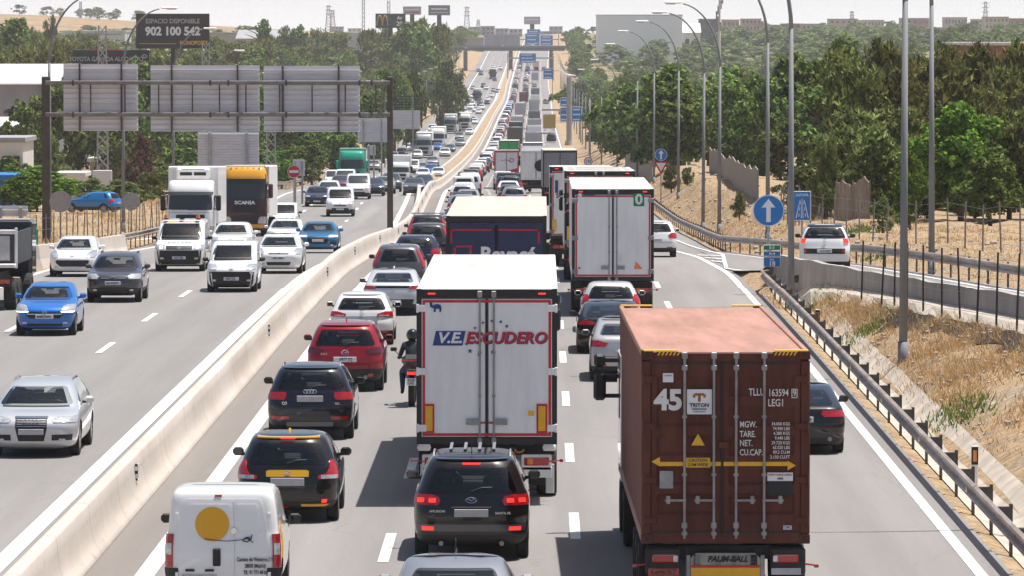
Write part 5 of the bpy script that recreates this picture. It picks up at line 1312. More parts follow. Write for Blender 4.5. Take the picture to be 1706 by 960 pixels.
for a, b, c, d_ in ((711, 367, .085, .012), (711, 393, .085, .012), (703, 380, .012, .125), (719, 380, .012, .125)): q.box((cx(a), y - .004, cz(b)), (c, .006, d_))
q.build('check_digit_frame', LW, r); ct('9', .09, 711, 380, sx=.8)
for s, v in (('MGW.', 477), ('TARE.', 507), ('NET.', 535), ('CU.CAP.', 564)): ct(s, .090, 541, v, 'LEFT', sx=.72)
for k, s in enumerate(('34.000 KGS', '74.960 LBS', '4.280 KGS', '9.440 LBS', '29.720 KGS', '65.520 LBS', '89.2 CU.M', '3.150 CU.FT')): ct(s, .047, 697, 475 + 14.7 * k, 'RIGHT', sx=.84)
boxpart('owner_plate', r, (cx(416), y - .006, cz(406)), (.37, .010, .37), WHITESIGN, 0)
q = MB(); yy = y - .016
q.box((cx(416), yy, cz(383)), (.14, .006, .035)); q.box((cx(416), yy, cz(395)), (.04, .006, .10)); q.box((cx(400), yy, cz(388)), (.035, .006, .05)); q.box((cx(432), yy, cz(388)), (.035, .006, .05)); q.build('owner_logo', mat('logo_brown', (.32, .09, .02), .5), r)
ct('TRITON', .055, 416, 417, bold=.03, m=INK, yy=y - .012, sx=1.0); ct('INTERNATIONAL', .022, 416, 429, m=INK, yy=y - .012); ct('www.tritoncontainer.com', .014, 416, 437, m=INK, yy=y - .012)
q = MB(); q.prism([(cx(387), cz(544)), (cx(437), cz(544)), (cx(412), cz(500))], y - .010, y - .002); q.build('warning_triangle', INK, r)
q = MB(); q.prism([(cx(391), cz(541.5)), (cx(433), cz(541.5)), (cx(412), cz(505))], y - .015, y - .011); q.build('warning_symbol', YEL, r)
q = MB(); q.box((cx(492), y - .004, cz(599)), (cx(692) - cx(292), .008, .062)); q.prism([(cx(268), cz(592)), (cx(294), cz(577)), (cx(294), cz(607))], y - .008, y); q.prism([(cx(716), cz(604)), (cx(690), cz(589)), (cx(690), cz(619))], y - .008, y); q.build('yellow_arrow', YEL, r)
boxpart('caution_plate', r, (cx(412), y - .010, cz(595)), (.36, .006, .145), YEL, 0); ct('CAUTION', .045, 412, 588, m=INK, yy=y - .012, sx=.95); ct('2.5M WIDE', .045, 412, 602, m=INK, yy=y - .012, sx=.95)
boxpart('cargo_label', r, (cx(667), y - .006, cz(639)), (.38, .008, .125), WHITESIGN, 0); ct('AFFIX CARGO LABELS', .026, 667, 633, m=LR, yy=y - .008, sx=.95); ct('HERE', .03, 667, 645, m=INK, yy=y - .008)
boxpart('black_panel', r, (cx(667), y - .006, cz(675)), (.37, .008, .22), BLACK, 0)
boxpart('silver_sheet', r, (cx(314), y - .006, cz(648)), (.20, .008, .26), STEEL, 0); boxpart('small_notice', r, (cx(319), y - .006, cz(331)), (.155, .008, .135), WHITESIGN, 0); boxpart('maker_plate', r, (cx(690), y - .006, cz(797)), (.125, .008, .06), WHITESIGN, 0)
for s, v in (('CAUTION', 325),): ct(s, .018, 319, v, m=LB, yy=y - .008)
ct('CIMC', .035, 690, 797, m=LB, yy=y - .008)
for u in (320, 682):
    q = MB()
    for k in range(6): q.prism([(cx(u - 35 + 12 * k), cz(262)), (cx(u - 29 + 12 * k), cz(262)), (cx(u - 23 + 12 * k), cz(251)), (cx(u - 29 + 12 * k), cz(251))], -.008, -.001)
    q.build('hazard_stripes', YEL, r)
    boxpart('hazard_plate', r, (cx(u), .0, cz(256.5)), (.36, .004, .055), BLACK, 0)
# skeletal chassis
q = MB()
for x in (-.5, .5): q.box((x, 6.3, .88), (.16, 12.4, .32))
q.box((0, .25, .98), (2.3, .2, .2)); q.box((0, 3, .98), (2.3, .2, .2)); q.box((0, 12, .98), (2.3, .2, .2)); q.box((-.42, .1, .78), (.1, .2, .36)); q.box((.42, .1, .78), (.1, .2, .36))
q.build('chassis', CHASSIS, r)
q = MB(); q.prism([(-.52, .46), (.52, .46), (.52, .90), (.44, .98), (-.44, .98), (-.52, .90)], .0, .08); q.build('number_board', mat('board_grime', (.32, .30, .26), .7, var=.5, scale=5), r)
boxpart('reflector_bar', r, (0, -.006, .68), (1.02, .012, .17), YEL, 0); boxpart('reflector_edge', r, (0, -.010, .785), (1.04, .010, .03), REDT, 0); boxpart('reflector_edge', r, (0, -.010, .575), (1.04, .010, .03), REDT, 0)
text_obj('PAUM-BALL', .085, (.03, -.006, .89), INK, r, bold=.06, shear=.3, sx=.95)
for x in (-.55, .55): boxpart('bumper_bracket', r, (x, .08, .6), (.07, .12, .7), STEEL, .01)
for sg in (-1, 1):
    boxpart('lamp_housing', r, (sg * .93, .06, .86), (.52, .14, .40), CHASSIS, .03)
    o = boxpart('tail_lamp', r, (sg * .90, -.02, .90), (.38, .04, .12), REDL, .02); boxpart('lamp_segment', o, (sg * .74, -.044, .90), (.07, .01, .09), CLEARL)
    q = MB(); q.tube([(sg * 1.15, .05, .82), (sg * 1.33, .0, .80)], .015, 6); q.box((sg * 1.35, 0, .79), (.07, .05, .05), 0, .01); q.build('marker_lamp', REDL, r)
boxpart('number_plate', r, (-.92, -.02, .70), (.46, .02, .11), REDL, .004); ct('R-6996 BCT', .075, 306, 936, m=INK, yy=-.030, sx=.7)
boxpart('number_plate', r, (.90, -.02, .71), (.44, .02, .10), PLATEG, .004)
truck_wheels(r, (1.6, 2.95, 4.3), 2.5)
tractor(r, 12.2, W_, 2.5, 3.3, mx=.32)
place_truck(r, 1209.5, 80.2, 'lorry carrying a brown corrugated shipping container marked 45', 15.9, yaw=.010)

# --- trailer with a green zero
r = trailer('box_trailer_truck', W=2.56, L=16.5, body=WHITEP, doorm=WHITEP, frame=FBLK, rods=(-.12, .12), cabm=W_)
y = -.037
boxpart('green_square', r, (.81, y - .002, 3.66), (.33, .006, .40), GREENSIGN, 0); text_obj('0', .31, (.81, y - .008, 3.66), WHITESIGN, r, bold=.05, sx=1.05)
text_obj('LeciTrailer', .062, (-.76, y - .004, 3.80), LB, r, bold=.03); boxpart('logo_square', r, (-1.03, y - .002, 3.80), (.11, .006, .12), WHITED, 0)
q = MB(); q.prism([(.66, 1.50), (.93, 1.50), (.72, 1.74)], y - .006, y); q.build('orange_triangle', ORANGE, r); boxpart('round_labels', r, (-1.05, y - .002, 1.52), (.12, .006, .12), WHITESIGN, 0); boxpart('label_print', r, (-1.05, y - .006, 1.53), (.07, .004, .06), REDT, 0)
boxpart('door_notice', r, (.24, y - .002, 1.83), (.11, .006, .22), WHITED, 0)
place_truck(r, 1021, 169, 'white box trailer lorry with a green square zero on its door', 18.7)
# --- blue curtain trailer
BT = mat('navy_tarpaulin', (.016, .028, .085), .5, var=.25, scale=2.5, bump=.25, bscale=2)
r = trailer('curtain_trailer_truck', W=2.56, L=17.0, H=4.14, body=BT, doorm=BT, roof=ROOFC, frame=FBLK, tape=None, rods=(), hinges=BLACK, slats=False, cabm=DGR, detail=1)
y = -.034; q = MB()
q.box((-.64, y, 3.78), (1.05, .006, .045)); q.box((-1.15, y, 3.62), (.045, .006, .36)); q.box((.58, y, 3.78), (1.05, .006, .045)); q.box((1.08, y, 3.62), (.045, .006, .36))
q.box((-.85, y, 3.36), (.46, .006, .045)); q.box((-1.06, y, 3.15), (.045, .006, .46)); q.box((-.66, y, 3.22), (.045, .006, .25)); q.box((-.82, y, 3.10), (.30, .006, .045)); q.build('red_bracket', LR, r)
text_obj('Bevacá', .36, (.30, y, 3.14), WHITESIGN, r, bold=.05)
q = MB()
for k in range(9): q.box((-1.1 + .275 * k, -.03, 3.93), (.16, .03, .05), 0, .015)
q.build('tarpaulin_hem', BT, r)
place_truck(r, 827, 138, 'lorry with navy tarpaulin trailer and cream roof ahead of the haulier trailer', 19.2)
# --- more trailers of the outer lane
r = trailer('box_trailer_truck', W=2.56, body=WHITED, doorm=WHITED, frame=FBLK, cabm=W_)
q = text_obj('SCHMITZ', .16, (-1.10, -.04, 3.1), INK, r, bold=.05); q.rotation_euler = (0, 0, 0)
boxpart('reflector_panel', r, (-1.10, -.045, 1.75), (.15, .008, .5), YEL, 0)
place_truck(r, 999, 196, 'white trailer lorry half hidden directly beyond the one with the green zero', 15.8)
r = trailer('box_trailer_truck', W=2.56, body=WHITED, doorm=WHITED, frame=FBLK, cabm=RED, detail=2)
boxpart('reflector_panel', r, (-1.08, -.045, 1.65), (.15, .008, .5), YEL, 0); q = MB(); q.box((-1.0, -.04, 3.2), (.12, .006, .5)); q.build('door_sticker', LB, r)
place_truck(r, 969, 216, 'off-white trailer lorry second beyond the one with the green zero', 15.8)
GT = mat('grey_tarpaulin', (.22, .22, .225), .65, var=.25, scale=1.5)
r = trailer('box_trailer_truck', W=2.56, body=GT, doorm=GT, frame=CHASSIS, roof=ROOFC, tape=None, cabm=GRY, detail=1)
place_truck(r, 933, 405, 'grey-doored trailer lorry in the outer lane below the round speed sign', 15.8)
r = trailer('box_trailer_truck', W=2.5, L=7.5, H=3.6, body=WHITED, doorm=WHITED, frame=WHITED, tape=None, cabm=W_, detail=1, axles=(1.6, 2.7))
q = MB(); q.cyl((.35, -.03, 2.3), (.35, -.12, 2.3), .48, .48, 20); q.build('spare_wheel', TYRE, r); place_truck(r, 893, 455, 'small white box lorry with a spare wheel on its back', 9.7)
r = trailer('box_trailer_truck', W=2.56, body=WHITED, doorm=WHITED, frame=REDT, detail=1, cabm=RED)
q = MB(); q.prism([(-1.15, 1.3), (1.15, 1.3), (1.15, 2.15), (.4, 1.95), (-1.15, 1.62)], -.04, -.034); q.build('red_swoosh', LR, r); q = MB(); q.tube([(-.6 + 1.0 * t, -.036, 2.95 - .05 * math.sin(t * 9)) for t in np.linspace(0, 1, 12)], .025, 6); q.tube([(.5 + .22 * math.cos(t), -.036, 2.95 + .2 * math.sin(t)) for t in np.linspace(0, 6.28, 16)], .04, 6); q.build('red_emblem', LR, r)
place_truck(r, 844, 560, 'red and white trailer lorry in the middle lane', 15.8)

# ---------------------------------------------------------------- lorries with their faces to the camera
T_CAB = [(.06, .30, .16, .88), (.10, .05, .04, .97), (.16, 0, .0, 1), (.28, 0, .0, 1), (.40, 0, .02, 1), (.48, 0, .05, .995), (.52, 0, .07, .99), (.60, 0, .13, .985), (.80, .0, .24, .975), (.84, .0, .27, .97), (.93, .02, .42, .95), (.98, .06, .62, .92), (1.0, .2, .85, .85)]
def truck_front(name, cabm, H=3.55, W=2.48, box=WHITEP, boxH=4.0, boxW=2.58, L=12.0, fridge=False, grille=BLACK, visor=None, roofm=None, lampm=CLEARL, detail=2, word=None, lower=None, open_back=False):
    root = empty(name); cl = 2.25
    S = Shape(T_CAB, cl, W, H, bow=(.02, .14), crx=.34, cr=.12, cf=.34)
    cab = empty('cab', (0, L - cl, 0)); 
    q = MB(); q.loft([S.outline(k) for k in range(len(S.z))], closed=True, caps=True, T=Matrix.Translation((0, L - cl, .25)))
    cab2 = q.build('cab', cabm, root, smooth=True); bpy.data.objects.remove(cab)
    T = Matrix.Translation((0, L - cl, .25))
    def pf(nm, rows, m, off=.012, pair=False, n=14, par=None):
        for sg in ((1, -1) if pair else (1,)):
            q = MB(); S.patch(q, 'front', [(z * H, *sorted((sg * a, sg * b))) for z, a, b in rows], off, n); q.v = [tuple(T @ Vector(p)) for p in q.v]
            o = q.build(nm, m, par or cab2, smooth=True); o['lod'] = 0
        return o
    pf('windscreen', [(.505, -.88, .88), (.52, -.92, .92), (.72, -.90, .90), (.745, -.86, .86)], GLASSL)
    pf('grille', [(.30, -.56, .56), (.315, -.60, .60), (.41, -.60, .60), (.425, -.55, .55)], grille)
    pf('lower_grille', [(.13, -.50, .50), (.25, -.56, .56)], grille)
    pf('headlamp', [(.13, .60, .93), (.20, .62, .98), (.235, .70, .98)], lampm, pair=True)
    if lower: pf('bumper', [(.06, -.97, .97), (.12, -1, 1)], lower, n=18)
    if detail >= 2:
        pf('badge', [(.425, -.06, .06), (.455, -.08, .08)], CHROME, .03); pf('wiper', [(.50, -.7, .1), (.508, -.7, .1)], BLACK, .03); pf('trim_line', [(.455, -.9, .9), (.46, -.9, .9)], BLACK, .006)
        pf('number_plate', [(.095, -.2, .2), (.125, -.2, .2)], PLATE, .03)
    if visor: pf('sun_visor', [(.745, -.88, .88), (.80, -.92, .92)], visor, .12)
    if roofm: pf('roof_panel', [(.76, -1, 1), (.86, -1, 1), (.93, -.98, .98), (.985, -.9, .9)], roofm, .02, n=20)
    if word: text_obj(word, .19, (0, L - .05 + .06, .25 + .445 * H), WHITESIGN, cab2, bold=.05, rz=math.pi, sx=1.2)
    for sg in (-1, 1):
        q = MB(); q.box((sg * (W / 2 + .20), L - .45, .25 + .62 * H), (.26, .16, .80), 0, .05); q.box((sg * (W / 2 + .08), L - .45, .25 + .72 * H), (.22, .05, .06)); q.box((sg * (W / 2 + .08), L - .45, .25 + .52 * H), (.22, .05, .06)); o = q.build('mirror', BLACK if not roofm else cabm, cab2); o['lod'] = 1
        q = MB(); q.box((sg * (W / 2 + .004), L - 1.0, .25 + .63 * H), (.012, .9, .75), 0, .004); o = q.build('side_window', GLASS, cab2); o['lod'] = 1
    q = MB(); q.box((0, L / 2, .85), (1.0, L - .8, .3), 0, .03); q.box((0, L - 1.2, .6), (2.3, 1.6, .5), 0, .05); q.build('chassis', CHASSIS, root)
    if box is not None:
        q = MB(); q.box((0, (L - cl - .5) / 2, (1.1 + boxH) / 2), (boxW, L - cl - .5, boxH - 1.1), 0, .04); q.build('box', box, root)
        q = MB(); q.box((0, (L - cl - .5) / 2, boxH + .005), (boxW - .1, L - cl - .6, .03), 0, .01); q.build('box_roof', ROOFW, root)
    if fridge:
        y = L - cl - .5
        q = MB(); q.box((0, y + .22, 3.62), (1.75, .44, .62), 0, .10); q.box((0, y + .16, 3.36), (1.55, .32, .12), 0, .05); f = q.build('cooling_unit', WHITEP, root)
        for sg in (-1, 1): boxpart('vent', f, (sg * .36, y + .447, 3.62), (.62, .02, .17), BLACK, .02)
        boxpart('vent', f, (0, y + .447, 3.86), (1.2, .02, .04), BLACK, .01)
    truck_wheels(root, (2.0, 3.3, L - 1.35), 2.45)
    root['L'] = L
    return root
def place_front(root, px, Y, label, L, yaw=0.0):
    seat(root, at_depth(px, Y), Y, False, L, yaw); tag(root, label, 'truck'); HERO.append((root.location.x, Y, L, False)); return root
r = truck_front('refrigerated_truck', W_, 3.05, 2.44, WHITEP, 4.0, 2.6, 9.5, fridge=True, visor=mat('visor_smoke', (.12, .14, .13), .25)); place_front(r, 317, 276, 'white refrigerated lorry with a cooling unit above its cab, oncoming', 9.5)
r = truck_front('semi_trailer_truck', paint('maroon', (.05, .006, .012), .1), 3.75, 2.5, WHITED, 4.0, 2.55, 14.0, roofm=paint('truck_yellow', (.72, .33, .02)), word='SCANIA', visor=BLACK, lower=paint('truck_yellow', None) ); place_front(r, 405, 306, 'maroon lorry with yellow roof and marker lamps beside the refrigerated lorry', 14)
q = MB(); L = 14
for k in range(6): q.cyl((-.8 + .32 * k, L - .58, 3.86), (-.8 + .32 * k, L - .50, 3.86), .07, .06, 12)
q.build('marker_lamp', CLEARL, r)

r = truck_front('box_truck', paint('mint_green', (.015, .30, .20)), 3.5, 2.45, paint('pale_green', (.16, .42, .33)), 4.0, 2.55, 11.0, roofm=paint('mint_green', None)); place_front(r, 584, 520, 'mint green lorry with dark windscreen on the oncoming carriageway', 11)
r = truck_front('box_truck', W_, 2.3, 2.05, WHITEP, 3.3, 2.2, 6.5, detail=1); place_front(r, 667, 600, 'small white box lorry behind the gantry post, oncoming', 6.5)
for (px, Y, cm, lb) in ((706, 850, paint('pale_silver', (.48, .48, .5), .3), 'pale silver lorry in the outer lane beyond the blue car, oncoming'), (729, 930, W_, 'white lorry behind the pale silver one, oncoming'), (750, 1120, paint('bluish_silver', (.30, .33, .38), .3), 'bluish lorry leading a pair further up the oncoming carriageway'), (774, 1150, WHITED, 'white-roofed lorry second of the pair further up, oncoming'), (795, 1640, GRY, 'grey lorry high up the oncoming carriageway below the bridge'), (821, 2020, DGR, 'dark lorry nearing the bridge pier, oncoming')):
    r = truck_front('semi_trailer_truck', cm, 3.5, 2.48, WHITED, 4.0, 2.58, 13.0, detail=1); place_front(r, px, Y, lb, 13)
# dark tipper at the edge of the picture, seen from behind
r = empty('tipper_truck'); L = 8.0
q = MB()
for sg in (-1, 1): q.box((sg * 1.18, 4.0, 2.0), (.06, 5.6, 1.0), 0, .01)
q.box((0, 1.25, 2.0), (2.4, .08, 1.0), 0, .02); q.box((0, 6.8, 2.1), (2.4, .08, 1.2), 0, .02); q.box((0, 4, 1.5), (2.4, 5.6, .08)); q.build('tipper_body', mat('tipper_grey', (.05, .055, .065), .5, .2, var=.4, scale=2), r)
boxpart('upper_rail', r, (0, 1.2, 2.52), (2.5, .16, .14), WHITED, .02); boxpart('tailgate', r, (.3, 1.15, 2.0), (1.5, .06, .8), mat('tipper_plate', (.40, .40, .42), .4, .5, var=.3, scale=2), .02); boxpart('tail_shelf', r, (.2, .9, 1.45), (2.1, .6, .12), WHITED, .02)
q = MB(); q.box((0, 4, .95), (1.0, 7.4, .35)); q.box((0, .8, .9), (2.3, .3, .25)); q.build('chassis', CHASSIS, r)
for sg in (-1, 1): boxpart('side_post', r, (sg * 1.24, 1.2, 2.0), (.08, .12, 1.3), WHITED, .01); boxpart('tail_lamp', r, (sg * .9, .62, .95), (.4, .05, .14), REDL, .01)
truck_wheels(r, (1.3, 2.6, 6.6), 2.5)
q = MB(); q.box((0, 7.6, 1.8), (2.45, 1.6, 1.9), 0, .12); q.build('cab', DGR, r)
seat(r, at_depth(-44, 172), 172, True, 8); tag(r, 'dark tipper lorry cut off at the picture edge beside the bright blue hatchback', 'truck'); HERO.append((r.location.x, 172, 9, False))

# ---------------------------------------------------------------- motorcycles and riders
def skin_mesh(name, verts, edges, sub=2):
    me = bpy.data.meshes.new(name); me.from_pydata([v[0] for v in verts], edges, []); o = bpy.data.objects.new(name, me); COL.objects.link(o)
    md = o.modifiers.new('s', 'SKIN'); md.use_smooth_shade = True
    for v, d in zip(verts, me.skin_vertices[0].data):
        rr = v[1] if isinstance(v[1], tuple) else (v[1], v[1]); d.radius = rr
    me.skin_vertices[0].data[0].use_root = True
    s = o.modifiers.new('u', 'SUBSURF'); s.levels = s.render_levels = sub
    dg = bpy.context.evaluated_depsgraph_get(); m2 = bpy.data.meshes.new_from_object(o.evaluated_get(dg)); bpy.data.objects.remove(o)
    m2.polygons.foreach_set('use_smooth', [True] * len(m2.polygons)); m2.materials.clear()
    return m2
def rider_verts():
    V = [((0, .78, .90), (.17, .14)), ((0, .80, 1.08), (.155, .125)), ((0, .86, 1.26), (.175, .13)), ((0, .92, 1.42), (.15, .10)), ((0, .96, 1.51), (.06, .06)), ((0, .98, 1.60), (.085, .095)), ((0, .98, 1.68), (.08, .09))]
    E = [(i, i + 1) for i in range(6)]
    for sg in (-1, 1):
        b = len(V)
        V += [((sg * .19, .92, 1.42), .075), ((sg * .27, 1.00, 1.20), .056), ((sg * .31, 1.22, 1.10), .045), ((sg * .33, 1.33, 1.09), (.035, .045)), ((sg * .34, 1.40, 1.09), .03)]
        E += [(3, b)] + [(b + i, b + i + 1) for i in range(4)]
        b = len(V)
        V += [((sg * .13, .82, .86), .11), ((sg * .24, 1.15, .78), .085), ((sg * .23, .98, .46), .06), ((sg * .23, .92, .32), .045), ((sg * .25, 1.08, .28), .042)]
        E += [(0, b)] + [(b + i, b + i + 1) for i in range(4)]
    return V, E
RIDER = skin_mesh('person', *rider_verts())
def motorcycle(body, plate=True):
    r = empty('motorcycle')
    for y in (.35, 1.75): 
        w_ = add_wheel(r, .0, y, .32, .15, 5, True); w_.location.x = .0
    q = MB(); q.box((0, .95, .62), (.26, .8, .34), 0, .08); q.box((0, 1.25, .88), (.32, .45, .22), 0, .09); q.box((0, 1.62, .80), (.42, .28, .5), 0, .10); q.box((0, .75, .84), (.30, .75, .12), 0, .05); q.box((0, .22, .78), (.24, .34, .16), 0, .05); q.build('body', body, r)
    q = MB(); q.tube([(0, 1.75, .32), (0, 1.52, .95), (0, 1.46, 1.08)], .035, 8); q.tube([(-.36, 1.36, 1.08), (-.1, 1.46, 1.10), (.1, 1.46, 1.10), (.36, 1.36, 1.08)], .018, 8); q.build('handlebar', BLACK, r)
    q = MB(); q.box((0, 1.70, 1.18), (.36, .03, .35), 0, .01, T=Matrix.Translation((0, 0, 0))); q.build('windshield', GLASS, r)
    q = MB(); q.box((0, .12, 1.10), (.46, .40, .28), 0, .10); q.box((0, .16, .93), (.3, .3, .06)); t = q.build('top_case', DGR, r); boxpart('case_band', t, (0, -.085, 1.10), (.40, .012, .035), REDL)
    boxpart('tail_lamp', r, (0, .03, .80), (.20, .05, .07), REDLIT, .01); boxpart('number_plate', r, (0, -.02, .60), (.22, .02, .17), PLATE, .004)
    text_obj('9128', .055, (0, -.034, .635), INK, r, bold=.02); text_obj('LNL', .055, (0, -.034, .565), INK, r, bold=.02)
    for sg in (-1, 1):
        q = MB(); q.tube([(sg * .28, 1.38, 1.10), (sg * .42, 1.36, 1.26)], .01, 6); q.box((sg * .45, 1.36, 1.29), (.15, .04, .10), 0, .02); q.build('mirror', BLACK, r)
    q = MB(); q.cyl((.2, .1, .42), (.2, .7, .46), .06, .05, 12); q.build('exhaust', STEEL, r)
    boxpart('headlamp', r, (0, 1.79, .95), (.22, .06, .14), WARML, .03)
    r['L'] = 2.1
    return r
def person_on(m, jacket, helmet, label):
    o = bpy.data.objects.new('person', RIDER.copy()); COL.objects.link(o); o.data.materials.append(jacket); o.data.materials.append(mat('jeans', (.02, .035, .08), .8)); o.data.materials.append(BLACK)
    for p in o.data.polygons: p.material_index = 1 if p.center.z < .93 and p.center.z > .4 else (2 if p.center.z <= .4 or (abs(p.center.x) > .26 and p.center.y > 1.26) else 0)
    o.location = m.location; o.rotation_euler = m.rotation_euler; tag(o, label, 'person')
    q = MB(); n = 14
    q.loft([[( .145 * math.sin(a) * math.cos(t), .985 + .165 * math.sin(a) * math.sin(t), 1.645 + .15 * math.cos(a)) for t in np.linspace(0, 2 * math.pi, 19)[:-1]] for a in np.linspace(.05, 2.5, 10)], closed=True, caps=True); h = q.build('helmet', helmet, o, smooth=True)
    q = MB(); q.loft([[(.149 * math.sin(a) * math.cos(t), .985 + .169 * math.sin(a) * math.sin(t), 1.645 + .154 * math.cos(a)) for t in np.linspace(.5, 2.64, 9)] for a in (1.2, 1.4, 1.6, 1.8)]); q.build('visor', GLASS, h, smooth=True)
    return o
HEL = paint('helmet_black', (.01, .01, .012)); JK = mat('jacket_navy', (.012, .016, .028), .8, var=.3, scale=8)
m1 = motorcycle(BLK); seat(m1, at_depth(686, 127), 126.5, True, 2.1); tag(m1, 'black motorcycle with a rounded top case beside the haulier trailer', 'motorcycle')
person_on(m1, JK, HEL, 'rider in dark jacket, jeans and black helmet on the motorcycle with the top case')
# ---------------------------------------------------------------- traffic further up the road
COLS = [('white', W_, 30), ('silver', SIL, 18), ('grey', GRY, 16), ('black', BLK, 12), ('charcoal', DGR, 10), ('blue', BLU, 5), ('navy', NAVY, 6), ('red', RED, 7), ('beige', BEI, 2), ('plum', PLUM, 2)]
CDICT = {c[0]: c[1] for c in COLS}
def rcol():
    return random.choices([c[0] for c in COLS], [c[2] for c in COLS])[0]
KN = {'hatch': 'hatchback', 'sedan': 'saloon', 'suv': 'SUV', 'van': 'delivery van', 'panel': 'panel van'}
# lorry kinds for the middle distance
def proto_truck():
    b = paint('tw', (.6, .6, .6))
    r = trailer('box_trailer_truck', W=2.56, body=b, doorm=b, frame=FBLK, tape=None, rods=(-.13, .13), cabm=W_, detail=1, slats=False)
    for c in r.children_recursive:
        if c.name.split('.')[0] in ('box', 'door'): c['paint'] = 1
    PROTO['trailer'] = (r, None)
    m = motorcycle(GRY); PROTO['moto'] = (m, None)
proto_truck()
bpy.context.view_layer.update(); index_children()
LANES = {'R1': (-4.45, sh, True, 'lane beside the median'), 'R2': (-1.0, sh, True, 'second lane'), 'R3': (2.35, sh, True, 'lorry lane'), 'R4': (5.5, sh, True, 'outer lane'),
         'L1': (-10.5, shL, False, 'lane beside the median'), 'L2': (-13.95, shL, False, 'middle lane'), 'L3': (-17.3, shL, False, 'outer lane')}
OCC = []
TRAFFIC = []
def free(X, Y, L):
    for (a, b, l, aw) in HERO:
        if abs(a - X) < 2.3 and b - 1.0 - L < Y < b + l + 1.0: return False
    return True
def add_car(kind, col, X, Y, away, lane, jit=True):
    root = PROTO[kind][0]; L = root['L']
    if not free(X, Y, L): return None
    lod = 0 if Y < 400 else 1 if Y < 760 else 2
    pm = CDICT.get(col) or PAINTS[col]
    c = copy_tree(root, pm, lod); seat(c, X, Y, away, L, random.uniform(-.012, .012))
    HERO.append((X, Y, L, away)); TRAFFIC.append((Y, kind, col, lane, c)); return c
for k, (r, S) in PROTO.items(): 
    if 'L' not in r.keys(): r['L'] = S.L
def by_px(kind, col, px, py, away, lane, Y=None):
    if Y is None: Y = ground(px, py, road_z, 60).y
    X = at_depth(px, Y); return add_car(kind, col, X, Y, away, lane)
# placed from the picture: oncoming
for a in (('van', 'white', 470, 358, 'L3', 322), ('sedan', 'white', 474, 391, 'L2', 262), ('panel', 'white', 564, 352, 'L2', 366), ('sedan', 'navy', 527, 327, 'L3', 395), ('suv', 'white', 546, 322, 'L3', 408), ('panel', 'white', 595, 329, 'L2', 420), ('sedan', 'navy', 621, 323, 'L2', 434), ('hatch', 'silver', 640, 321, 'L2', 449), ('suv', 'grey', 650, 319, 'L1', 470),
          ('sedan', 'grey', 688, 322, 'L1', 438), ('hatch', 'navy', 706, 314, 'L1', 500), ('hatch', 'plum', 566, 306, 'L3', 470), ('panel', 'white', 574, 306, 'L3', 486), ('hatch', 'white', 704, 299, 'L1', 640), ('suv', 'blue', 718, 296, 'L1', 668), ('hatch', 'white', 730, 297, 'L1', 650), ('panel', 'white', 686, 292, 'L2', 690), ('hatch', 'white', 664, 300, 'L2', 640),
          ('suv', 'grey', 693, 257, 'L3', None), ('hatch', 'blue', 728, 252, 'L2', None), ('suv', 'silver', 767, 246, 'L1', None), ('hatch', 'white', 782, 226, 'L1', None), ('suv', 'white', 725, 228, 'L2', None), ('sedan', 'silver', 770, 210, 'L2', None), ('sedan', 'white', 791, 208, 'L1', None), ('hatch', 'white', 763, 198, 'L2', None), ('sedan', 'charcoal', 782, 173, 'L2', None), ('hatch', 'white', 786, 164, 'L3', None), ('hatch', 'white', 792, 187, 'L1', None), ('suv', 'charcoal', 800, 178, 'L2', None), ('hatch', 'black', 799, 172, 'L2', None), ('suv', 'white', 812, 170, 'L1', None), ('suv', 'white', 818, 163, 'L1', None), ('suv', 'white', 810, 150, 'L2', None), ('hatch', 'silver', 829, 155, 'L1', None), ('hatch', 'navy', 824, 135, 'L1', None), ('hatch', 'blue', 797, 120, 'L3', None)):
    by_px(a[0], a[1], a[2], a[3], False, a[4], a[5])
# queue: from the picture
for a in (('suv', 'silver', 754, 336, 'R1', 262), ('hatch', 'silver', 776, 332, 'R1', 275), ('sedan', 'silver', 776, 327, 'R1', 288), ('suv', 'black', 790, 325, 'R1', 330), ('hatch', 'red', 787, 310, 'R1', 345),
          ('hatch', 'white', 860, 333, 'R2', 290), ('hatch', 'navy', 856, 330, 'R2', 312), ('sedan', 'red', 866, 327, 'R2', 345), ('hatch', 'plum', 862, 324, 'R2', 362), ('suv', 'silver', 857, 322, 'R2', 385), ('hatch', 'grey', 849, 320, 'R2', 402), ('suv', 'black', 868, 318, 'R2', 470)):
    by_px(a[0], a[1], a[2], a[3], True, a[4], a[5])
# lorries of the queue
TR = [('R3', 620, 'white'), ('R3', 862, 'pale grey'), ('R3', 955, 'white'), ('R3', 1050, 'pale grey'), ('R3', 1384, 'pale grey'), ('R3', 1660, 'slate'), ('R3', 1944, 'pale grey'), ('R2', 735, 'green'), ('R2', 930, 'dark brown'), ('R2', 1010, 'charcoal'), ('R2', 1090, 'pale grey'), ('R2', 1320, 'pale grey'), ('R2', 1570, 'maroon'), ('R4', 1120, 'ochre'), ('R3', 700, 'pale grey'), ('R3', 2190, 'white'), ('R3', 1180, 'slate'), ('R3', 1500, 'white')]
paint('pale grey', (.40, .40, .42)); paint('slate', (.13, .14, .17)); paint('dark brown', (.10, .07, .05)); paint('maroon_box', (.16, .03, .04)); paint('ochre', (.40, .25, .03)); PAINTS['maroon'] = PAINTS['maroon_box']; paint('bright_green', (.0, .38, .06))
for lane, Y, col in TR:
    x, fr, aw, ln = LANES[lane]
    add_car('trailer', 'bright_green' if col == 'green' else col, x + fr(Y) + random.uniform(-.1, .1), Y, True, lane)
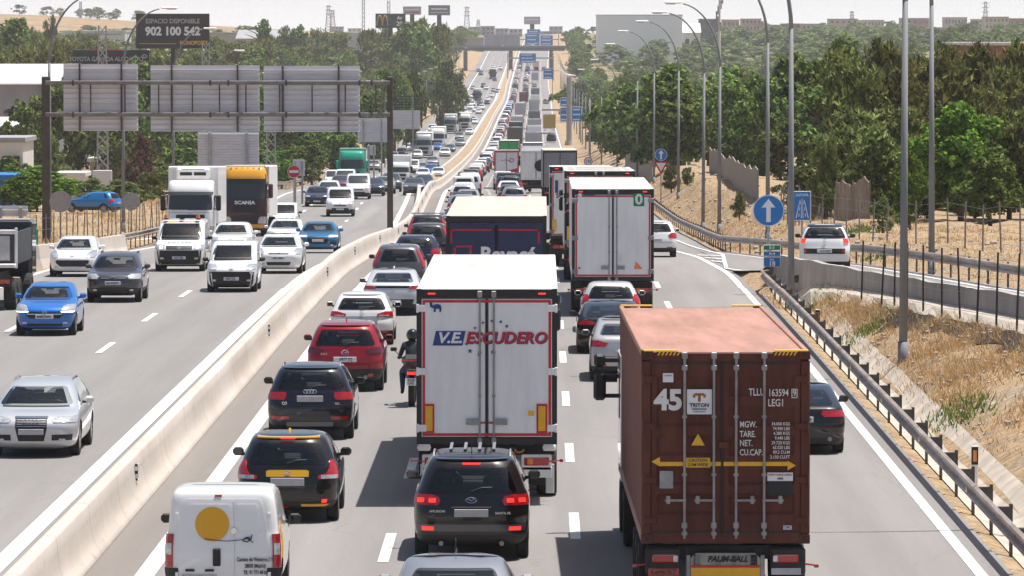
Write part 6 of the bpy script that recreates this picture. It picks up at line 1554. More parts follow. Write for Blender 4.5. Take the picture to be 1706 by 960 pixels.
# fill the queue
def fill(lane, ya, yb, gap, kinds=('hatch', 'hatch', 'suv', 'suv', 'sedan', 'van'), prob=1.0):
    x, fr, aw, ln = LANES[lane]; Y = ya
    while Y < yb:
        k = random.choice(kinds)
        if random.random() < prob: add_car(k, rcol() if k not in ('van', 'panel') else random.choice(['white', 'white', 'silver', 'grey']), x + fr(Y) + random.uniform(-.25, .25), Y, aw, lane)
        Y += random.uniform(*gap) * (1 if Y < 900 else 1.5 if Y < 1500 else 2.4)
fill('R1', 300, 2300, (7.5, 11)); fill('R2', 420, 2300, (9, 16)); fill('R3', 470, 2300, (22, 60)); fill('R4', 420, 2300, (120, 260))
fill('L1', 700, 2300, (45, 95)); fill('L2', 760, 2300, (40, 85)); fill('L3', 560, 2300, (50, 130), ('hatch', 'van', 'suv', 'panel'))
for lane in ('R1', 'R2', 'L1', 'L2'): fill(lane, 2330, 3000, (26, 50), prob=.5)
# two more motorcyclists
for px, py, aw, lane, lb in ((916, 236, True, 'R4', 'small motorcycle on the empty outer lane beside the grey-doored lorry'), (738, 240, False, 'L2', 'pale motorcycle between the blue car and silver lorry, oncoming')):
    Y = ground(px, py, road_z, 300).y; c = copy_tree(PROTO['moto'][0], None, 0); seat(c, at_depth(px, Y), Y, aw, 2.1); tag(c, lb, 'motorcycle')
    person_on(c, mat('jacket_dark', (.02, .02, .022), .8) if aw else mat('jacket_pale', (.5, .48, .42), .8), HEL, 'rider on the ' + lb.split(' beside')[0].split(' between')[0])
ORD = ['first', 'second', 'third', 'fourth', 'fifth', 'sixth', 'seventh', 'eighth', 'ninth', 'tenth', 'eleventh', 'twelfth', 'thirteenth', 'fourteenth', 'fifteenth', 'sixteenth', 'seventeenth', 'eighteenth', 'nineteenth', 'twentieth']
cnt = {}
for Y, kind, col, lane, c in TRAFFIC: cnt.setdefault((kind, col, lane), []).append((Y, c))
for (kind, col, lane), lst in cnt.items():
    lst.sort(key=lambda t: t[0]); away = lane[0] == 'R'; ln = LANES[lane][3]
    kn = {'trailer': 'box trailer lorry'}.get(kind, KN.get(kind, kind)); cc = 'green' if col == 'bright_green' else col
    near = [t for t in lst if t[0] < 1250]; far = [t for t in lst if t[0] >= 1250]
    wh = 'of the queue beyond the navy trailer' if away else 'of the oncoming traffic beyond the blue hatchback'
    for i, (Y, c) in enumerate(near):
        lb = (ORD[i] + ' ' if len(near) > 1 else '') + f"{cc} {kn} {'queuing' if away else 'oncoming'} in the {ln} {'past the navy trailer' if away else 'past the petrol blue hatchback'}"
        tag(c, lb, 'truck' if kind == 'trailer' else 'van' if kind in ('van', 'panel') else 'car', 'vehicles queuing away up the road' if away else 'oncoming vehicles up the road')
    for Y, c in far:
        tag(c, f"tiny {cc} {kn} far up the {ln}, {'heading away' if away else 'oncoming'}, towards the bridge", 'truck' if kind == 'trailer' else 'van' if kind in ('van', 'panel') else 'car', f"tiny {cc} {kn}s far up the {ln}, {'heading away' if away else 'oncoming'}")
for k, (r, S) in PROTO.items():
    for c in list(r.children_recursive): bpy.data.objects.remove(c)
    bpy.data.objects.remove(r)
# ---------------------------------------------------------------- trees
LEAF = {
 'broad': leaf_mat('leaves_deep_green', (.022, .050, .010), (.24, .33, .09), .24), 'pine': leaf_mat('needles_olive', (.032, .055, .014), (.30, .325, .11), .2),
 'bright': leaf_mat('leaves_bright_green', (.04, .095, .012), (.19, .31, .05), .25), 'mid': leaf_mat('leaves_mid_green', (.045, .080, .020), (.25, .32, .10), .28),
 'cypress': leaf_mat('cypress_green', (.014, .022, .010), (.045, .055, .022), .1), 'plum': leaf_mat('plum_leaves', (.05, .02, .022), (.12, .06, .05)), 'far': leaf_mat('far_foliage', (.055, .080, .034), (.21, .26, .10)) }
BARK = mat('bark', (.13, .09, .06), .95, var=.4, scale=5, bump=.5, bscale=8)
def crown_mesh(kind, seed, n, leaf, lobes):
    """unit crown, 1 high and about 1 wide, of many small leaf faces gathered in clumps"""
    rs = np.random.default_rng(seed); L = []
    if kind == 'cypress':
        for k in range(lobes):
            t = (k + .5) / lobes; rr = .30 * math.sin(math.pi * min(1, t * .85 + .13)) ** .6
            a = rs.uniform(0, 6.28); L.append((rr * .45 * math.cos(a), rr * .45 * math.sin(a), t, rr * .75, .10))
    else:
        amp = rs.uniform(.75, 1.15, 5); ph = rs.uniform(0, 6.28, 5)
        for k in range(lobes):
            t = rs.uniform(0, 1) ** .85; zc = .10 + .80 * t
            prof = (math.sin(math.pi * (t * .80 + .16)) ** .7) if kind != 'pine' else (.50 + .45 * math.sin(math.pi * (t * .9 + .1)))
            a = rs.uniform(0, 6.28)
            prof *= 1 + .22 * math.sin(2 * a + ph[0] + 4 * t) + .16 * math.sin(3 * a + ph[1] - 7 * t)
            rr = .40 * prof * (rs.uniform(.6, 1.05) if rs.random() < .82 else rs.uniform(0, .5))
            s = rs.uniform(.07, .155) * (1.0 if kind != 'pine' else 1.1)
            zc += .05 * math.sin(3 * a + ph[2])
            L.append((rr * math.cos(a), rr * math.sin(a), zc, s, s * (.75 if kind != 'pine' else .55)))
    L = np.array(L); nsub = 9 if kind != 'cypress' else 4; wgt = L[:, 3] ** 2
    li = rs.choice(len(L), len(L) * nsub, p=wgt / wgt.sum()); sd_ = rs.normal(size=(len(li), 3)); sd_[:, 2] += .35; sd_ /= np.linalg.norm(sd_, axis=1)[:, None]
    so_ = rs.uniform(.55, 1.15, len(li)); sr = L[li, 3] * rs.uniform(.24, .42, len(li))
    L = np.stack([L[li, 0] + sd_[:, 0] * L[li, 3] * so_, L[li, 1] + sd_[:, 1] * L[li, 3] * so_, L[li, 2] + sd_[:, 2] * L[li, 4] * so_, sr, sr * (.9 if kind != 'pine' else 1.0)], 1)
    idx = rs.integers(0, len(L), n)
    d = rs.normal(size=(n, 3)); d /= np.linalg.norm(d, axis=1)[:, None]
    d[:, 2] = np.where(rs.random(n) < .62, np.abs(d[:, 2]), d[:, 2])
    rad = np.clip(1 + rs.normal(-.04, .13, n), .35, 1.4)
    c = np.stack([L[idx, 0] + d[:, 0] * L[idx, 3] * rad, L[idx, 1] + d[:, 1] * L[idx, 3] * rad, L[idx, 2] + d[:, 2] * L[idx, 4] * rad], 1)
    nrm = d * 1.0 + rs.normal(size=(n, 3)) * .38 + np.array([0, 0, .45]); nrm /= np.linalg.norm(nrm, axis=1)[:, None]
    t1 = np.cross(nrm, rs.normal(size=(n, 3))); t1 /= np.linalg.norm(t1, axis=1)[:, None] + 1e-9; t2 = np.cross(nrm, t1)
    sz = leaf * rs.uniform(.6, 1.35, n)[:, None]
    asp = .55 if kind in ('broad', 'mid', 'bright', 'plum', 'far') else .32
    if kind in ('pine', 'cypress'):        # needle sprays point outwards and up
        t1 = d * .75 + np.array([0, 0, .30]) + rs.normal(size=(n, 3)) * .40; t1 /= np.linalg.norm(t1, axis=1)[:, None]
        t2 = np.cross(t1, np.array([0, 0, 1.0]) + rs.normal(size=(n, 3)) * .45); t2 /= np.linalg.norm(t2, axis=1)[:, None] + 1e-9; sz = sz * 1.25
    V = np.stack([c - t1 * sz, c - t2 * sz * asp, c + t1 * sz, c + t2 * sz * asp], 1).reshape(-1, 3)
    me = bpy.data.meshes.new('crown'); me.vertices.add(4 * n); me.vertices.foreach_set('co', V.astype(np.float32).ravel())
    me.loops.add(4 * n); me.loops.foreach_set('vertex_index', np.arange(4 * n, dtype=np.int32)); me.polygons.add(n)
    me.polygons.foreach_set('loop_start', np.arange(0, 4 * n, 4, dtype=np.int32)); me.polygons.foreach_set('loop_total', np.full(n, 4, dtype=np.int32)); me.update(); me.validate()
    me.materials.append(LEAF[kind]); return me
def trunk_mesh(seed):
    rs = random.Random(seed); q = MB(); q.tube([(0, 0, -.05), (rs.uniform(-.02, .02), 0, .2), (rs.uniform(-.04, .04), .02, .45), (rs.uniform(-.05, .05), 0, .75)], [.035, .028, .02, .008], 7)
    for k in range(6):
        z = .22 + .09 * k; a = rs.uniform(0, 6.28); r_ = rs.uniform(.22, .36); q.tube([(0, 0, z), (r_ * .5 * math.cos(a), r_ * .5 * math.sin(a), z + .10), (r_ * math.cos(a), r_ * math.sin(a), z + .16)], [.014, .010, .004], 5)
    me = q.mesh('trunk', True); me.materials.append(BARK); return me
TRK = [trunk_mesh(k) for k in range(4)]
CR = {}
for kd, nn, lf in (('broad', 10000, .031), ('pine', 11000, .029), ('bright', 9000, .027), ('mid', 7000, .031), ('cypress', 6000, .026), ('plum', 4000, .03)):
    CR[kd] = [crown_mesh(kd, 10 * i + len(kd), nn, lf, 52) for i in range(3)]
for kd, base in (('farbroad', 'mid'), ('farpine', 'pine'), ('fardark', 'broad'), ('far', 'far')):
    CR[kd] = [crown_mesh(base, 77 + 10 * i, 2200, .040, 34) for i in range(4)]
TREES = []
def tree(X, Y, h, w, kind, name='tree', z=None):
    zt = tz(X, Y) if z is None else z
    r = empty(name, (X, Y, zt), random.uniform(0, 6.28))
    c = bpy.data.objects.new('crown', random.choice(CR[kind])); COL.objects.link(c); c.parent = r; lift = .03 * h if kind not in ('bright', 'cypress') else 0
    c.scale = (w, w, h - lift); c.location = (0, 0, lift)
    t = bpy.data.objects.new('trunk', random.choice(TRK)); COL.objects.link(t); t.parent = r; t.scale = (h * .9, h * .9, h * .95)
    TREES.append((r, X, Y, h, w, kind)); return r
def tree_px(px, Y, ptop, wpx, kind, name='tree'):
    X = at_depth(px, Y); z = tz(X, Y); h = HC + (67 - ptop) * Y / F - z
    return tree(X, Y, max(1.5, h), wpx * Y / F * (1.3 if px < 900 else 1.08), kind, name)
NEAR = [(62, 400, 278, 105, 'bright', 'bush'), (98, 408, 298, 62, 'bright', 'bush'), (45, 540, 166, 75, 'broad', 'tree'), (88, 560, 140, 90, 'mid', 'tree'), (131, 600, 186, 50, 'cypress', 'cypress_tree'), (112, 640, 118, 84, 'mid', 'tree'), (185, 620, 122, 95, 'broad', 'tree'), (235, 650, 108, 95, 'mid', 'tree'), (285, 660, 150, 90, 'broad', 'tree'), (335, 640, 160, 90, 'broad', 'tree'), (395, 660, 165, 90, 'broad', 'tree'), (455, 650, 150, 90, 'broad', 'tree'), (505, 640, 165, 80, 'broad', 'tree'), (238, 500, 228, 46, 'plum', 'tree'),
        (250, 440, 284, 44, 'pine', 'small_pine_tree'), (470, 560, 248, 50, 'bright', 'bush'), (200, 470, 300, 60, 'mid', 'bush'), (150, 480, 296, 50, 'mid', 'bush'), (25, 600, 180, 60, 'cypress', 'cypress_tree'), (555, 700, 205, 60, 'mid', 'bush'), (618, 760, 150, 60, 'broad', 'tree'), (655, 850, 112, 62, 'mid', 'tree'), (690, 900, 112, 40, 'broad', 'tree'), (640, 800, 190, 40, 'mid', 'bush'), (745, 1150, 96, 40, 'broad', 'tree'), (760, 1200, 118, 38, 'mid', 'tree'), (735, 1180, 120, 30, 'mid', 'bush'),
        (1270, 330, 120, 90, 'broad', 'tree'), (1330, 335, 95, 150, 'broad', 'tree'), (1395, 345, 70, 130, 'broad', 'tree'), (1365, 320, 150, 120, 'broad', 'tree'), (1225, 370, 130, 100, 'broad', 'tree'), (1300, 318, 190, 100, 'broad', 'tree'), (1180, 420, 150, 95, 'broad', 'tree'), (1140, 450, 160, 90, 'broad', 'tree'), (1240, 340, 190, 90, 'broad', 'tree'), (1200, 390, 185, 80, 'broad', 'tree'),
        (1420, 300, 105, 150, 'pine', 'pine_tree'), (1475, 310, 85, 170, 'pine', 'pine_tree'), (1550, 330, 95, 180, 'pine', 'pine_tree'), (1625, 335, 88, 180, 'pine', 'pine_tree'), (1700, 330, 85, 170, 'pine', 'pine_tree'), (1425, 275, 190, 170, 'pine', 'pine_tree'), (1510, 280, 170, 160, 'pine', 'pine_tree'), (1680, 262, 205, 150, 'pine', 'pine_tree'), (1600, 258, 178, 180, 'bright', 'bush'), (1375, 262, 238, 56, 'pine', 'small_pine_tree'), (1515, 240, 255, 60, 'bright', 'bush'), (1650, 245, 250, 110, 'broad', 'bush'), (1745, 260, 160, 150, 'pine', 'pine_tree'), (1460, 262, 225, 120, 'pine', 'pine_tree'), (1545, 262, 215, 110, 'pine', 'pine_tree'), (1590, 300, 130, 150, 'pine', 'pine_tree'), (1660, 300, 140, 140, 'pine', 'pine_tree')]
for px in range(1340, 1720, 17):
    Yb = random.uniform(268, 300) if px > 1330 else random.uniform(330, 400)
    NEAR.append((px, Yb, 67 + (HC - tz(at_depth(px, Yb), Yb) - random.uniform(1.4, 2.8)) * F / Yb, random.uniform(50, 85), random.choice(['broad', 'mid', 'pine', 'broad']), 'bush'))
NEAR += [(1118, 408, 276, 30, 'pine', 'bush'), (1145, 398, 292, 22, 'mid', 'bush'), (1232, 300, 342, 24, 'pine', 'bush'), (1470, 232, 330, 40, 'mid', 'bush'), (40, 392, 286, 80, 'bright', 'bush'), (150, 520, 286, 60, 'mid', 'bush'), (212, 430, 305, 60, 'mid', 'bush'), (265, 520, 270, 70, 'mid', 'bush'), (300, 560, 250, 80, 'broad', 'bush'), (20, 470, 262, 60, 'broad', 'bush'), (520, 600, 235, 60, 'mid', 'bush'), (420, 600, 240, 80, 'broad', 'bush'), (575, 640, 225, 50, 'broad', 'bush'), (330, 620, 200, 90, 'mid', 'tree'), (205, 560, 200, 80, 'mid', 'tree')]
NEAR = [(a[0], a[1] * 1.22, *a[2:]) if a[4] == 'broad' and a[5] == 'tree' and 1130 < a[0] < 1410 else a for a in NEAR]
for a in NEAR: tree_px(*a)
for Y in list(np.arange(470, 960, 26)):
    X = sh(Y) + 13.2 + random.uniform(0, 2.5); tree(X, Y, random.uniform(7.2, 9.2), random.uniform(6.5, 8.5), 'broad')
    if random.random() < .75: tree(X + random.uniform(5, 9), Y + 12, random.uniform(7.5, 10.5), random.uniform(7, 9), 'mid')
for Y in (1280, 1310, 1345): tree(sh(Y) + 11 + random.uniform(0, 3), Y, random.uniform(8, 10), 8.5, 'broad')
for Y in range(1220, 2900, 42):
    e = random.uniform(4, 12); h = random.uniform(6, 9)
    if not 1270 < Y < 1360: tree(sh(Y) + 9.5 + e + 3, Y, h, random.uniform(7, 10), random.choice(['farbroad', 'fardark', 'far']))
    tree(shL(Y) - 22.5 - e - 4, Y + 15, h, random.uniform(7, 10), random.choice(['farbroad', 'fardark', 'farpine']))
for Y in range(620, 1500, 22):
    e = random.uniform(26, 55); tree(shL(Y) - 22 - e, Y, random.uniform(7, 10.5), random.uniform(7, 9.5), random.choice(['farbroad', 'farpine', 'fardark', 'farbroad']))
N_NEAR = len(TREES)
for k in range(120):                     # olive wood on the oncoming side
    Y = 700 + 950 * (k / 120) ** 1.15; px = random.uniform(-20, 885 - 25 * F / Y); X = at_depth(px, Y)
    tree(X, Y, random.uniform(8.5, 12.5), random.uniform(7.5, 11), random.choice(['farpine', 'farpine', 'farpine', 'farbroad']), 'pine_tree')
for px, Y, pt, wp in ((688, 1500, 30, 42), (712, 1520, 34, 40), (700, 1480, 40, 36), (665, 1650, 52, 40), (730, 1600, 34, 30), (30, 1100, 24, 42), (88, 1250, 26, 18), (10, 1100, 44, 36), (55, 1150, 50, 30), (480, 1700, 42, 24), (500, 1700, 40, 24), (530, 1750, 44, 26), (620, 1700, 42, 30), (640, 1750, 40, 34), (438, 1500, 24, 18), (560, 1800, 46, 30)):
    tree_px(px, Y, pt + 4, wp * 1.6, random.choice(['fardark', 'farbroad', 'farpine']), 'tree')
for k in range(95):                     # mixed green wood beyond the ramp
    Y = 560 + 1250 * (k / 95) ** 1.2; px = random.uniform(905 + 18 * F / Y, 1730); X = at_depth(px, Y)
    tree(X, Y, random.uniform(7.5, 11.5), random.uniform(8, 12), random.choice(['farbroad', 'farbroad', 'fardark', 'far']))
for k in range(46):
    Y = random.uniform(1900, 3600); px = random.uniform(930, 1720); X = at_depth(px, Y)
    if abs(X - sh(Y)) < 40: continue
    tree(X, Y, random.uniform(7, 10), random.uniform(9, 14), 'far')
for k in range(34):
    Y = random.uniform(1700, 2500); px = random.uniform(-10, 860 - 30 * F / Y); X = at_depth(px, Y)
    tree(X, Y, random.uniform(7, 10), random.uniform(9, 14), 'far')
for k in range(12):
    Y = random.uniform(3450, 3700); px = random.uniform(5, 300); X = at_depth(px, Y); tree(X, Y, random.uniform(5, 8), random.uniform(6, 12), 'far')
def far_wood(name, spots, m):
    base = [np.array([v.co for v in me.vertices]).reshape(-1, 4, 3) for me in CR['far']]; V = []
    for (X, Y, h, w) in spots:
        b = base[random.randrange(4)]; sel = b[rng.choice(len(b), 420, replace=False)]; c = sel.mean(1, keepdims=True); v = (c + (sel - c) * 1.9) * np.array([w, w, h]) + np.array([X, Y, tz(X, Y)]); V.append(v.reshape(-1, 3))
    V = np.concatenate(V); n = len(V) // 4; me = bpy.data.meshes.new(name); me.vertices.add(4 * n); me.vertices.foreach_set('co', V.astype(np.float32).ravel()); me.loops.add(4 * n); me.loops.foreach_set('vertex_index', np.arange(4 * n, dtype=np.int32)); me.polygons.add(n)
    me.polygons.foreach_set('loop_start', np.arange(0, 4 * n, 4, dtype=np.int32)); me.polygons.foreach_set('loop_total', np.full(n, 4, dtype=np.int32)); me.update(); o = mkobj(name, me, m); tag(o, kind='stuff')
sp = []
for _ in range(210):
    Y = random.uniform(1750, 2900); px = random.uniform(925, 1725); X = at_depth(px, Y)
    if X - sh(Y) > 34: sp.append((X, Y, random.uniform(5, 9), random.uniform(12, 22)))
for _ in range(120):
    Y = random.uniform(1650, 2700); px = random.uniform(-20, 850); X = at_depth(px, Y)
    if X - shL(Y) < -42: sp.append((X, Y, random.uniform(5, 8), random.uniform(12, 20)))
far_wood('distant_woodland', sp, LEAF['far'])
# names for single trees: sorted along the picture within each stand
ADJ = {'broad': 'dense dark green', 'mid': 'leafy mid green', 'bright': 'bright green', 'pine': 'olive green', 'cypress': 'narrow dark', 'plum': 'purple leaved', 'farpine': 'olive', 'farbroad': 'light green', 'fardark': 'dark green', 'far': 'hazy green'}
def where(X, Y):
    side = X < sh(Y); px = proj((X, Y, tz(X, Y) + 5))[0]
    if side:
        if Y < 720: return 'behind the road gantry' if px > 95 else 'by the blue shed'
        if Y < 1650: return 'under the phone number billboard' if px < 400 else 'before the yellow arches billboard'
        return 'on the far hillside below the ridge'
    if Y < 420: return 'beyond the entry ramp fence' if px > 1345 else 'behind the reed fence'
    if Y < 1000: return 'along the lamp row past the yield sign' if px < 1150 else 'in the wood behind the reed fence'
    if Y < 1850: return 'in the wood below the pale hall'
    return 'before the distant town'
stands = {}
for r, X, Y, h, w, kd in TREES: stands.setdefault((r.name.split('.')[0], kd, where(X, Y)), []).append((proj((X, Y, 0))[0], r))
for (nm, kd, wh), lst in stands.items():
    lst.sort(key=lambda t: t[0])
    for i, (px, r) in enumerate(lst):
        od = '' if len(lst) == 1 else (ORD[i] if i < 20 else f'{i+1}th') + ' '
        tag(r, f"{od}{ADJ[kd]} {nm.replace('_', ' ').replace('small pine tree', 'small pine')} {wh}", 'tree' if 'bush' not in nm else 'bush', 'trees and bushes ' + wh)

# ---------------------------------------------------------------- dry grass, weeds, stones
STRAW = leaf_mat('dry_straw', (.38, .26, .11), (.72, .54, .27), .3); WEED = leaf_mat('green_weed', (.06, .12, .02), (.14, .22, .05), .3)
def blades(name, pts, hmin, hmax, m, wdt=.03):
    n = len(pts); V = np.zeros((n, 3, 3)); P = np.array(pts); a = rng.uniform(0, 6.28, n); h = rng.uniform(hmin, hmax, n); lean = rng.uniform(-.8, .8, (n, 2))
    dx = np.cos(a) * wdt; dy = np.sin(a) * wdt
    V[:, 0] = P + np.stack([-dx, -dy, -np.full(n, .02)], 1); V[:, 1] = P + np.stack([dx, dy, -np.full(n, .02)], 1); V[:, 2] = P + np.stack([lean[:, 0] * h, lean[:, 1] * h, h], 1)
    me = bpy.data.meshes.new(name); me.from_pydata(V.reshape(-1, 3).tolist(), [], [(3 * i, 3 * i + 1, 3 * i + 2) for i in range(n)]); o = mkobj(name, me, m); tag(o, kind='stuff'); return o
pts = []
def clumps(n, fx, spread, per):
    for _ in range(n):
        X, Y = fx()
        for _ in range(per):
            x = X + rng.normal(0, spread); y = Y + rng.normal(0, spread * 2.2); pts.append((x, y, tz(x, y)))
def slope_pt():
    while True:
        Y = rng.uniform(84, 184); t = rng.uniform(.06, .92) ; a = 8.9; b = railR(Y) - 4.7; X = a + (b - a) * t
        if b > 9.0 and X < .094 * Y + 1.0 and NOI.fractal(Vector((X * .55, Y * .17, 9.0)), 1.0, 2.0, 3) > -.06: return X, Y
clumps(1250, slope_pt, .30, 16)
clumps(900, lambda: (lambda Y: (railR(Y) + .7 + rng.uniform(0, 9) + sh(Y), Y))(rng.uniform(140, 300)), .45, 14)
clumps(620, lambda: (lambda Y: (railR(Y) + .5 + rng.uniform(0, 3) + sh(Y), Y))(rng.uniform(250, 470)), .5, 12)
clumps(300, lambda: (lambda Y: (railR(Y) - 4.5 - rng.uniform(.3, 1.5) + sh(Y), Y))(rng.uniform(110, 185)), .3, 10)
blades('dry_grass', pts, .05, .22, STRAW, .016); pts = []
clumps(330, lambda: (lambda Y: (shL(Y) + railL(Y) - .9 - rng.uniform(0, 12), Y))(rng.uniform(225, 460)), .5, 16)
clumps(120, lambda: (lambda Y: (shL(Y) + railL(Y) - .9 - rng.uniform(0, 6), Y))(rng.uniform(460, 900)), .8, 14)
blades('dry_grass', pts, .12, .5, STRAW, .028); pts = []
for px, py in ((1352, 513), (1368, 500), (1436, 560), (1446, 553), (1470, 428), (1340, 505), (1585, 693), (1612, 690), (1422, 388), (1450, 385), (1398, 500)):
    g_ = ground(px, py, y0=90)
    for _ in range(150): x = g_.x + rng.normal(0, .32); y = g_.y + rng.normal(0, 1.1); pts.append((x, y, tz(x, y)))
blades('green_weeds', pts, .06, .26, WEED, .028)
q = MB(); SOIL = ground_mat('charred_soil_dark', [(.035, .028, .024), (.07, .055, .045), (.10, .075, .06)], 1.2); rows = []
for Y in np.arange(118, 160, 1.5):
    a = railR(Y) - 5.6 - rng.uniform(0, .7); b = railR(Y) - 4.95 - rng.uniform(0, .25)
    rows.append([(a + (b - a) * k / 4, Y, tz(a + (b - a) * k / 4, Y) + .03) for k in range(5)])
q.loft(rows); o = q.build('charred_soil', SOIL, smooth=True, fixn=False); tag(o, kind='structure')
q = MB()
for k in range(520):
    X, Y = slope_pt(); s = rng.uniform(.03, .10); q.box((X, Y, tz(X, Y) + s * .2), (s * 1.4, s * 1.6, s), 0, s * .25)
for k in range(260):
    Y = rng.uniform(200, 420); X = railR(Y) + .6 + rng.uniform(0, 6) + sh(Y); s = rng.uniform(.06, .2); q.box((X, Y, tz(X, Y) + s * .2), (s * 1.4, s * 1.6, s), 0, s * .25)
o = q.build('stones', mat('stone_pale', (.42, .36, .30), .9, var=.3, scale=4)); tag(o, kind='stuff')

# ---------------------------------------------------------------- fences
def post_fence(name, path, h, label, m, wires=4, every=1, lean=.06, r=.035):
    root = empty(name, (path[0][0], path[0][1], tz(*path[0]))); tag(root, label, 'fence'); o0 = root.location; tops = []
    for (x, y) in path:
        z = tz(x, y); dx = rng.normal(0, lean); q = MB(); q.cyl((x - o0.x, y - o0.y, z - .2 - o0.z), (x - o0.x + dx, y - o0.y, z + h - o0.z), r, r * .9, 7); q.build('post', m, root); tops.append((x - o0.x + dx, y - o0.y, z - o0.z))
    for k in range(wires):
        f = (k + .6) / wires; q = MB(); q.tube([(a, b, c + h * f) for a, b, c in tops], .007, 4); q.build('wire', STEEL, root)
    return root
FP = mat('fence_post_dark', (.045, .038, .032), .8, .1, var=.4, scale=5); FPG = mat('fence_post_grey', (.22, .20, .18), .8, var=.3, scale=5)
post_fence('wire_fence', [(railR(Y) - 5.05 + sh(Y), Y) for Y in (163, 158.6, 155.8, 153.2, 150, 146.5, 143.2, 140.4, 137.2, 134)], 1.95, 'wire fence on leaning dark posts in front of the low ramp wall', FP, r=.03)
post_fence('wire_fence', [(railR(Y) + 3.6 + sh(Y), Y) for Y in np.arange(170, 272, 4.2)], 1.75, 'wire fence on thin grey posts before the pines beyond the ramp', FPG)
post_fence('wire_fence', [(shL(Y) + railL(Y) - 1.6, Y) for Y in np.arange(228, 330, 3.6)], 1.9, 'wire fence on rusty posts in the straw beside the oncoming guardrail', FPG, r=.03)
REED = mat('reed_screen', (.34, .28, .23), .95, var=.45, scale=5, stretch=(5, 5, .25), bump=.6, bscale=14)
def reed(path, h, label):
    root = empty('reed_fence', (path[0][0], path[0][1], tz(*path[0]))); tag(root, label, 'fence'); o0 = root.location
    rows0 = []; rows1 = []; pts_ = []
    for i in range(len(path) - 1):
        for k in range(10): t = k / 10; pts_.append((path[i][0] + (path[i + 1][0] - path[i][0]) * t, path[i][1] + (path[i + 1][1] - path[i][1]) * t))
    pts_.append(path[-1]); q = MB(); rows = []
    for i, (x, y) in enumerate(pts_):
        z = tz(x, y); hh = h + rng.normal(0, .05) + .12 * math.sin(i * .5); j = .03 * (i % 2)
        rows.append([(x - o0.x - .03, y - o0.y - .03 + j, z - .1 - o0.z), (x - o0.x - .03, y - o0.y - .03 + j, z + hh - o0.z), (x - o0.x + .03, y - o0.y + .03 + j, z + hh - o0.z), (x - o0.x + .03, y - o0.y + .03 + j, z - .1 - o0.z)])
    q.loft(rows, closed=True, caps=True); q.build('reed_screen', REED, root)
    for x, y in path:
        z = tz(x, y); q = MB(); q.cyl((x - o0.x, y - o0.y - .08, z - .1 - o0.z), (x - o0.x, y - o0.y - .08, z + h + .1 - o0.z), .035, n=7); q.build('post', FPG, root)
    return root
def gp(px, py): v = ground(px, py, y0=230); return (v.x, v.y)
reed([gp(1263, 334), gp(1240, 318), gp(1215, 300), gp(1190, 288), gp(1182, 284)], 1.75, 'grey reed fence descending the dry bank behind the tall lamps')
reed([(at_depth(p, 262), 262 + k) for k, p in enumerate((1352, 1380))], 1.6, 'short reed fence panel under the small pine')
reed([(at_depth(p, 258), 258) for p in (1392, 1420, 1448)], 1.75, 'wide pale reed fence panel left of the far wire fence')
reed([gp(1086, 302), gp(1062, 288), gp(1042, 280)], 1.7, 'distant reed fence behind the yield sign')

# ---------------------------------------------------------------- lamp posts
def lamp_meshes():
    q = MB(); q.cyl((0, 0, 0), (0, 0, 9.2), .115, .072, 12); q.cyl((0, 0, -.3), (0, 0, .5), .14, .14, 12); pole = q.mesh('pole', True); pole.materials.append(POLEG)
    q = MB(); q.tube([(-2.35 * (1 - math.cos(t)) , 0, 9.2 + 3.5 * math.sin(t)) for t in np.linspace(0, 1.45, 13)], [.072 - .003 * k for k in range(13)], 8); arm = q.mesh('arm', True); arm.materials.append(POLEG)
    q = MB(); q.box((-2.62, 0, 12.74), (.95, .30, .13), 0, .06, T=Matrix.Identity(4)); q.box((-2.75, 0, 12.66), (.55, .22, .06), 1, .02); head = q.mesh('lamp_head'); head.materials.append(WHITED); head.materials.append(CLEARL)
    return pole, arm, head
LM = lamp_meshes()
LAMPW = {}
def lamp(X, Y, flip, label, group, s=1.0, w=1.0):
    r = empty('street_lamp', (X, Y, tz(X, Y)), (math.pi if flip else 0) + random.uniform(-.05, .05)); r.scale = (s * w, s * w, s); r.rotation_euler.x = random.uniform(-.004, .004); r.rotation_euler.y = random.uniform(-.006, .006)
    for nm, me in zip(('pole', 'arm', 'lamp_head'), LM):
        o = bpy.data.objects.new(nm, me); COL.objects.link(o); o.parent = r
    tag(r, label, 'street lamp', group); return r
lamp(10.5, 96.2, False, 'grey street lamp standing just outside the picture, its shadow crossing the road', 'street lamps beside the queue')
LB_ = [(1505, 138, 'tall thick street lamp rising from the dry slope before the wire fence'), (1318, 176, 'tall street lamp in the gore beside the motorway sign'), (1552, 186, 'tall street lamp beyond the ramp rail, close to the wire fence posts'), (1279, 250, 'street lamp rising behind the large round arrow sign'), (1198, 300, 'street lamp on the bank, nearest to the reed fence'), (1171, 316, 'street lamp on the bank with a concrete footing at its base'), (1130, 388, 'street lamp directly behind the small yield sign'), (1089, 455, 'street lamp just before the distant reed fence'), (1061, 520, 'street lamp second before the small yield sign'), (1028, 610, 'street lamp third along the row past the yield sign'), (1002, 700, 'street lamp above the round speed sign'), (983, 790, 'street lamp first past the round speed sign')]
for px, Y, lb in LB_: lamp(at_depth(px, Y), Y, False, lb, 'street lamps beside the queue', 1.0)
for k, Y in enumerate(range(850, 1900, 62)): lamp(sh(Y) + 11.0, Y, False, f'{ORD[k]} small street lamp of the distant row by the grey gantry pillar', 'street lamps beside the queue', .98)
lamp(at_depth(83, 279), 279, True, 'street lamp close behind the gantry post on the straw verge', 'street lamps beside the oncoming lanes')
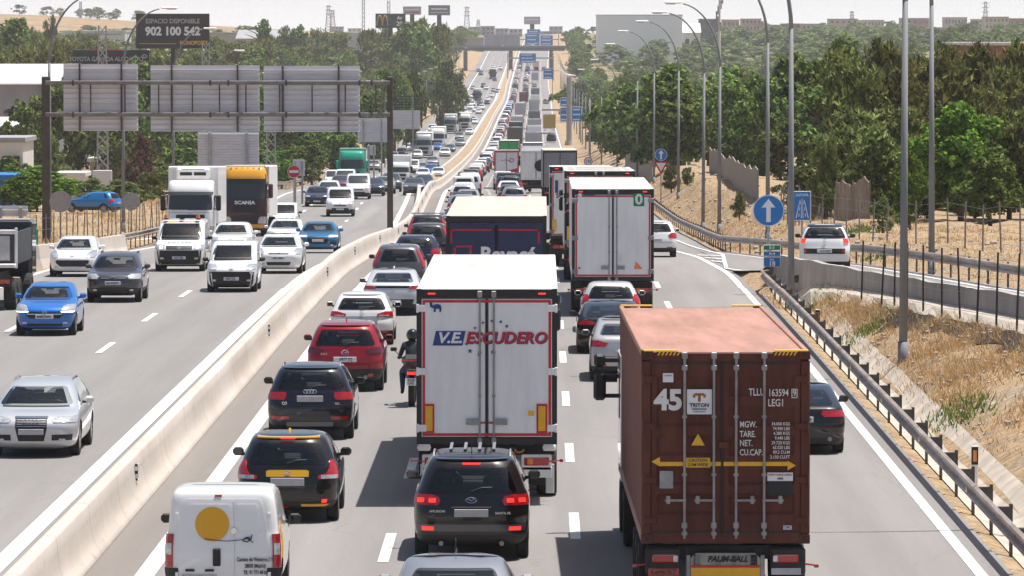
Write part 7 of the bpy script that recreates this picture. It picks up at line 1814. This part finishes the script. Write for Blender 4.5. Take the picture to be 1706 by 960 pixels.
for px, Y, lb in ((206, 318, 'street lamp behind the narrowest gantry panel'), (289, 400, 'street lamp in front of the phone number billboard'), (349, 490, 'street lamp right of the phone number billboard'), (404, 585, 'street lamp above the widest gantry panel'), (438, 690, 'street lamp low over the gap between two gantry panels')): lamp(at_depth(px, Y), Y, True, lb, 'street lamps beside the oncoming lanes', 1.03 if Y < 560 else 1.0)
for k, Y in enumerate(range(760, 2000, 72)): lamp(shL(Y) + railL(Y) - 2.4, Y, True, f'{ORD[k]} small street lamp of the row climbing to the bridge on the oncoming side', 'street lamps beside the oncoming lanes', .95)
for px, Y, s, lb in ((392, 600, .80, 'short street lamp on the service road over the wide gantry panel'), (515, 760, .84, 'short street lamp over the third gantry panel'), (535, 840, .84, 'short street lamp right above the third gantry panel corner'), (330, 640, .72, 'short street lamp under the phone number billboard')): lamp(at_depth(px, Y), Y, True, lb, 'street lamps on the service road', s)

# ---------------------------------------------------------------- gantry with three panels, seen from behind
GYm = 276; gx0 = at_depth(78, GYm); gx1 = at_depth(652, GYm + 2); GB = mat('gantry_brown_grey', (.085, .072, .062), .6, .3, var=.35, scale=1.5); PB = mat('panel_back', (.62, .61, .64), .6, 0, var=.14, scale=1.2, stretch=(.4, 1, 3))
r = empty('sign_gantry', (gx0, GYm, tz(gx0, GYm))); tag(r, 'brown steel gantry carrying three ribbed sign panels seen from behind', 'gantry'); o0 = r.location
def gz(py, Y=GYm): return HC + (67 - py) * Y / F - o0.z
for x, y in ((gx0, GYm), (gx1, GYm)):
    q = MB(); q.box((x - o0.x, 0, (gz(130) + tz(x, y) - o0.z) / 2), (.42 if x == gx0 else .30, .42, gz(130) - (tz(x, y) - o0.z) + .2), 0, .03); q.build('post', GB, r)
BM = mat('gantry_beam', (.20, .19, .185), .5, .4, var=.3, scale=1.5)
for py in (137, 190):
    q = MB(); q.box(((gx0 + gx1) / 2 - o0.x, -.35, gz(py)), (gx1 - gx0, .16, .20), 0, .02); q.build('beam', BM, r)
    for px in (124, 352, 382, 478, 600, 620):
        q = MB(); q.box((at_depth(px, GYm) - o0.x, -.35, gz(py)), (.10, .22, .30), 0, .02); q.build('flange', GB, r)
for px in (153, 210, 266, 322, 367, 411, 467, 521, 576, 627):
    q = MB(); q.box((at_depth(px, GYm) - o0.x, -.30, (gz(137) + gz(190)) / 2), (.07, .08, gz(137) - gz(190)), 0, .01); q.build('strut', GB, r)
for a, b, c, d in ((107, 231, 106, 217), (252, 433, 108, 218), (440, 600, 109, 219)):
    xa, xb = at_depth(a, GYm), at_depth(b, GYm); z0, z1 = gz(d), gz(c); n = 13; prof = []
    for k in range(n):
        za = z0 + (z1 - z0) * k / n; zb = z0 + (z1 - z0) * (k + 1) / n; prof += [(0, za), (-.075, za + .015), (-.075, za + .05), (0, za + .06)]
    prof += [(0, z1), (.05, z1), (.05, z0)]
    q = MB(); q.loft([[(x - o0.x, y, z) for y, z in prof] for x in (xa, xb)], closed=True, caps=True); p = q.build('sign_panel', PB, r)
    for t in ((.22, .78) if b - a < 130 else (.195, .80) if a == 252 else (.20, .78)):
        q = MB(); q.box((xa + (xb - xa) * t - o0.x, -.12, (z0 + z1) / 2), (.09, .12, z1 - z0 + .05), 0, .01); q.build('bracket', GB, p)
# ---------------------------------------------------------------- signs
def sign_post(root, h, x=0, r=.045, m=GALV):
    q = MB(); q.cyl((x, .04, -.3), (x, .04, h), r, r, 10); q.build('post', m, root)
def up_arrow(q, s, y, mi=0): q.prism([(-.07 * s, -.36 * s), (.07 * s, -.36 * s), (.07 * s, .10 * s), (.22 * s, .10 * s), (0, .38 * s), (-.22 * s, .10 * s), (-.07 * s, .10 * s)], y - .004, y, mi)
def round_sign(px, Y, pyc, d, label, face=BLUESIGN, arrow=True, back=False):
    X = at_depth(px, Y); z = tz(X, Y); h = HC + (67 - pyc) * Y / F - z; r = empty('road_sign', (X, Y, z)); tag(r, label, 'road sign'); sign_post(r, h)
    q = MB(); q.cyl((0, 0, h), (0, -.03, h), d / 2, d / 2, 36); q.build('sign_disc', face if not back else BACKSIGN, r)
    if not back:
        q = MB(); q.tube([((d / 2 - .02) * math.cos(t), -.032, h + (d / 2 - .02) * math.sin(t)) for t in np.linspace(0, 2 * math.pi, 41)], .018, 4); q.build('sign_rim', WHITESIGN, r)
    if arrow:
        q = MB(); up_arrow(q, d, -.036); o = q.build('arrow', WHITESIGN, r); o.location.z = h
    return r, h
round_sign(1280, 206, 350, 1.2, 'large round blue arrow sign at the gore')
r, h = round_sign(1101, 400, 257, .92, 'small round blue arrow sign mounted over a yield triangle')
q = MB(); q.prism([(-.55, h - .50), (.55, h - .50), (0, h - 1.45)], -.03, 0); q.build('yield_triangle', REDSIGN, r); q = MB(); q.prism([(-.36, h - .60), (.36, h - .60), (0, h - 1.22)], -.04, -.031); q.build('yield_centre', WHITESIGN, r)
r, h = round_sign(980, 560, 268, .95, 'round speed limit sign with red border', REDSIGN, False)
q = MB(); q.cyl((0, -.03, h), (0, -.04, h), .36, .36, 30); q.build('sign_centre', WHITESIGN, r); text_obj('120', .30, (0, -.046, h), INK, r, bold=.03, sx=.85)
for px, Y, py, d, lb in ((490, 400, 285, .95, 'red no entry sign beside the guardrail, larger'), (457, 470, 277, .6, 'small red no entry sign further along the verge')):
    r, h = round_sign(px, Y, py, d, lb, REDSIGN, False); q = MB(); q.box((0, -.036, h), (d * .72, .008, d * .2)); q.build('white_bar', WHITESIGN, r)
for px, Y, py, d, lb in ((101, 262, 335, 1.05, 'round sign seen from its grey back beside the gantry post'), (219, 300, 335, 1.0, 'round sign seen from its grey back by the oncoming guardrail'), (391, 420, 276, 1.0, 'round sign seen from its back beside the maroon lorry roof'), (663, 900, 210, 1.0, 'round sign seen from its back below the ribbed sign frame')):
    round_sign(px, Y, py, d, lb, BACKSIGN, False, True)
# motorway plate
Y = 222; X = at_depth(1336, Y); z = tz(X, Y); h = HC + (67 - 342) * Y / F - z; r = empty('road_sign', (X, Y, z)); tag(r, 'blue rectangular motorway sign with a road pictogram', 'road sign'); sign_post(r, h + .3)
q = MB(); q.box((0, 0, h), (.70, .04, 1.20), 0, .01); q.build('sign_plate', WHITESIGN, r); boxpart('sign_face', r, (0, -.024, h), (.66, .008, 1.16), BLUESIGN, 0)
text_obj('AUTOVÍA', .10, (0, -.032, h + .44), WHITESIGN, r, bold=.03, sx=.85)
q = MB()
for sg in (-1, 1):
    q.prism([(sg * .27, h - .50), (sg * .23, h - .50), (sg * .075, h + .25), (sg * .095, h + .25)], -.036, -.030); q.prism([(sg * .05, h - .50), (sg * .02, h - .50), (sg * .012, h + .30), (sg * .022, h + .30)], -.036, -.030)
    for k in range(3): q.prism([(sg * (.155 - .03 * k), h - .44 + .25 * k), (sg * (.125 - .03 * k), h - .44 + .25 * k), (sg * (.112 - .03 * k), h - .30 + .25 * k), (sg * (.132 - .03 * k), h - .30 + .25 * k)], -.036, -.030)
q.build('road_pictogram', WHITESIGN, r)
# kilometre plate
Y = 186; X = at_depth(1286, Y); z = tz(X, Y); r = empty('kilometre_sign', (X, Y, z)); tag(r, 'green and blue kilometre sign reading E-5, A-4, km 18', 'road sign'); hh = lambda py: HC + (67 - py) * Y / F - z
sign_post(r, hh(440), m=POSTM)
for a, b, m_, tx, th, fill_ in ((407, 416, GREENSIGN, 'E-5', .10, 0), (417.5, 426, BLUESIGN, 'A-4', .10, 0), (427.5, 444, BLUESIGN, '18', .16, 1)):
    z0, z1 = hh(b), hh(a); q = MB(); q.box((0, 0, (z0 + z1) / 2), (.58, .04, z1 - z0), 0, .006); p = q.build('sign_plate', WHITESIGN, r); boxpart('sign_face', p, (0, -.024, (z0 + z1) / 2), (.55, .008, z1 - z0 - .03), m_, 0)
    text_obj(tx, th, (0, -.032, (z0 + z1) / 2 - (.06 if fill_ else 0)), WHITESIGN, p, bold=.04)
    if fill_: text_obj('km', .08, (0, -.032, z1 - .08), WHITESIGN, p, bold=.02)
# marker posts by the rail
for px, py, lb in ((1625, 800, 'white marker post with amber reflector behind the guardrail, closer one'), (1362, 548, 'white marker post with amber reflector behind the guardrail, beside the container roof')):
    Yp = 8.6 * F / (py + 12 - 67) + .5; X = 8.05; r = empty('marker_post', (at_depth(px, Yp), Yp, tz(8.05, Yp))); tag(r, lb, 'marker post')
    q = MB(); q.box((0, 0, .42), (.13, .05, .95), 0, .01); q.build('post', WHITESIGN, r); boxpart('black_band', r, (0, -.028, .70), (.132, .01, .34), BLACK, 0); boxpart('reflector', r, (0, -.036, .70), (.07, .01, .22), AMBER, 0)
# bollards
for k, (px, py, lb) in enumerate(((70, 443, 'green and white bollard at the exit gore, free standing'), (42, 447, 'green and white bollard next to the tipper lorry'))):
    v = ground(px, py); r = empty('bollard', v); tag(r, lb, 'bollard'); q = MB(); q.cyl((0, 0, 0), (0, 0, .80), .115, .11, 14); q.cyl((0, 0, 0), (0, 0, .06), .17, .15, 14); q.build('tube', GREENSIGN, r)
    for z in (.42, .64): q = MB(); q.cyl((0, 0, z), (0, 0, z + .12), .122, .121, 14); q.build('band', WHITESIGN, r)
v = ground(46, 432); r = empty('gore_marker', v); tag(r, 'green rounded divergence marker behind the tipper lorry', 'road marker'); q = MB(); q.loft([[(.45 * math.cos(t), .30 * math.sin(t), z * 1.4) for t in np.linspace(0, 2 * math.pi, 17)[:-1]] for z in (0, .5, .9)] + [[(.36 * math.cos(t), .2 * math.sin(t), 1.38) for t in np.linspace(0, 2 * math.pi, 17)[:-1]]], closed=True, caps=True); q.build('shell', GREENSIGN, r); boxpart('white_band', r, (0, -.31, .9), (.5, .02, .1), WHITESIGN, .005)
# plates seen from behind, grey cabinets
def back_panel(px0, px1, py0, py1, Y, label, ribs=8, frame=False, name='road_sign'):
    xa, xb = at_depth(px0, Y), at_depth(px1, Y); xm = (xa + xb) / 2; z = tz(xm, Y); za, zb = HC + (67 - py1) * Y / F - z, HC + (67 - py0) * Y / F - z
    r = empty(name, (xm, Y, z)); tag(r, label, 'road sign'); w2 = (xb - xa) / 2
    if frame:
        for k in range(5): boxpart('crossbar', r, (0, -.1, za + (zb - za) * k / 4), (2 * w2, .12, .10), GB, 0)
        for k in range(12): boxpart('upright', r, (-w2 + 2 * w2 * k / 11, 0, (za + zb) / 2), (.08, .1, zb - za), GB, 0)
    else:
        q = MB(); prof = []
        for k in range(ribs):
            a = za + (zb - za) * k / ribs; prof += [(0, a), (-.05, a + .015), (-.05, a + .05), (0, a + .065)]
        prof += [(0, zb), (.05, zb), (.05, za)]; q.loft([[(x, y, zz) for y, zz in prof] for x in (-w2, w2)], closed=True, caps=True); q.build('sign_panel', PB, r)
    for t in (-.6, .6): q = MB(); q.box((t * w2, -.1, zb / 2 - .1), (.16, .16, zb + .1), 0, .01); q.build('post', GALV, r)
    return r
back_panel(330, 432, 219, 281, 345, 'ribbed sign back on two posts under the middle gantry panel', 14)
back_panel(596, 646, 196, 236, 620, 'grey sign back right of the third gantry panel', 8)
back_panel(626, 704, 160, 178, 760, 'openwork sign frame on posts beyond the gantry post', 4, True)
back_panel(640, 700, 183, 214, 800, 'grey sign back with patched plates below the openwork frame', 6)
back_panel(488, 508, 265, 292, 405, 'small grey sign back beside the no entry sign', 3)
back_panel(612, 626, 241, 258, 560, 'small dark sign back by the mint green lorry', 3)
back_panel(-10, 47, 342, 360, 225, 'long low grey sign back at the picture edge', 2)

def billboard(px0, px1, py0, py1, Y, label, face, lines, pole=True, trim=None, lamps=0):
    xa, xb = at_depth(px0, Y), at_depth(px1, Y); xm = (xa + xb) / 2; z = tz(xm, Y); za, zb = HC + (67 - py1) * Y / F - z, HC + (67 - py0) * Y / F - z; W2 = xb - xa; s = Y / F
    r = empty('billboard', (xm, Y, z)); tag(r, label, 'billboard'); q = MB(); q.box((0, .2, (za + zb) / 2), (W2, .5, zb - za), 0, .05); q.build('board', face, r)
    if pole: q = MB(); q.cyl((0, .3, -.5), (0, .3, za + .1), .45 * s * 9, .42 * s * 9, 14); q.build('pole', CHASSIS, r)
    for (tx, ph, dx, dy, m, bold, sx) in lines: text_obj(tx, ph * s, (dx * s, -.07, (za + zb) / 2 + dy * s), m, r, bold=bold, sx=sx, extr=.01)
    for k in range(lamps):
        x = -W2 / 2 + W2 * (k + .7) / lamps; q = MB(); q.tube([(x, 0, za), (x, -1.2, za - .3)], .05, 5); q.box((x, -1.25, za - .25), (.5, .3, .25), 0, .05); q.build('flood_lamp', WHITED, r)
    return r, za, zb, W2, s
BBD = mat('billboard_dark', (.018, .017, .022), .5, var=.2, scale=.5); LG = mat('lettering_grey', (.42, .41, .44), .6); YT = mat('lettering_yellow', (.62, .36, .02), .5)
r, za, zb, W2, s = billboard(228, 350, 22, 80, 820, 'dark billboard with a phone number in white figures', BBD, [('ESPACIO DISPONIBLE', 7.5, 0, 16, LG, .02, .88), ('902 100 542', 13.5, 0, -1, WHITESIGN, .06, .94), ('MONOPOSTE', 6.5, 35, -20, YT, .05, .82)], lamps=4)
boxpart('yellow_line', r, (-25 * s, -.07, (za + zb) / 2 - 21 * s), (62 * s, .02, 1.0 * s), YT, 0)
r, za, zb, W2, s = billboard(122, 250, 82, 122, 700, 'long dark dealer billboard behind the gantry panels', BBD, [('TOYOTA GAMBOA ALCOAUTO', 7.5, -8, 4, LG, .01, .80)], pole=False)
boxpart('red_edge', r, (-5 * s, -.06, zb - .8 * s), (60 * s, .04, 1.5 * s), REDSIGN, 0)
q = MB(); q.tube([(56 * s + 4.5 * s * math.cos(t), -.08, (za + zb) / 2 + 9 * s + 3 * s * math.sin(t)) for t in np.linspace(0, 6.28, 16)], .04, 4); q.tube([(56 * s + 1.6 * s * math.cos(t), -.08, (za + zb) / 2 + 9 * s + 3 * s * math.sin(t)) for t in np.linspace(0, 6.28, 14)], .04, 4); q.build('oval_emblem', LG, r)
for x in (-40 * s, 40 * s): q = MB(); q.box((x, .3, za / 2), (.5, .5, za)); q.build('post', CHASSIS, r)
BBG = mat('billboard_green', (.012, .035, .025), .5)
r, za, zb, W2, s = billboard(626, 676, 22, 46, 1700, 'dark green billboard with yellow yellow arches', BBG, [('Av', 6, 15, 4.5, WHITESIGN, .05, .9), ('20', 7, 15, -5, WHITESIGN, .05, 1.0)])
q = MB()
for sg in (-1, 1): q.tube([(-13.5 * s + sg * 4.6 * s + 4.4 * s * math.cos(t), -.12, (za + zb) / 2 - 7.5 * s + 16 * s * math.sin(t)) for t in np.linspace(.0, math.pi, 15)], .95 * s, 6)
q.build('arches_emblem', YT, r)
BBP = mat('billboard_pale', (.42, .38, .42), .6)
billboard(672, 702, 10, 24, 2300, 'small pale billboard with a red strip on the skyline', BBP, []); billboard(714, 750, 8, 25, 2400, 'small slate billboard on the skyline', mat('billboard_slate', (.16, .17, .22), .6), []); billboard(873, 900, 27, 40, 3000, 'small white billboard above the blue gantry signs', BBP, [])
for o_ in [o for o in COL.objects if o.name.startswith('billboard')][-3:]:
    bd = [c for c in o_.children if c.name.startswith('board')][0]; co_ = [v.co for v in bd.data.vertices]; x0 = min(c.x for c in co_); x1 = max(c.x for c in co_); z0 = min(c.z for c in co_); z1 = max(c.z for c in co_)
    boxpart('lettering', o_, ((x0 + x1) / 2, -.08, z0 + (z1 - z0) * .62), ((x1 - x0) * .75, .03, (z1 - z0) * .16), WHITED, 0); boxpart('colour_strip', o_, ((x0 + x1) / 2, -.08, z0 + (z1 - z0) * .28), ((x1 - x0) * .8, .03, (z1 - z0) * .14), REDSIGN if 'red' in o_['label'] else LG, 0)
# blue direction signs above and beside the queue
def blue_sign(px0, px1, py0, py1, Y, label, rows=3, posts=2, gantry=None):
    xa, xb = at_depth(px0, Y), at_depth(px1, Y); xm = (xa + xb) / 2; z = zr(Y); za, zb = HC + (67 - py1) * Y / F - z, HC + (67 - py0) * Y / F - z; W2 = xb - xa
    r = empty('direction_sign', (xm, Y, z)); tag(r, label, 'road sign'); boxpart('sign_panel', r, (0, 0, (za + zb) / 2), (W2, .12, zb - za), WHITESIGN, .02); boxpart('sign_face', r, (0, -.075, (za + zb) / 2), (W2 - .16, .02, zb - za - .16), BLUESIGN, 0)
    q = MB()
    for k in range(rows):      # lines of lettering too far off to read
        zz = zb - (zb - za) * (k + .55) / rows; x = -W2 * .36
        for j in range(5):
            ww = W2 * random.uniform(.06, .16); q.box((x + ww / 2, -.09, zz), (ww, .012, (zb - za) / rows * .30)); x += ww + W2 * .03
    q.build('lettering', WHITESIGN, r)
    if gantry:
        gxl, gxr, zt = gantry
        for x in (gxl, gxr): q = MB(); q.box((x - xm, .3, zb / 2), (.4, .4, zb), 0, .02); q.build('post', GALV, r)
        q = MB(); q.box(((gxl + gxr) / 2 - xm, .3, (za + zb) / 2), (gxr - gxl, .3, .5), 0, .02); q.build('beam', GALV, r)
    else:
        for t in ((-.6, .6) if posts == 2 else (.8,)): q = MB(); q.box((t * W2 / 2, .15, zb / 2 - .2), (.22, .22, zb), 0, .02); q.build('post', GALV, r)
    return r
blue_sign(865, 893, 88, 104, 2000, 'blue gantry sign over the queue just before the bridge', 3, gantry=(-7.8 + sh(2000), 9 + sh(2000), 0))
blue_sign(875, 899, 55, 75, 2700, 'blue overhead sign beyond the bridge, wider one', 3, gantry=(-8 + sh(2700), 12 + sh(2700), 0)); blue_sign(900, 921, 58, 75, 2720, 'darker blue overhead sign beyond the bridge', 3, posts=1); blue_sign(878, 900, 48, 55, 2900, 'thin blue overhead sign above the others beyond the bridge', 1, posts=2)
blue_sign(905, 922, 113, 131, 1650, 'square blue sign on the verge below the bridge', 3, posts=1); blue_sign(933, 950, 162, 177, 1010, 'small blue sign above the pair at the grey pillar', 2, posts=1); blue_sign(933, 948, 178, 202, 1005, 'blue sign on the near side of the grey pillar', 3, posts=1); blue_sign(952, 969, 177, 202, 1000, 'blue sign beyond the grey pillar, beside the lamp row', 3, posts=1)
Y = 990; X = at_depth(948, Y); r = empty('gantry_pillar', (X, Y, tz(X, Y))); tag(r, 'thick grey gantry pillar between the two blue signs', 'pillar'); q = MB(); hh_ = HC + (67 - 128) * Y / F - tz(X, Y); q.cyl((0, 0, -.5), (0, 0, hh_), .52, .46, 18); q.build('shaft', GALV, r); q = MB(); q.box((-2.5, 0, hh_ * .52), (5, .3, .3)); q.build('arm', GALV, r); q = MB(); q.cyl((0, 0, 0), (0, 0, .8), .8, .7, 18); q.build('base', CONC, r)

# ---------------------------------------------------------------- bridge
Y = 2180; zb = HC + (67 - 84) * Y / F; r = empty('road_bridge', (sh(Y) - 9, Y, zr(Y))); tag(r, 'dark flat bridge crossing the whole motorway in the distance', 'bridge'); BRC = mat('bridge_concrete', (.16, .155, .16), .8, var=.2, scale=.3)
b0 = zb - zr(Y); q = MB(); q.box((0, 0, b0 + .7), (46, 9, 1.4), 0, .1); q.build('deck', BRC, r); boxpart('parapet', r, (0, -4.4, b0 + 1.75), (46, .2, .7), mat('parapet_grey', (.25, .25, .27), .7), 0)
for x in (-17, 1.2, 17.5): q = MB(); q.box((x, 0, b0 / 2 - .3), (1.6, 5, b0 + .6), 0, .2); q.build('pier', BRC, r)

bz = zb + 1.85
# ---------------------------------------------------------------- buildings
def building(px0, px1, ptop, Y, depth, label, wall, roofm, floors=0, cols=0, kind='warehouse', gable=0.0, name=None):
    xa, xb = at_depth(px0, Y), at_depth(px1, Y); xm = (xa + xb) / 2; W2 = xb - xa; z = min(tz(xm, Y), tz(xa, Y), tz(xb, Y)); h = max(2.0, HC + (67 - ptop) * Y / F - z); h0 = h - gable
    r = empty(name or kind, (xm, Y, z)); tag(r, label, 'building'); q = MB(); q.box((0, depth / 2, h0 / 2 - .5), (W2, depth, h0 + 1)); w_ = q.build('wall', wall, r)
    q = MB()
    if gable: q.prism([(-.5, h0 - .1), (depth / 2, h), (depth + .5, h0 - .1)], -W2 / 2 - .4, W2 / 2 + .4, axis='x')
    else: q.box((0, depth / 2, h0 + .15), (W2 + .5, depth + .5, .45), 0, .05)
    q.build('roof', roofm, r)
    for i in range(floors):
        for k in range(cols):
            x = -W2 / 2 + W2 * (k + .5) / cols; zz = h0 * (i + .55) / floors; boxpart('window', r, (x, -.05, zz), (W2 / cols * .45, .12, h0 / floors * .42), GLASS, .0)
    return r
WB = mat('wall_white', (.62, .60, .58), .8, var=.15, scale=.4); WGY = mat('wall_grey_sheet', (.33, .32, .34), .7, var=.2, scale=.5, stretch=(1, 1, .3)); WPK = mat('wall_pinkish', (.42, .33, .30), .85, var=.2, scale=.2); WBR = mat('wall_brick_red', (.27, .075, .05), .85, var=.25, scale=.5); WTAN = mat('wall_tan', (.48, .40, .32), .85, var=.2, scale=.3); RFW = mat('roof_bright_white', (.58, .565, .545), .6, var=.1, scale=.4); RFG = mat('roof_grey', (.30, .30, .32), .7, var=.2, scale=.3); RFR = mat('roof_tile', (.34, .15, .09), .85, var=.2, scale=.5)
building(-60, 104, 107, 640, 45, 'long white roofed hall behind the gantry post', WGY, RFW, 0, 0, gable=2.2); building(-40, 88, 196, 560, 20, 'grey workshop with pale eaves below the white roofed hall', mat('wall_dull_grey', (.20, .19, .20), .8, var=.2, scale=.4), RFW, 1, 4, gable=.8); building(-20, 39, 235, 470, 10, 'white block at the picture edge above the bright bush', WB, RFG, 1, 3)
building(150, 228, 268, 560, 10, 'low beige outbuilding behind the lattice mast', WTAN, RFW, 1, 3); building(96, 139, 293, 500, 6, 'small white shed beside the bright bush', WB, RFW, 1, 2); building(-20, 22, 298, 395, 6, 'blue shed at the picture edge', mat('wall_blue', (.03, .16, .36), .6), BLUESIGN, 1, 2, kind='shed')
building(395, 482, 49, 1900, 40, 'pale grey roofed hall above the olive wood', WTAN, RFG, 0, 0, gable=3); building(580, 640, 55, 1900, 30, 'low pale hall left of the yellow arches billboard', WB, RFW, 0, 0); building(105, 210, 52, 1900, 30, 'low white halls at the foot of the dry hill', WB, RFW, 0, 0); building(350, 420, 55, 2000, 30, 'tan hall right of the phone number billboard', WTAN, RFG, 0, 0)
r = building(995, 1136, 25, 2300, 60, 'big blank pale grey hall on the skyline', mat('wall_pale_hall', (.88, .88, .90), .7), RFW, 0, 0); building(1137, 1166, 38, 2350, 30, 'bright white domed roof beside the big hall', WB, RFW, 1, 2, gable=4); building(1165, 1195, 32, 2500, 20, 'slate block right of the white domed roof', mat('wall_slate', (.15, .15, .18), .8), RFG, 3, 4)
building(1588, 1706, 74, 760, 20, 'brick red building with white roof edge above the pines', WBR, RFW, 1, 6); building(1205, 1240, 139, 900, 8, 'small red and grey mural wall among the greenery', WBR, RFG, 1, 1); building(1085, 1215, 158, 800, 2, 'low red wall half hidden by trees', WBR, RFW, 0, 0); 
ORD2 = ORD + ['twenty-' + o for o in ORD]
k = 0
TW = ['beneath the telecom mast', 'between the lamps', 'under the crane', 'behind the tall lamps', 'above the pines', 'beyond the brick red building']
for px in range(1200, 1720, 17):
    Y = random.uniform(3000, 4200); w_ = random.uniform(24, 52); h_ = random.uniform(28, 46); fl = random.randint(2, 4)
    building(px - w_ / 2, px + w_ / 2, h_, Y, 25, f'{ORD2[k]} pinkish block of the hazy town on the skyline, counted outward from the hall', random.choice([WPK, WPK, WTAN, WBR]), random.choice([RFR, RFG, WPK]), fl, random.randint(4, 7), kind='apartment_block'); k += 1
for j, px in enumerate((560, 590, 760, 790, 812, 835, 858, 905, 925, 945)):
    Y = random.uniform(3300, 4300); building(px - 10, px + 12, random.uniform(42, 58), Y, 20, f'{ORD[j]} pale hazy building beyond the bridge, counted across the skyline', random.choice([WTAN, WGY, WB]), RFG, 2, 3, kind='distant_building')
building(772, 806, 63, 2500, 30, 'tan roofed shed behind the bridge deck', WGY, mat('roof_ochre', (.40, .30, .14), .8), 0, 0); building(806, 866, 58, 2600, 30, 'long grey shed behind the bridge deck', WGY, RFG, 0, 0)

# ---------------------------------------------------------------- masts, pylons, blue parked car
def lattice(px, Y, ptop, w0, w1, label, arms=0, box=False, m=GALV, name='lattice_mast', n=9):
    X = at_depth(px, Y); z = tz(X, Y); h = HC + (67 - ptop) * Y / F - z; r = empty(name, (X, Y, z)); tag(r, label, 'mast'); q = MB(); t = max(.05, Y * .00006)
    for sx_ in (-1, 1):
        for sy in (-1, 1): q.cyl((sx_ * w0, sy * w0, -.3), (sx_ * w1, sy * w1, h), t, t, 5)
    for k in range(n):
        a, b = k / n, (k + 1) / n; wa, wb_ = w0 + (w1 - w0) * a, w0 + (w1 - w0) * b
        for y in (-1, 1): q.cyl((-wa, y * wa, h * a), (wb_, y * wb_, h * b), t * .7, t * .7, 4); q.cyl((wa, y * wa, h * a), (-wb_, y * wb_, h * b), t * .7, t * .7, 4)
    q.build('lattice', m, r)
    for k in range(arms): q = MB(); q.box((0, 0, h * (.95 - .13 * k)), (h * .22, t * 2, t * 2)); q.build('crossarm', m, r)
    if box: boxpart('cabinet', r, (0, -w0 - .3, 1.6), (1.9, .5, 2.6), PB, .05)
    return r
lattice(172, 520, 42, .55, .35, 'tall lattice mast with a grey plate at its foot, behind the narrow gantry panel', 1, True, n=16); lattice(344, 560, 70, .5, .35, 'lattice mast under the phone number billboard', 0, n=14); lattice(452, 520, 210, .45, .4, 'lattice mast below the gap between gantry panels', 0, n=6)
for k, (px, Y, pt, lb) in enumerate(((548, 3500, 8, 'thin power pylon on the ridge'), (555, 3800, 16, 'second power pylon close to the thin one on the ridge'), (778, 3300, 10, 'power pylon above the bridge'), (797, 3800, 32, 'short power pylon beside the one above the bridge'), (1640, 3900, 2, 'power pylon over the hazy town'), (1418, 3900, 18, 'crane like mast over the hazy town'), (136, 3500, 2, 'faint pole mast over the dry hill'), (648, 2600, 0, 'slim pole behind the yellow arches billboard'), (606, 2800, -5, 'tall slim telecom pole over the ridge'))): lattice(px, Y, pt, 2.2 if k < 6 else .7, .6, lb, 3 if k < 6 else 0, m=GALV, name='power_pylon' if k < 6 else 'pole_mast', n=10)
X = at_depth(1198, 900); z = tz(X, 900); r = empty('telecom_mast', (X, 900, z)); tag(r, 'slender telecom mast with antennas crowning its top', 'mast'); h = HC + 75 * .0997 - z; q = MB(); q.cyl((0, 0, -.5), (0, 0, h), .27, .17, 12); q.build('shaft', WHITED, r)
for k in range(6): q = MB(); q.box((.5 * math.cos(k), .5 * math.sin(k), h - .6 - k * .9), (.25, .25, 1.5), 0, .04); q.build('antenna', GALV, r)
index_children()
r, S = car('hatchback_car', T_HATCH, 4.2, 1.76, 1.5, dict(patches=fk + rk, boxes=fb + rb, handle=1)); repaint(r, paint('parked_blue', (.01, .16, .42), .2)); v = ground(152, 354, y0=380); r.location = (v.x + 2, v.y, v.z); r.rotation_euler = (0, .0, R(68)); tag(r, 'blue hatchback parked side-on beyond the straw verge', 'car')
Yf = v.y
